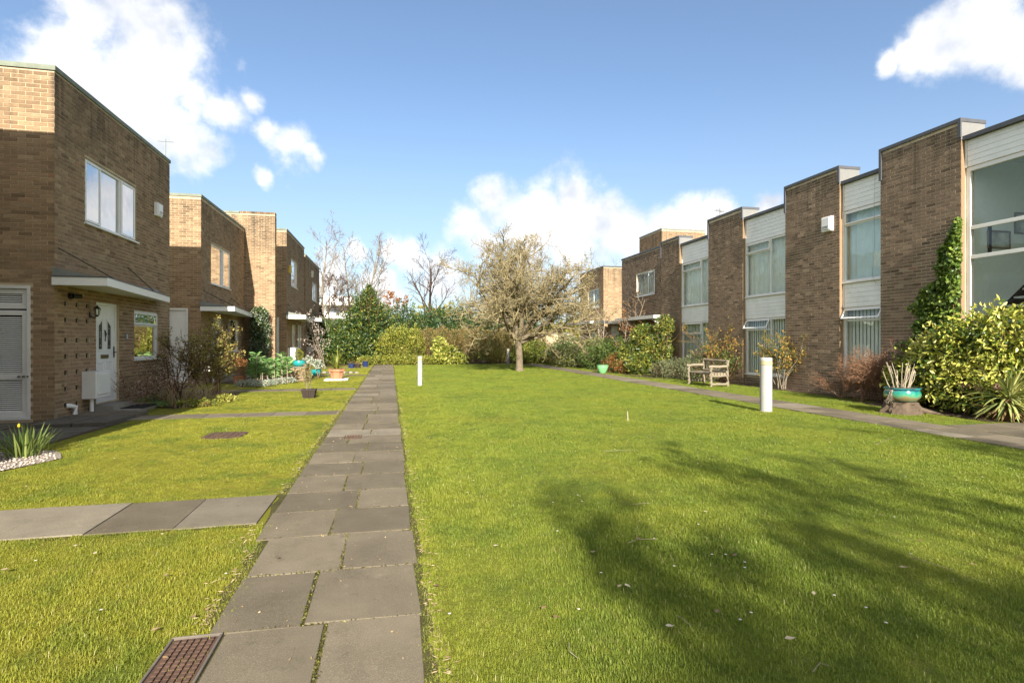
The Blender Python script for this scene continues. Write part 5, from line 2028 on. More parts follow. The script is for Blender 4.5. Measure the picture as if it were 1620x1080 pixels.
# dark pots at the end of the path
for i, (px, py, r_, h_, m__, lb) in enumerate(((556, 582, .20, .26, 'blue', 'dark blue pot at the far end, leftmost of three'), (566, 582, .17, .22, 'dark_plastic', 'squat black pot beside the dark blue pot'), (578, 580, .17, .32, 'blue', 'bright dark blue pot nearest the far end of the path'))):
    x, y = gnd(px, py)
    pot('planter', lb, 'plant pot', x, y, 0, rim_prof(r_ * .8, r_, h_), m__)
    tt_ = thing('potted_plant', ['few brown stems in the leftmost dark blue pot', 'withered low plant in the squat black pot', 'small leafy plant in the dark blue pot nearest the path'][i], 'plant', (x, y, h_))
    dwarf('foliage', tt_, (x, y, h_ + .04), 120, r_, .07, .06, .02, ['brown', 'brown', 'olive'][i], i + 20)

# terracotta pot with rusty plant by the second door
x, y = gnd(379, 607)
pot('planter', 'small terracotta pot by the second left porch', 'plant pot', x, y, 0, rim_prof(.17, .22, .30), 'terracotta')
t = thing('potted_plant', 'rusty orange conifer in the pot by the second left porch', 'plant', (x, y, .3))
dwarf('foliage', t, (x, y, .60), 700, .24, .34, .05, .015, 'rust', 31, up=.9)
x, y = X2 + .9, Y2a + 1.3
# round leafy ball hanging by the lantern
yb_, zb_c = on_x(365, X2 + .3)
zb2 = hz(545, zb_c)
t = thing('hanging_ball', 'dark round topiary ball hanging beside the lantern of the second left house', 'plant', (X2 + .3, yb_, zb2))
dwarf('foliage', t, (X2 + .3, yb_, zb2), 900, .24, .24, .04, .025, 'holly', 33, up=0)
MB().tube([(X2 + .3, yb_, zb2 + .2), (X2 + .25, yb_, 2.46)], .005, 4).build('chain', M['black'], t)
# small red pot plants near third porch
for i, (px, py, mt, lf, lb, lb2) in enumerate(((452, 590, 'dark_plastic', 'mid', 'black pot by the meter box of the third left house', 'green plant in the black pot below the third meter box'),
                                              (481, 578, 'terracotta', 'rust', 'terracotta pot on the step of the farthest left house', 'reddish plant in the pot at the farthest step'))):
    x, y = gnd(px, py + 6)
    pot('planter', lb, 'plant pot', x, y, 0, rim_prof(.16, .2, .28), mt)
    t = thing('potted_plant', lb2, 'plant', (x, y, .28))
    dwarf('foliage', t, (x, y, .42), 300, .24, .2, .08, .04, lf, 40 + i)

# edging of small stones and low plants by the bed
tag_list = []
for i in range(12):
    x, y = gnd(508 + i * 5.2 + random.uniform(-1, 1), 590.5 + random.uniform(-.5, .5))
    m = MB()
    r_ = random.uniform(.06, .11)
    m.lathe((x, y, -.01), [(r_, 0), (r_ * 1.05, r_ * .5), (r_ * .6, r_ * 1.0)], 7)
    tag(m.build('edging_stone', M['slab_pale'] if i % 2 else M['slab_dark'], None, (x, y, 0)), ['first', 'second', 'third', 'fourth', 'fifth', 'sixth', 'seventh', 'eighth', 'ninth', 'tenth', 'eleventh', 'twelfth'][i] + ' small edging stone from the left in the row beside the turquoise pot', 'stone', 'edging stones along the bed')

# ------------------------------------------------------------------ urn on tree stump
ux, uy = 10.0, 9.25
t = thing('tree_stump', 'low rough sawn tree stump carrying the turquoise urn', 'tree stump', (ux, uy, 0))
rg_ = np.random.default_rng(8)
na, nz_ = 36, 6
az = np.arange(na) * 2 * np.pi / na
V, Q = [], []
for j in range(nz_):
    f = j / (nz_ - 1)
    rr = (.31 + .10 * (1 - f) ** 1.8) * (1 + .07 * np.sin(az * 5 + 1) * (1 - f * .6) + .05 * np.sin(az * 9 + 2) * (1 - f * .5) + rg_.normal(size=na) * .035)
    V.append(np.stack([ux + .02 + rr * np.cos(az), uy + rr * np.sin(az) * .9, np.full(na, -.02 + f * .26) + rg_.normal(size=na) * .012], 1))
V = np.concatenate(V)
for j in range(nz_ - 1):
    for k in range(na):
        Q.append((j * na + k, j * na + (k + 1) % na, (j + 1) * na + (k + 1) % na, (j + 1) * na + k))
me = bpy.data.meshes.new('wood')
me.from_pydata([tuple(v) for v in V], [], Q + [tuple(range((nz_ - 1) * na, nz_ * na))])
link('bark', me, M['stump'], t)
for k, (dx, dy, l_, r_) in enumerate(((.42, -.28, .30, .05),)):
    m = MB()
    a = math.atan2(dy, dx)
    m.tube([(ux + dx * .6, uy + dy * .6, .10), (ux + dx * .9, uy + dy * .9, .06), (ux + dx * .9 + math.cos(a) * l_, uy + dy * .9 + math.sin(a) * l_ * .6, .01)], [r_ * 1.3, r_, r_ * .3], 8)
    m.build('root', M['stump'], t, smooth=True)
uz = .238
t = pot('urn', 'wide turquoise and brown glazed bowl urn standing on the tree stump', 'urn', ux + .02, uy - .02, uz,
        [(.17, 0), (.25, .035), (.312, .11), (.318, .18), (.292, .245), (.300, .258), (.318, .268), (.318, .290), (.27, .284)], 'urn', 40)
t = thing('cane_bundle', 'bare bleached white stems standing up out of the turquoise urn', 'plant', (ux, uy, uz + .26))
rg_ = np.random.default_rng(12)
for i in range(26):
    a = rg_.uniform(0, 6.28)
    r_ = rg_.uniform(.03, .2)
    p = np.array([ux + r_ * math.cos(a), uy + r_ * math.sin(a) * .8, uz + .22])
    d = np.array([math.cos(a) * .26 * (r_ / .1), math.sin(a) * .2, 1.])
    h_ = rg_.uniform(.38, .60)
    pts = [p + d * h_ * f + rg_.normal(size=3) * [.012, .012, 0] * (f > 0) for f in (0, .3, .6, 1)]
    m = MB()
    m.tube(pts, [.0065, .006, .0055, .004], 5)
    m.build('cane', M['twig_pale'], t)
# old trailing stems over the left rim
V, Q, _ = grow(6, [(ux - .26, uy - .08, uz + .26)] * 7, [(-.8 + random.uniform(-.2, .2), random.uniform(-.5, .1), -.3) for _ in range(7)], [.3] * 7, [.009] * 7,
               [dict(seg=5, sides=4, wig=.2, up=-.35, kids=5, t0=.1, ang=50, lr=.45, rr=.6), dict(seg=3, sides=3, wig=.3, up=-.1)])
branches('dry_trailing_stem', t, V, Q, M['twig_grey'])

# yucca
yxx, yyy = 11.0, 7.98
t = thing('yucca', 'spiky striped yucca at the right edge by the path', 'plant', (yxx, yyy, 0))
blades(t, 'leaf', (yxx, yyy, .42), 120, .40, .78, .060, 'yucca', 7, base_r=.08, droop=.85, k=5, singles='striped', elev=(-5, 88))
blades(t, 'leaf', (yxx, yyy, .36), 70, .45, .70, .060, 'yucca', 8, base_r=.08, droop=.5, k=5, singles='striped', elev=(-50, -5))
blades(t, 'withered_leaf', (yxx, yyy, .25), 60, .3, .5, .045, 'brown', 9, base_r=.12, droop=.2, k=4, elev=(-40, 10))
MB().tube([(yxx, yyy, 0), (yxx, yyy, .45)], [.10, .07], 8).build('trunk', M['twig_brown'], t)

# ------------------------------------------------------------------ big variegated shrub (right) and ivy
lumps = [(11.35, 10.25, .55, .50, .5, .62), (11.35, 9.8, .85, .55, .5, .72), (11.3, 9.35, 1.05, .60, .55, .78), (11.25, 8.9, .55, .62, .6, .60), (11.3, 8.85, 1.35, .58, .55, .72), (11.45, 8.4, 1.45, .6, .5, .72), (11.4, 8.3, .7, .6, .5, .7), (11.9, 7.95, 1.4, .6, .45, .75), (12.2, 7.6, 1.3, .6, .5, .75)]
sh = shrub('shrub', 'large glossy yellow variegated shrub filling the corner below the stair window', 'shrub', lumps, 14500, .120, .048, 'varieg', 71, up=-.1, droop=.25, stems=16, shell=.72, fold=.35)
# its largest visible leaves one by one
rg_ = np.random.default_rng(72)
C, D = lump_points(rg_, lumps, 2600, .97, .16)
pr = [proj(*c) for c in C]
cand = [(p[2], i) for i, p in enumerate(pr) if 1440 < p[0] < 1620 and p[2] > 1 and D[i][0] * SA * .6 + D[i][1] * 1.0 < .15 or D[i][0] < -.3]
cand.sort()
vv, tt3, t3 = leaf_mesh(rg_, np.zeros((14, 3)), .135, .052, np.tile([[1., 0, 0]], (14, 1)), rg_.beta(2.2, 1.6, 14), .35, jitter=.15)
lm = []
for i in range(14):
    V = vv[i * 4:(i + 1) * 4]
    lm.append(np_mesh('leaf', V, None, [(0, 1, 2), (0, 2, 3)], t3[i * 4:(i + 1) * 4]))
    lm[-1].materials.append(L['varieg'])
rl = root_loc(sh)
for _, i in cand[:290]:
    o = bpy.data.objects.new('leaf', lm[i % 14])
    COL.objects.link(o)
    o.parent = sh
    o.location = Vector(C[i]) - rl
    dd = Vector(D[i] * .8 + rg_.normal(size=3) * .5 + [0, 0, -.35]).normalized()
    o.rotation_mode = 'QUATERNION'
    o.rotation_quaternion = dd.to_track_quat('X', 'Z')
# hydrangea heads, withered pink
x, y = 11.0, 8.45
t = thing('hydrangea', 'withered pinkish flower heads between the yellow shrub and the yucca', 'plant', (x, y, 0))
V, Q, tips = grow(15, [(x + random.uniform(-.1, .1), y + random.uniform(-.1, .1), 0) for _ in range(9)], [(random.uniform(-.4, .4), random.uniform(-.4, .4), 1) for _ in range(9)], [random.uniform(.55, .85) for _ in range(9)], [.008] * 9, [dict(seg=4, sides=4, wig=.1, up=.05)])
branches('stem', t, V, Q, M['twig_brown'])
rg_ = np.random.default_rng(73)
CC = []
for p in tips[0]:
    d = unit(rg_.normal(size=(160, 3)))
    CC.append(p + d * [.085, .085, .06])
CC = np.concatenate(CC)
V, T, tt = leaf_mesh(rg_, CC, .035, .03, None, rg_.uniform(.2, .9, len(CC)))
pk = mat_leaf('withered_petal', [(0, (.30, .16, .11)), (.6, (.50, .32, .24)), (1, (.62, .46, .34))], .3)
me = np_mesh('flower_head', V, None, T, tt)
tag(link('flower_head', me, pk, t), kind='stuff')

# ivy on the pier
t = thing('ivy', 'green ivy climbing the corner of the nearest right-hand pier', 'climbing plant', (XR, yA0, 0))
rg_ = np.random.default_rng(74)
n_ = 6200
z_ = rg_.uniform(.05, 4.05, n_)
# outline: narrow at the top near the corner, widening downwards to the left (far side)
wd_ = np.interp(z_, [.0, 1.2, 1.9, 2.4, 2.9, 3.5, 4.05], [1.05, 1.25, 1.15, .95, .62, .38, .12]) * (1 + .15 * np.sin(z_ * 6) + .1 * np.sin(z_ * 15))
u_ = rg_.uniform(0, 1, n_) ** .9
Yv = yA0 - .04 + u_ * wd_
th_ = np.interp(z_, [0, 2, 4], [.26, .20, .10]) * (1 - u_ * .55)
Xv = XR - .02 - np.abs(rg_.normal(size=n_)) * th_ * .6
# a little hangs round the corner
C = np.stack([Xv, Yv, z_], 1)
D = np.stack([-.6 + rg_.normal(size=n_) * .35, -.2 + rg_.normal(size=n_) * .6, -.55 + rg_.normal(size=n_) * .4], 1)
tn_ = np.clip(rg_.beta(2, 2, n_) + .15 * np.sin(z_ * 9) * np.sin(Yv * 11), 0, 1)
V, T, tt = leaf_mesh(rg_, C, .085, .075, D, tn_, .2)
foliage('foliage', t, V, T, tt, L['ivy'])
V, Q, _ = grow(75, [(XR - .03, yA0 + .1 + .12 * i, 0) for i in range(5)], [(0, .02 * i, 1) for i in range(5)], [3.3, 2.6, 2.1, 1.7, 1.3], [.014] * 5, [dict(seg=10, sides=5, wig=.02, up=.3)])
branches('stem', t, V, Q, M['twig_brown'])

# ------------------------------------------------------------------ twiggy and leafy shrubs along the right terrace
def twig_bush(name, lab, cat, x, y, n, h, spread, mat, seed, leafm=None, nleaf=0, ll=.04, lw=.02, r=.010, kids=(9, 6), ang=35, wig=.12, group=None, zb=0., lr=(.6, .6), up=.03, thick=1., base=.2, lean=(0, 0)):
    t_ = thing(name, lab, cat, (x, y, zb), group)
    rg_ = np.random.default_rng(seed)
    ps = [(x + rg_.uniform(-base, base), y + rg_.uniform(-base, base), zb) for _ in range(n)]
    ds_2 = [(rg_.normal() * spread + lean[0], rg_.normal() * spread + lean[1], 1) for _ in range(n)]
    V, Q, tp = grow(seed, ps, ds_2, [h * rg_.uniform(.6, 1.05) for _ in range(n)], [r] * n,
                    [dict(seg=6, sides=5, wig=wig, up=up, kids=kids[0], t0=.25, ang=ang, lr=lr[0], rr=.6, rmin=.004 * thick, floor=.02), dict(seg=4, sides=3, wig=wig * 1.3, up=up, kids=kids[1], t0=.15, ang=ang, lr=lr[1], rr=.7, rmin=.003 * thick, floor=.02), dict(seg=3, sides=3, wig=wig * 1.5, up=up, floor=.02)])
    branches('stem', t_, V, Q, M[mat], kind='stuff')
    if leafm:
        C_ = tp[2].reshape(-1, 3)
        C_ = C_[rg_.integers(0, len(C_), nleaf)] + rg_.normal(size=(nleaf, 3)) * ll * .5
        V, T, tt_2 = leaf_mesh(rg_, C_, ll, lw)
        foliage('foliage', t_, V, T, tt_2, L[leafm])
    return t_


# red-brown thicket by the urn: fine dense twigs
x, y = gnd(1362, 628)
twig_bush('shrub', 'dense red-brown twiggy shrub below the lower window by the urn', 'shrub', 11.2, 11.55, 34, 1.0, .30, 'twig_red', 81, 'rust', 900, .03, .012, r=.008, kids=(12, 8), ang=40, thick=1.1, base=.35, wig=.2)
twig_bush('shrub', 'smaller red-brown twiggy shrub pressed against the ivy behind the urn', 'shrub', 11.45, 10.9, 20, 1.2, .25, 'twig_red', 82, 'rust', 500, .03, .012, r=.008, kids=(11, 8), ang=40, thick=1.1, base=.25, wig=.2)
# climber with orange leaves on pale stems
x, y = 11.45, ry(1232, 11.45)
twig_bush('climbing_shrub', 'climbing shrub with orange and green leaves on pale stems behind the bollard', 'shrub', 11.50, y, 12, 1.55, .16, 'twig_grey', 83, 'orange', 2000, .075, .036, r=.015, kids=(7, 5), ang=32, thick=1.2, base=.16, lr=(.42, .55))
x = 11.6
y = ry(1140, x)
twig_bush('climbing_shrub', 'thin bush with yellow-orange leaves between the bench and the brick pier', 'shrub', x, y, 9, 2.0, .16, 'twig_brown', 84, 'orange', 1100, .07, .034, r=.014, kids=(8, 5), ang=34, thick=1.4, base=.2, lr=(.4, .5))
shrub('shrub', 'grey green low shrub left of the log bench under the two-part window', 'shrub', [(11.1, 18.4, .35, .8, .8, .5), (10.9, 19.6, .35, .75, .8, .48), (11.4, 19.2, .55, .6, .7, .5), (10.8, 20.6, .3, .6, .6, .4)], 9500, .075, .022, 'lavender', 85, up=.8, stems=24, shell=.7)
shrub('shrub', 'leafy shrub with rusty new leaves against the window behind the bench', 'shrub', [(11.6, 17.6, .7, .4, .7, .6), (11.5, 18.6, .8, .4, .6, .55)], 1800, .07, .03, 'mid', 86, up=.4, stems=8, shell=.5, mix2=('rust', 300, .06, .03, 'rusty_leaves'))
shrub('rhododendron', 'tall open rhododendron with pale yellow green leaves before the end house', 'shrub', [(11.4, 22.6, 1.1, .7, .8, .7), (11.3, 23.4, 1.7, .6, .7, .55), (11.6, 22.2, 2.1, .4, .5, .5), (11.0, 24.2, .9, .7, .8, .6), (10.6, 22.6, .5, .6, .7, .5)], 5200, .15, .05, 'yellow_green', 87, up=0, stems=14, shell=.6, mix2=('holly', 2400, .14, .05, 'dark_leaves'))
shrub('shrub', 'rust coloured low shrub with bronze leaves between two green bushes', 'shrub', [(10.5, 24.9, .45, .6, .6, .45), (10.3, 23.4, .3, .5, .6, .35)], 2200, .09, .035, 'rust', 88, up=.2, stems=8, mix2=('mid', 900, .09, .035, 'green_leaves'))
shrub('rhododendron', 'rounded dark green rhododendron by the light green pot', 'shrub', [(11.2, 26.4, .8, 1.1, 1.1, .85), (10.5, 27.6, .6, .9, 1.0, .7), (12.0, 27.6, 1.0, 1.0, 1.1, .8)], 7500, .13, .045, 'mid', 89, up=0, stems=16, shell=.65)
shrub('shrub', 'broad pale green shrub behind the light green pot', 'shrub', [(10.9, 29.6, .7, 1.3, 1.0, .75), (10.0, 30.4, .55, 1.0, 1.0, .6), (11.8, 30.5, .9, 1.2, 1.0, .8)], 8500, .12, .042, 'lavender', 90, up=.3, stems=16, shell=.65, mix2=('yellow_green', 2200, .11, .04, 'pale_leaves'))
shrub('shrub', 'dark green bush at the corner beside the fence, right of the tree trunk', 'shrub', [(11.2, 34.8, .9, 1.0, 1.0, 1.0), (10.4, 33.8, .6, .8, .8, .65)], 5000, .11, .045, 'mid', 91, up=.1, stems=10, mix2=('holly', 2200, .11, .045, 'dark_leaves'))
shrub('shrub', 'small brownish heather-like bush left of the pale green shrub', 'shrub', [(9.75, 32.4, .35, .55, .6, .4)], 1800, .07, .02, 'olive', 92, up=.6, stems=8)
# bare sapling with pinkish leaves in front of the end house
twig_bush('sapling', 'leaning sapling with reddish leaves in front of the end house', 'tree', 11.6, 26.2, 4, 3.6, .22, 'wood', 93, 'rust', 900, .09, .04, r=.035, kids=(9, 6), ang=42, thick=2.6, base=.12, lr=(.45, .5), lean=(.1, -.15))
twig_bush('sapling', 'pale bare sapling leaning near the downpipe of the far house', 'tree', 12.3, 31.5, 3, 3.4, .22, 'twig_pale', 94, None, 0, r=.03, kids=(9, 6), ang=42, thick=2.4, base=.1, lr=(.45, .5))
# ivy on the step between terrace and end house
t = thing('climbing_plant', 'sparse yellow green climber up the corner of the end house', 'climbing plant', (XE - .3, yD1 + .25, 0))
rg_ = np.random.default_rng(95)
n_ = 900
z_ = rg_.uniform(.3, 4.6, n_)
C = np.stack([XE - .15 - np.abs(rg_.normal(size=n_)) * .12, yD1 + .25 + rg_.normal(size=n_) * (.16 + .12 * np.sin(z_ * 3)), z_], 1)
V, T, tt = leaf_mesh(rg_, C, .12, .09, None)
foliage('foliage', t, V, T, tt, L['olive'])
MB().tube([(XE - .06, yD1 + .25, 0), (XE - .06, yD1 + .3, 2), (XE - .06, yD1 + .2, 4.5)], [.03, .02, .008], 5).build('stem', M['twig_brown'], t)

# ------------------------------------------------------------------ left garden shrubs
twig_bush('shrub', 'dark tangled leafless shrub sprawling in front of the first left house window', 'shrub', -4.95, 14.2, 8, 1.5, .17, 'twig_dark', 101, 'petal', 200, .04, .03, r=.015, kids=(9, 6), ang=42, thick=1.3, base=.3, lr=(.5, .5), lean=(-.02, .05), wig=.2)
twig_bush('shrub', 'airy shrub with small olive yellow leaves in front of the second porch', 'shrub', -4.72, 15.7, 10, 1.85, .13, 'twig_brown', 102, 'olive', 4800, .06, .034, r=.016, kids=(12, 8), ang=38, thick=1.5, base=.35, lr=(.45, .5), lean=(-.03, 0), wig=.13)
twig_bush('shrub', 'reddish bare thicket with pale seed heads low between the two left shrubs', 'shrub', -5.0, 13.8, 9, .75, .3, 'twig_brown', 103, 'petal', 500, .03, .025, r=.010, kids=(10, 7), ang=42, thick=1.3, base=.6, wig=.2)
t = thing('dry_grass_clump', 'straw coloured heap of dead stems at the foot of the left shrubs', 'plant', (-4.6, 14.0, 0))
blades(t, 'stalk', (-4.75, 14.0, .02), 320, .3, .85, .014, 'dry', 104, base_r=.55, droop=1.0, elev=(10, 80))
blades(t, 'stalk', (-4.45, 14.8, .02), 220, .3, .8, .014, 'dry', 105, base_r=.5, droop=1.0, elev=(10, 80))
shrub('primula_patch', 'low green plants with small yellow flowers at the wall corner of the first house', 'plant', [(-5.35, 14.3, .08, .3, .35, .13), (-4.9, 13.7, .05, .4, .25, .10)], 900, .07, .04, 'fresh', 106, stems=4, mix2=('yflower', 60, .035, .03, 'flower'))
shrub('ground_plant', 'pale yellow green ground plants along the bed edge by the side path', 'plant', [(-4.2, 13.6, .06, .5, .2, .13), (-3.95, 14.6, .06, .35, .4, .12)], 1500, .05, .03, 'yellow_green', 107, stems=5)
# clipped column on the wing wall
cx_ = (at(396, 25.6) + at(424, 25.6)) / 2
lumps = [(cx_, 25.65, .6, .42, .3, .62), (cx_, 25.65, 1.3, .42, .3, .62), (cx_, 25.65, 2.0, .42, .3, .62), (cx_, 25.65, 2.6, .38, .28, .35)]
shrub('climbing_plant', 'square trimmed pale-flecked evergreen growing up the foot of the tall wing wall', 'climbing plant', lumps, 5200, .075, .05, 'holly', 108, stems=6, shell=.8, mix2=('silver', 1700, .07, .045, 'pale_leaves'), rough=.08)
# fresh green tall-leaved plants
for i, (px, py, n_, hh_, lb) in enumerate(((402, 608, 9, 1.1, 'tall bright green leafy plants with pale stems left of the bed'), (438, 606, 9, 1.15, 'second clump of bright green leafy stems beside the brick wall'), (420, 600, 8, .9, 'bright green leafy stems behind and between the two front clumps'))):
    x, y = gnd(px, py)
    t = thing('leafy_plant', lb, 'plant', (x, y, 0), 'bright green leafy clumps in the second bed')
    rg_ = np.random.default_rng(110 + i)
    CC, DD = [], []
    for k in range(n_):
        bx, by = x + rg_.normal() * .15, y + rg_.normal() * .15
        ht_ = hh_ * rg_.uniform(.55, 1.08)
        m = MB()
        m.tube([(bx, by, 0), (bx + rg_.normal() * .04, by, ht_ * .9)], .010, 4)
        m.build('stem', M['twig_pale'], t)
        for w_ in range(38):
            f = rg_.uniform(.35, 1)
            a = rg_.uniform(0, 6.28)
            CC.append([bx + math.cos(a) * .10, by + math.sin(a) * .10, ht_ * f])
            DD.append([math.cos(a), math.sin(a), .35])
    V, T, tt = leaf_mesh(rg_, np.array(CC), .24, .06, np.array(DD), None, .2)
    foliage('foliage', t, V, T, tt, L['fresh'])
shrub('leafy_plant', 'rounded darker green plant at the right end of the clumps by the brick wall', 'plant', [(gnd(453, 600)[0], gnd(453, 600)[1], .45, .4, .4, .45)], 900, .13, .04, 'fresh', 115, stems=5)
for i, (px, py) in enumerate(((398, 611), (412, 612), (426, 611), (440, 608), (456, 606), (384, 612))):
    x, y = gnd(px, py)
    shrub('silver_plant', ['second', 'third', 'fourth', 'fifth', 'last', 'first'][i] + ' low silver-leaved edging plant from the left below the bright green clumps', 'plant', [(x, y, .10, .28, .22, .14)], 480, .05, .022, 'silver', 120 + i, stems=3, group='silver edging plants')
# magnolia-like blossom tree and white blossom shrub near the last porch
twig_bush('blossom_sapling', 'slender sapling with pale pink blossom right of the farthest left house', 'tree', -3.35, 30.6, 4, 3.1, .2, 'twig_grey', 130, 'petal', 420, .07, .05, r=.022, kids=(8, 5), ang=42, thick=1.5, base=.1, lr=(.4, .5))
twig_bush('shrub', 'pinkish white flowering low shrub by the farthest left porch', 'shrub', -4.3, 32.2, 8, 1.35, .22, 'twig_brown', 131, 'petal', 380, .09, .06, r=.02, kids=(8, 5), ang=42, thick=2.5, base=.3, lr=(.4, .5))
SHADE_TREES = [(1.4, -10.4, 8.0, .22), (4.1, -9.6, 8.0, .22), (6.9, -11.8, 9.4, .26), (9.6, -8.0, 8.4, .24), (13.0, -5.0, 8.4, .24), (1.0, -13.0, 8.6, .22)]

# ================================================================== HEDGES, TREES BEYOND
hd = 35.6
shrub('hedge', 'long clipped brown and green hedge across the end of the garden', 'hedge',
      [(1.7 + i * .8, 36.6 + .1 * (i % 2), 1.15 + .05 * (i % 3), .75, .85, 1.12 + .05 * ((i * 7) % 3)) for i in range(11)], 20000, .085, .04, 'olive', 140, shell=.8, stems=60, rough=.07, mix2=('brown', 26000, .08, .03, 'brown_leaves'))
shrub('hedge', 'yellow green hedge between the dark holly and the brown hedge', 'hedge',
      [(.1 + i * .7, 36.2, 1.15, .7, .85, 1.3) for i in range(3)] + [(-.4, 36, .9, .6, .6, .9)], 12000, .11, .055, 'yellow_green', 141, shell=.75, stems=24, rough=.12)
shrub('shrub', 'bright yellow variegated shrub with large leaves in front of the hedge', 'shrub', [(3.4, 35.3, .6, .8, .5, .65), (4.2, 35.2, .35, .6, .4, .4), (3.0, 35.5, 1.15, .5, .4, .6)], 4200, .16, .075, 'varieg', 142, shell=.7, stems=10)
shrub('shrub', 'low yellow green ground shrubs along the foot of the hedge', 'shrub', [(-1.5 + i * .75, 35.2, .28, .55, .4, .33) for i in range(8)], 5600, .10, .05, 'yellow_green', 143, shell=.6, stems=14)
shrub('shrub', 'pale brown twiggy mound of leaves at the centre of the hedge foot', 'shrub', [(6.6, 35.7, .6, .7, .5, .6), (8.3, 35.4, .5, .7, .5, .55)], 4200, .08, .04, 'olive', 144, shell=.6, stems=10)
shrub('shrub', 'green glossy shrub growing just right of the spreading tree trunk', 'shrub', [(8.4, 34.9, .7, .8, .7, .7), (9.4, 35.2, .75, .8, .7, .75), (9.9, 34.4, .45, .5, .5, .45)], 6500, .12, .05, 'yellow_green', 145, shell=.6, stems=12, mix2=('mid', 3000, .12, .05, 'green_leaves'))
# big holly cone
shrub('holly_tree', 'big dark cone shaped holly at the end of the path', 'tree',
      [(-1.9, 37.2, 1.1, 2.1, 1.2, 1.3), (-3.3, 36.8, .8, 1.2, 1.0, 1.0), (-.6, 36.9, .95, 1.2, .9, 1.0), (-1.45, 37.4, 2.5, 1.75, 1.1, 1.0), (-1.4, 37.5, 3.3, 1.25, .9, .8), (-1.5, 37.5, 3.9, .85, .7, .65), (-1.4, 37.5, 4.4, .48, .4, .55), (-1.4, 37.5, 4.85, .2, .2, .4)],
      27000, .15, .07, 'holly', 150, shell=.62, stems=30, rough=.30, mix2=('yellow_green', 4200, .13, .06, 'pale_leaves'))
shrub('shrub', 'rounded mid green tree-like bush right of the farthest left house', 'shrub',
      [(-3.9, 38.6, 1.9, 1.2, 1.0, 1.0), (-3.4, 38.0, 1.0, 1.3, 1.0, 1.1), (-2.9, 38.6, 2.2, .8, .7, .7)], 13000, .12, .055, 'mid', 151, shell=.65, stems=16, rough=.2)
shrub('shrub', 'dark shadowed evergreen squeezed against the farthest left house', 'shrub', [(-4.6, 36.4, 1.6, .5, 1.2, 1.6), (-4.7, 38.5, 2.2, .5, 1.0, .9)], 6000, .10, .05, 'conifer', 152, shell=.6, stems=8)
# conifer belt behind the hedge
shrub('evergreen_belt', 'dark feathery evergreens standing behind the hedge', 'tree',
      [(-.3 + i * 1.35, 41.5 + (i % 2) * .6, 1.9, 1.1, 1.0, 2.1 + .35 * math.sin(i * 2.1)) for i in range(9)], 26000, .22, .06, 'conifer', 153, shell=.7, stems=20, rough=.25, up=.1, mix2=('mid', 5000, .2, .05, 'green_leaves'))

# fence: pale boards above a brick wall
fx0_, fx1_ = at(843, 37.8), at(905, 37.8)
t = thing('fence', 'pale board fence on a low brick wall behind the spreading tree', 'fence', (fx0_, 37.8, 0))
nb_ = int((fx1_ - fx0_) / .115)
for i in range(nb_):
    x = fx0_ + i * .115
    MB().box(x, x + .108, 37.8, 37.82, .95, 1.98).build('fence_board', M['fence_wood'], t)
MB().box(fx0_, fx1_, 37.821, 37.87, 1.05, 1.15).build('rail', M['fence_wood'], t)
MB().box(fx0_ - .05, fx1_ + .05, 37.76, 37.86, 1.985, 2.04).build('capping', M['clad'], t)
for i in range(4):
    x = fx0_ + i * (fx1_ - fx0_) / 3
    MB().box(x - .05, x + .05, 37.70, 37.795, .0, 2.0).build('post', M['fence_wood'], t)
wq = core_wall(t, plane_y(37.75), fx0_, fx1_, 0, .92, [], .2, M['mortar_left'])
bricks(wq, plane_y(37.75), fx0_, fx1_, 0, .91, [], M['brick_left'], 0, 6)

# the spreading lichen-covered tree on the lawn
tx, ty = 6.15, 26.45
t = thing('spreading_tree', 'wide bare spreading tree with yellow lichen twigs standing on the lawn', 'tree', (tx, ty, 0))
m = MB()
V, Q, _ = grow(200, [(tx, ty, -.05)], [(-.04, 0, 1)], [1.75], [.185], [dict(seg=8, sides=14, wig=.04, up=.05, taper=.82, flare=1.3)])
branches('trunk', t, V, Q, M['bark'])
rg_ = np.random.default_rng(201)
nl = 14
ps, ds, ln, rd = [], [], [], []
for i in range(nl):
    a = i * 2.4 + rg_.uniform(-.3, .3)
    el = [28, 32, 42, 55, 72, 30, 38, 26, 50, 65, 34, 30, 80, 45][i]
    e = math.radians(el)
    ps.append((tx - .05, ty, 1.38 + .28 * (i / nl)))
    ds.append((math.cos(a) * math.cos(e), math.sin(a) * math.cos(e), math.sin(e)))
    ln.append({0: 3.5}.get(0) * (1.0 + .30 * math.sin(e)) * rg_.uniform(.9, 1.1))
    rd.append(.125 * rg_.uniform(.8, 1.15))
V, Q, tp = grow(202, ps, ds, ln, rd, [
    dict(seg=9, sides=8, wig=.13, up=.035, kids=12, t0=.2, ang=46, angv=14, lr=.50, rr=.62, rmin=.034, taper=.25, lt=.35),
    dict(seg=6, sides=5, wig=.17, up=.05, kids=8, t0=.12, ang=50, angv=16, lr=.50, rr=.6, rmin=.018, lt=.35),
    dict(seg=4, sides=4, wig=.22, up=.06, kids=6, t0=.1, ang=50, angv=18, lr=.52, rr=.65, rmin=.0100, lt=.3),
    dict(seg=3, sides=3, wig=.28, up=.08, kids=2, t0=.1, ang=45, angv=18, lr=.7, rr=.8, rmin=.009),
    dict(seg=2, sides=3, wig=.3, up=.10)])
n1_ = nl * 10 * 8
q1_ = nl * 9 * 8
for i in range(nl):
    Vi = V[i * 80:(i + 1) * 80]
    branches('limb', t, Vi.copy(), Q[i * 72:(i + 1) * 72] - i * 80, M['bark'])
branches('crown', t, V[n1_:].copy(), Q[q1_:] - n1_, M['lichen'], kind='stuff')
C = tp[2].reshape(-1, 3)
k_ = 6500
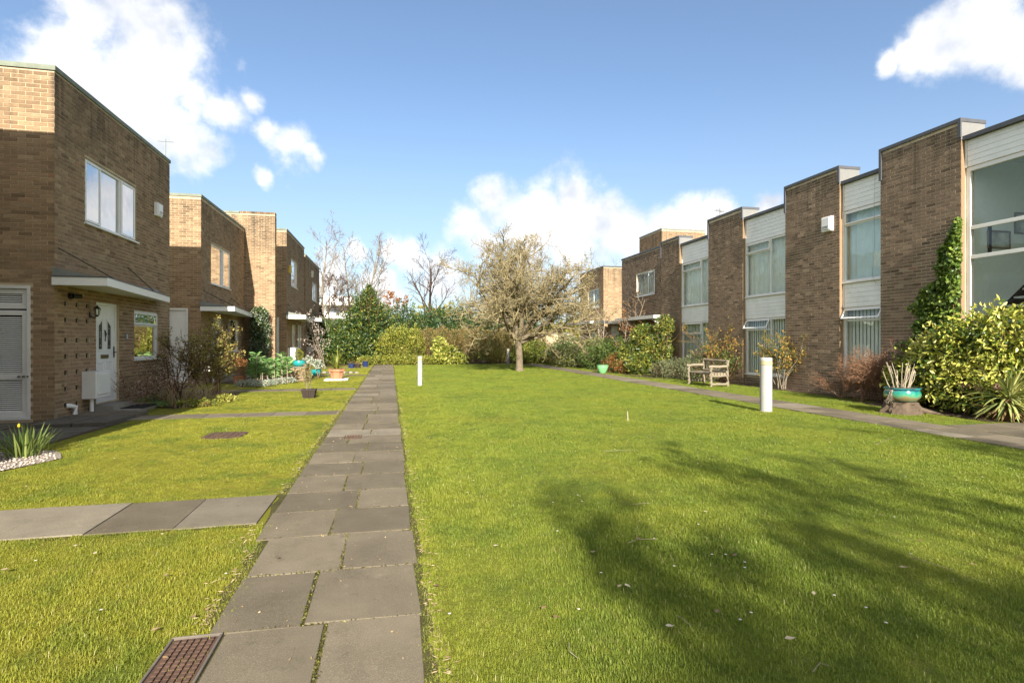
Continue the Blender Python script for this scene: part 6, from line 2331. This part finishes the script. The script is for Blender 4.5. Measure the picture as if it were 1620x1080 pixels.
C = C[rg_.integers(0, len(C), k_)] + rg_.normal(size=(k_, 3)) * .02
V, T, tt = leaf_mesh(rg_, C, .045, .03, None)
lich = mat_leaf('lichen_tuft', [(0, (.14, .11, .04)), (.6, (.29, .23, .08)), (1, (.45, .37, .15))], .2)
me = np_mesh('lichen', V, None, T, tt)
tag(link('lichen', me, lich, t), kind='stuff')

# bare trees beyond the hedge
def far_tree(px, py_top, dist, lab, seed, mat='twig_grey', r=.16, trunks=((0, 0, 1),), **kw):
    x = at(px, dist)
    _, zc = on_y(px, dist)
    h_ = hz(py_top, zc)
    rr, tips = bare_tree('bare_tree', lab, 'tree', x, dist, h_, seed, M[mat], r, trunks, tree_levels(rmin=.008, up=.075, wig=.10, **kw), 'bare trees beyond the garden')
    return rr, tips


far_tree(512, 335, 50, 'tall slender bare tree just right of the farthest left house', 211, r=.17, kids=(17, 8, 6, 4), lr=(.36, .5, .5, .5))
far_tree(562, 345, 46, 'tall bare tree with three upright stems above the holly', 212, mat='twig_grey', r=.24, trunks=((-.16, 0, 1), (.0, .05, 1), (.14, -.05, 1)), kids=(12, 7, 6, 4), lr=(.34, .5, .5, .5), ang=(42, 40, 38, 36))
far_tree(676, 372, 47, 'bare spreading tree left of the lichen tree, behind the evergreens', 213, mat='twig_dark', r=.2, kids=(12, 7, 6, 4), lr=(.5, .5, .5, .5))
far_tree(735, 405, 52, 'thin bare tree partly behind the left side of the lichen tree', 214, mat='twig_grey', r=.15, kids=(12, 7, 5, 4), lr=(.44, .5, .5, .5))
far_tree(928, 395, 48, 'bare tree rising behind the right side of the lichen tree', 215, mat='twig_grey', r=.14, kids=(10, 6, 5, 4), lr=(.5, .5, .5, .5))
far_tree(962, 402, 52, 'faint bare tree above the small far house', 216, mat='twig_grey', r=.14, kids=(10, 6, 5, 4), lr=(.5, .5, .5, .5))
far_tree(1355, 262, 50, 'bare tree top just showing over the right terrace roof', 218, mat='twig_brown', r=.15, kids=(12, 7, 5, 4), lr=(.45, .5, .5, .5))
# purple-brown leafy tree beside the last left house and one with a few orange leaves
r1, tips = far_tree(520, 432, 43, 'purple brown budding tree beside the farthest left house', 219, mat='twig_dark', r=.12, kids=(12, 7, 6, 4), lr=(.5, .5, .5, .5), ang=(60, 45, 40, 40))
rg_ = np.random.default_rng(220)
C = tips[2].reshape(-1, 3)
C = C[rg_.integers(0, len(C), 2600)] + rg_.normal(size=(2600, 3)) * .05
V, T, tt = leaf_mesh(rg_, C, .10, .06)
purple = mat_leaf('purple_brown_leaf', [(0, (.06, .03, .03)), (.6, (.14, .08, .07)), (1, (.24, .17, .14))], .2)
me = np_mesh('foliage', V, None, T, tt)
tag(link('foliage', me, purple, r1), kind='stuff')
r1, tips = far_tree(627, 452, 43, 'small tree with a few orange brown leaves above the evergreens', 221, mat='twig_brown', r=.08, kids=(9, 6, 5, 3), lr=(.45, .5, .5, .5))
C = tips[2].reshape(-1, 3)
C = C[C[:, 2] > C[:, 2].max() * .72]
C = C[rg_.integers(0, len(C), 700)] + rg_.normal(size=(700, 3)) * .06
V, T, tt = leaf_mesh(rg_, C, .13, .08)
foliage('foliage', r1, V, T, tt, L['rust'])

# distant belt of trees and hedges closing the horizon
rg_ = np.random.default_rng(230)
lumps = [(x, 75 + 6 * math.sin(x * .7), 2.0, 5, 3, 2.6 + 1.2 * math.sin(x * 1.3)) for x in range(-60, 80, 6)]
C, D = lump_points(rg_, lumps, 24000, .8, .2)
V, T, tt = leaf_mesh(rg_, C, .7, .4)
me = np_mesh('distant_hedgerow', V, None, T, tt)
tag(link('distant_hedgerow', me, L['olive']), 'far belt of brownish hedgerow and trees on the horizon', kind='stuff')

# trees behind the camera whose shade lies on the near lawn
for i, (x, y, h_, r_) in enumerate(SHADE_TREES):
    rr, tips = bare_tree('bare_tree', 'bare tree behind the viewpoint shading the near lawn, number set by its place in the row', 'tree', x, y, h_, 300 + i, M['twig_grey'], r_, ((0, 0, 1),),
                         tree_levels(rmin=.016, kids=(13, 8, 6, 4), lr=(.5, .5, .5, .5)), 'trees behind the viewpoint')
    rr['label'] = ['bare tree with old leaves standing behind the viewpoint, nearest the main path', 'bare tree with old leaves behind the viewpoint over the lawn', 'bare tree with old leaves behind the viewpoint, close to the right path', 'bare tree with old leaves behind the viewpoint by the right terrace', 'tall bare tree with old leaves behind the viewpoint beside the terrace corner', 'tall bare tree with old leaves farthest behind the viewpoint'][i]
    rg_ = np.random.default_rng(310 + i)
    C = tips[2].reshape(-1, 3)
    C = C[rg_.integers(0, len(C), 1700)] + rg_.normal(size=(1700, 3)) * .12
    V, T, tt = leaf_mesh(rg_, C, .16, .10)
    foliage('foliage', rr, V, T, tt, L['brown'])

# TV aerial on the terrace
ax_, ay_ = 13.6, on_x(1139, 13.6)[0]
_, zc_ = on_x(1139, 13.6)
t = thing('tv_aerial', 'small television aerial on the roof of the right-hand terrace', 'aerial', (ax_, ay_, 5.6))
z_ = hz(330, zc_)
MB().tube([(ax_, ay_, 5.5), (ax_, ay_, z_)], .02, 6).build('mast', M['lead'], t)
m = MB()
m.tube([(ax_ - .25, ay_ - .1, z_ - .12), (ax_ + .25, ay_ + .1, z_ - .12)], .012, 5)
for k in range(5):
    q = -.25 + k * .12
    m.tube([(ax_ + q, ay_ + q * .4 - .16, z_ - .1), (ax_ + q, ay_ + q * .4 + .16, z_ - .1)], .008, 4)
m.tube([(ax_ - .2, ay_, z_ - .3), (ax_ + .2, ay_, z_ - .3)], .014, 5)
m.build('antenna_rod', M['lead'], t)

# ================================================================== GRASS
def tuft(seed, n, h, spread, w):
    rg_ = np.random.default_rng(seed)
    V, T, tt_ = [], [], []
    for i in range(n):
        a = rg_.uniform(0, 6.28)
        r_ = spread * math.sqrt(rg_.uniform())
        az = rg_.uniform(0, 6.28)
        lean = rg_.uniform(.1, .9)
        hh_ = h * rg_.uniform(.5, 1.15)
        p = np.array([r_ * math.cos(a), r_ * math.sin(a), -.004])
        d = np.array([math.cos(az), math.sin(az), 0])
        s_ = np.array([-math.sin(az), math.cos(az), 0]) * w * rg_.uniform(.7, 1.2)
        m1 = p + d * hh_ * lean * .35 + np.array([0, 0, hh_ * .62])
        tp_ = p + d * hh_ * lean + np.array([0, 0, hh_ * (1.0 - .3 * lean)])
        b = len(V)
        V += [p - s_ * .5, p + s_ * .5, m1 - s_ * .42, m1 + s_ * .42, tp_]
        T += [(b, b + 1, b + 3), (b, b + 3, b + 2), (b + 2, b + 3, b + 4)]
        tt_ += [rg_.uniform()] * 5
    me = np_mesh('grass_tuft', np.array(V), None, T, tt_)
    me.materials.append(M['blade'])
    return bpy.data.objects.new('grass_tuft', me)


def scatter(name, label, PTS, SC, tufts):
    me = bpy.data.meshes.new(name)
    me.vertices.add(len(PTS))
    me.vertices.foreach_set('co', PTS.astype(np.float32).ravel())
    a = me.attributes.new('scl', 'FLOAT', 'POINT')
    a.data.foreach_set('value', SC.astype(np.float32))
    o = bpy.data.objects.new(name, me)
    COL.objects.link(o)
    tag(o, label, kind='stuff')
    c = bpy.data.collections.new(name + '_tufts')
    for t_ in tufts:
        c.objects.link(t_)
    ng = bpy.data.node_groups.new(name, 'GeometryNodeTree')
    ng.interface.new_socket('Geometry', in_out='INPUT', socket_type='NodeSocketGeometry')
    ng.interface.new_socket('Geometry', in_out='OUTPUT', socket_type='NodeSocketGeometry')
    nn, ll_ = ng.nodes, ng.links
    gi, go = nn.new('NodeGroupInput'), nn.new('NodeGroupOutput')
    iop = nn.new('GeometryNodeInstanceOnPoints')
    ci = nn.new('GeometryNodeCollectionInfo')
    ci.inputs['Collection'].default_value = c
    ci.inputs['Separate Children'].default_value = True
    ci.inputs['Reset Children'].default_value = True
    iop.inputs['Pick Instance'].default_value = True
    m2p = nn.new('GeometryNodeMeshToPoints')
    rv = nn.new('FunctionNodeRandomValue')
    rv.data_type = 'FLOAT_VECTOR'
    rv.inputs[0].default_value = (0, 0, 0)
    rv.inputs[1].default_value = (0, 0, 6.283)
    na_ = nn.new('GeometryNodeInputNamedAttribute')
    na_.data_type = 'FLOAT'
    na_.inputs['Name'].default_value = 'scl'
    ll_.new(gi.outputs[0], m2p.inputs['Mesh'])
    ll_.new(m2p.outputs[0], iop.inputs['Points'])
    ll_.new(ci.outputs[0], iop.inputs['Instance'])
    ll_.new(rv.outputs[0], iop.inputs['Rotation'])
    ll_.new(na_.outputs[0], iop.inputs['Scale'])
    ll_.new(iop.outputs[0], go.inputs[0])
    md = o.modifiers.new('tufts', 'NODES')
    md.node_group = ng
    return o


TUFTS = [tuft(400 + i, 26, .027, .048, .0027) for i in range(7)]
rg_ = np.random.default_rng(500)


def on_grass(x, y):
    j = np.random.default_rng(1).uniform(-.03, .03, len(x))
    ok_ = np.ones(len(x), bool)
    ok_ &= ~((x > np.where(y < 4.2, -.885, -.965) + j * .8) & (x < .165 + j * .6) & (y < 36.3))
    for (a_, b_, xa_) in ((4.70, 5.58, -9.6), (11.42, 12.12, -4.8), (17.18, 17.92, -6.2), (24.28, 25.02, -4.9), (31.5, 32.3, -4.9)):
        ok_ &= ~((y > a_ + j) & (y < b_ + j) & (x > xa_) & (x < -.9))
    ok_ &= ~((x > -1.035) & (x < -.8) & (y < 2.97))
    ok_ &= ~((x < -4.66) & (y > 8.7) & (y < 12.6))
    ok_ &= ~((x < -5.9) & (y > 5.9))
    ok_ &= ~((x < -3.95 + (y - 7.9) * .4) & (y > 6.05 + (x + 9) * .226) & (y < 8.6) & ((x < -4.4) | (y < 8.5 - (x + 4.4) * 1.2)))
    ok_ &= ~((x > 8.22 + j) & (x < 9.26 + j) & (y < 36.3))
    ok_ &= ~((x > 9.2) & (y > 6.3) & (y < 7.75))
    ok_ &= ~((x > 11.3) & (y > 7.8))
    ok_ &= ~((x > 9.9) & (y > 7.9) & (y < 10.9) & (x > 10.5))
    ok_ &= ~(np.hypot(x - 10.0, y - 9.25) < .40)
    ok_ &= ~((x > -2.75) & (x < -2.23) & (y > 9.0) & (y < 9.55) & (np.sin(x * 40) * np.sin(y * 37) < -.2))
    ok_ &= ~((y > 12.3) & (y < 17.1) & (x < -4.1))
    ok_ &= ~((y > 18) & (x < -4.4))
    ok_ &= ~((y > 34.7))
    return ok_


def ring(y0_, y1_, dens, sc, seed):
    r_ = np.random.default_rng(seed)
    x0_, x1_ = -.63 * y1_ - .5, 1.25 * y1_ + .6
    x0_, x1_ = max(x0_, -9), min(x1_, 12)
    n_2 = int((x1_ - x0_) * (y1_ - y0_) * dens)
    x, y = r_.uniform(x0_, x1_, n_2), r_.uniform(y0_, y1_, n_2)
    # keep to what lies in or just beside the view
    zc = x * SA + y * CA
    xc = x * CA - y * SA
    k_ = (np.abs(xc / np.maximum(zc, .1)) < 1.0) & (zc > 1.6)
    x, y = x[k_], y[k_]
    g_ = on_grass(x, y)
    x, y = x[g_], y[g_]
    s_ = sc * r_.uniform(.7, 1.3, len(x)) * (1 + .35 * np.sin(x * 1.9 + 1) * np.sin(y * 1.4))
    s_ *= np.where(x < -.9, .78, 1.)
    return np.stack([x, y, np.zeros(len(x))], 1), s_


P1 = [ring(1.6, 4.5, 900, 1.0, 1), ring(4.5, 8, 520, 1.05, 2), ring(8, 13, 330, 1.15, 3), ring(13, 20, 170, 1.35, 4), ring(20, 35, 60, 1.7, 5)]
scatter('grass', 'short mown grass blades over all the lawns', np.concatenate([p[0] for p in P1]), np.concatenate([p[1] for p in P1]), TUFTS)
# longer ragged tufts along path edges
xs, ys_, ss = [], [], []
r_ = np.random.default_rng(6)
for (xe, n_2) in ((-.96, 1500), (.185, 1100), (8.2, 600), (9.28, 600)):
    yy = 2 + (r_.uniform(0, 1, n_2) ** 1.7) * 24
    xs.append(np.where((yy < 4.2) & (xe < -.9), xe + .075, xe) + r_.normal(size=n_2) * .022)
    ys_.append(yy)
    ss.append(r_.uniform(.7, 1.5, n_2))
for (ye, xa_) in ((4.70, -5.5), (5.59, -5.5), (11.43, -4.5), (12.12, -4.0)):
    n_2 = 450
    xs.append(r_.uniform(xa_, -1.0, n_2))
    ys_.append(ye + r_.normal(size=n_2) * .02)
    ss.append(r_.uniform(.6, 1.1, n_2))
for (xb, yb, rb, n_2) in ((7.51, 10.02, .125, 60), (.93, 18.3, .09, 30), (10.0, 9.25, .43, 260), (9.86, 15.78, .06, 20), (10.44, 15.78, .06, 20), (9.86, 17.12, .06, 20), (4.19, 9.37, .02, 10), (6.15, 26.45, .30, 90), (-2.49, 9.27, .42, 160)):
    aa_ = r_.uniform(0, 6.28, n_2)
    xs.append(xb + (rb + np.abs(r_.normal(size=n_2)) * .03) * np.cos(aa_))
    ys_.append(yb + (rb + np.abs(r_.normal(size=n_2)) * .03) * np.sin(aa_))
    ss.append(r_.uniform(1.2, 2.3, n_2) * (1 if rb < .4 else .9))
xs, ys_, ss = np.concatenate(xs), np.concatenate(ys_), np.concatenate(ss)
k_ = ~((xs < -.9) & (xs > -1.1) & (((ys_ > 4.68) & (ys_ < 5.58)) | ((ys_ > 2.3) & (ys_ < 2.98))))
scatter('edge_grass', 'longer ragged grass along the path edges', np.stack([xs, ys_, np.zeros(len(xs))], 1)[k_], ss[k_], TUFTS)

# dead straw and litter along the path edge
rg_ = np.random.default_rng(600)
n_ = 1900
yy = 2.2 + rg_.uniform(0, 1, n_) ** 1.8 * 14
side_ = rg_.uniform(0, 1, n_) < .6
xx = np.where(side_, -.985 + .09 * (yy < 4.2) - np.abs(rg_.normal(size=n_)) * .06, .18 + np.abs(rg_.normal(size=n_)) * .05)
k_ = ~((xx < -.9) & (yy > 4.68) & (yy < 5.6)) & ~((xx < -.8) & (yy > 2.2) & (yy < 3.0))
xx, yy = xx[k_], yy[k_]
D = rg_.normal(size=(len(xx), 3)) * [1, 1, .12]
V, T, tt = leaf_mesh(rg_, np.stack([xx, yy, rg_.uniform(.008, .03, len(xx))], 1), .035, .005, D, None, 0.05)
me = np_mesh('straw_litter', V, None, T, tt)
tag(link('straw_litter', me, L['dry']), 'dead straw and debris caught along the path edges', kind='stuff')

# fallen leaves, twigs and daisies lying about
fl = [(150, 882), (8, 909), (328, 972), (305, 985), (262, 918), (246, 1005), (262, 1051), (355, 765), (785, 870), (938, 880), (980, 935), (993, 935), (1134, 976), (1117, 815), (1162, 885), (1287, 947), (1430, 905), (1457, 862), (1130, 726), (1180, 730), (860, 970), (1313, 703),
      (1010, 858), (880, 985), (1540, 900), (690, 935), (1210, 820), (1395, 820), (1250, 1020), (1060, 1000), (440, 890), (120, 870)]
for i, (px, py) in enumerate(fl):
    x, y = gnd(px, py)
    r_ = np.random.default_rng(700 + i)
    n_ = 1
    s_ = r_.uniform(.016, .028)
    th = r_.uniform(0, 6.28)
    V = []
    for (u, w_, z_) in ((-1, 0, .1), (-.3, .55, .5), (.5, .45, .2), (1, 0, .6), (.4, -.5, .5), (-.4, -.5, .2)):
        V.append((x + s_ * (u * math.cos(th) - w_ * math.sin(th)), y + s_ * (u * math.sin(th) + w_ * math.cos(th)), .032 + s_ * z_ * .5))
    me = np_mesh('fallen_leaf', np.array(V), [(0, 1, 2, 5), (5, 2, 3, 4)], None, [r_.uniform()] * 6)
    tag(link('fallen_leaf', me, L['dead'], None, (x, y, 0)), ('small dry curled leaf lying on the mossy grass left of the main path' if px < 500 else 'small dry curled leaf lying on the wide middle lawn'), 'leaf', 'dry leaves fallen on the lawns')
tw_ = [((955, 713), (1003, 712)), ((993, 858), (1040, 852)), ((1000, 797), (1028, 795)), ((1385, 703), (1412, 692)), ((1440, 880), (1510, 902)), ((1285, 1062), (1312, 1052)), ((1070, 972), (1095, 990)), ((900, 1015), (915, 1040))]
for i, (a, b) in enumerate(tw_):
    A, B = gnd(*a, .03), gnd(*b, .03)
    mid = ((A[0] + B[0]) / 2 + random.uniform(-.03, .03), (A[1] + B[1]) / 2 + random.uniform(-.03, .03))
    m = MB()
    m.tube([(A[0], A[1], .028), (mid[0], mid[1], .036), (B[0], B[1], .028)], [.0022, .002, .0015], 5)
    tag(m.build('twig', M['wood'], None, (A[0], A[1], 0)), ['short pale twig on the lawn, farthest in the row towards the slim bollard', 'pale twig lying just inside the shade in the middle of the lawn', 'tiny twig between the two crossing twigs on the middle lawn', 'slanting pale twig near the right path', 'longest pale twig lying in the shade at the right', 'curved twig at the bottom of the picture in the shade', 'short twig pointing at the camera in the middle of the shade', 'small twig nearest the main path in the shade'][i], 'twig', 'pale twigs fallen on the lawn')
rg_ = np.random.default_rng(801)
n_ = 170
x, y = rg_.uniform(-4.5, 8, n_), 2.3 + rg_.uniform(0, 1, n_) ** 1.5 * 12
k_ = on_grass(x, y)
x, y = x[k_], y[k_]
V, T = [], []
for i in range(len(x)):
    b = len(V)
    V += [(x[i], y[i], .045)] + [(x[i] + .009 * math.cos(a), y[i] + .009 * math.sin(a), .042) for a in np.arange(6) * math.pi / 3]
    T += [(b, b + 1 + k, b + 1 + (k + 1) % 6) for k in range(6)]
tag(link('daisies', np_mesh('daisies', np.array(V), None, T, [.9] * len(V)), L['petal']), 'scattered tiny white daisies in the lawn', kind='stuff')
# crumbs and pale specks on the paving
rg_ = np.random.default_rng(802)
n_ = 260
x, y = rg_.uniform(-.9, .12, n_), 2.3 + rg_.uniform(0, 1, n_) ** 1.6 * 22
V, T, tt = leaf_mesh(rg_, np.stack([x, y, np.full(n_, .027)], 1), .016, .010, rg_.normal(size=(n_, 3)) * [1, 1, .05], None, .1)
tag(link('paving_litter', np_mesh('paving_litter', V, None, T, tt), L['dry']), 'tiny leaf crumbs and grit on the main path', kind='stuff')
# moss growing up in the joints of the main path
rg_ = np.random.default_rng(803)
bx_m, by_m = [], []
for yy in JOINTS_Y:
    k_ = int(rg_.uniform(40, 110))
    bx_m.append(rg_.uniform(-.95, .16, k_))
    by_m.append(yy - .02 * (bx_m[-1] + .4) + rg_.normal(size=k_) * .006)
for (xj_, ya_, yb_) in JOINTS_X:
    k_ = int(rg_.uniform(60, 150))
    by_m.append(rg_.uniform(ya_, yb_, k_))
    bx_m.append(xj_ + rg_.normal(size=k_) * .007)
bx_m, by_m = np.concatenate(bx_m), np.concatenate(by_m)
n_ = len(bx_m)
V, T, tt = leaf_mesh(rg_, np.stack([bx_m, by_m, rg_.uniform(.017, .025, n_)], 1), .016, .011, rg_.normal(size=(n_, 3)) * [1, 1, .4], None, .3)
jm = mat_leaf('joint_moss', [(0, (.05, .04, .02)), (.5, (.10, .095, .025)), (1, (.20, .20, .035))], .1)
tag(link('joint_moss', np_mesh('joint_moss', V, None, T, tt), jm), 'moss and dirt filling the joints of the main path', kind='stuff')
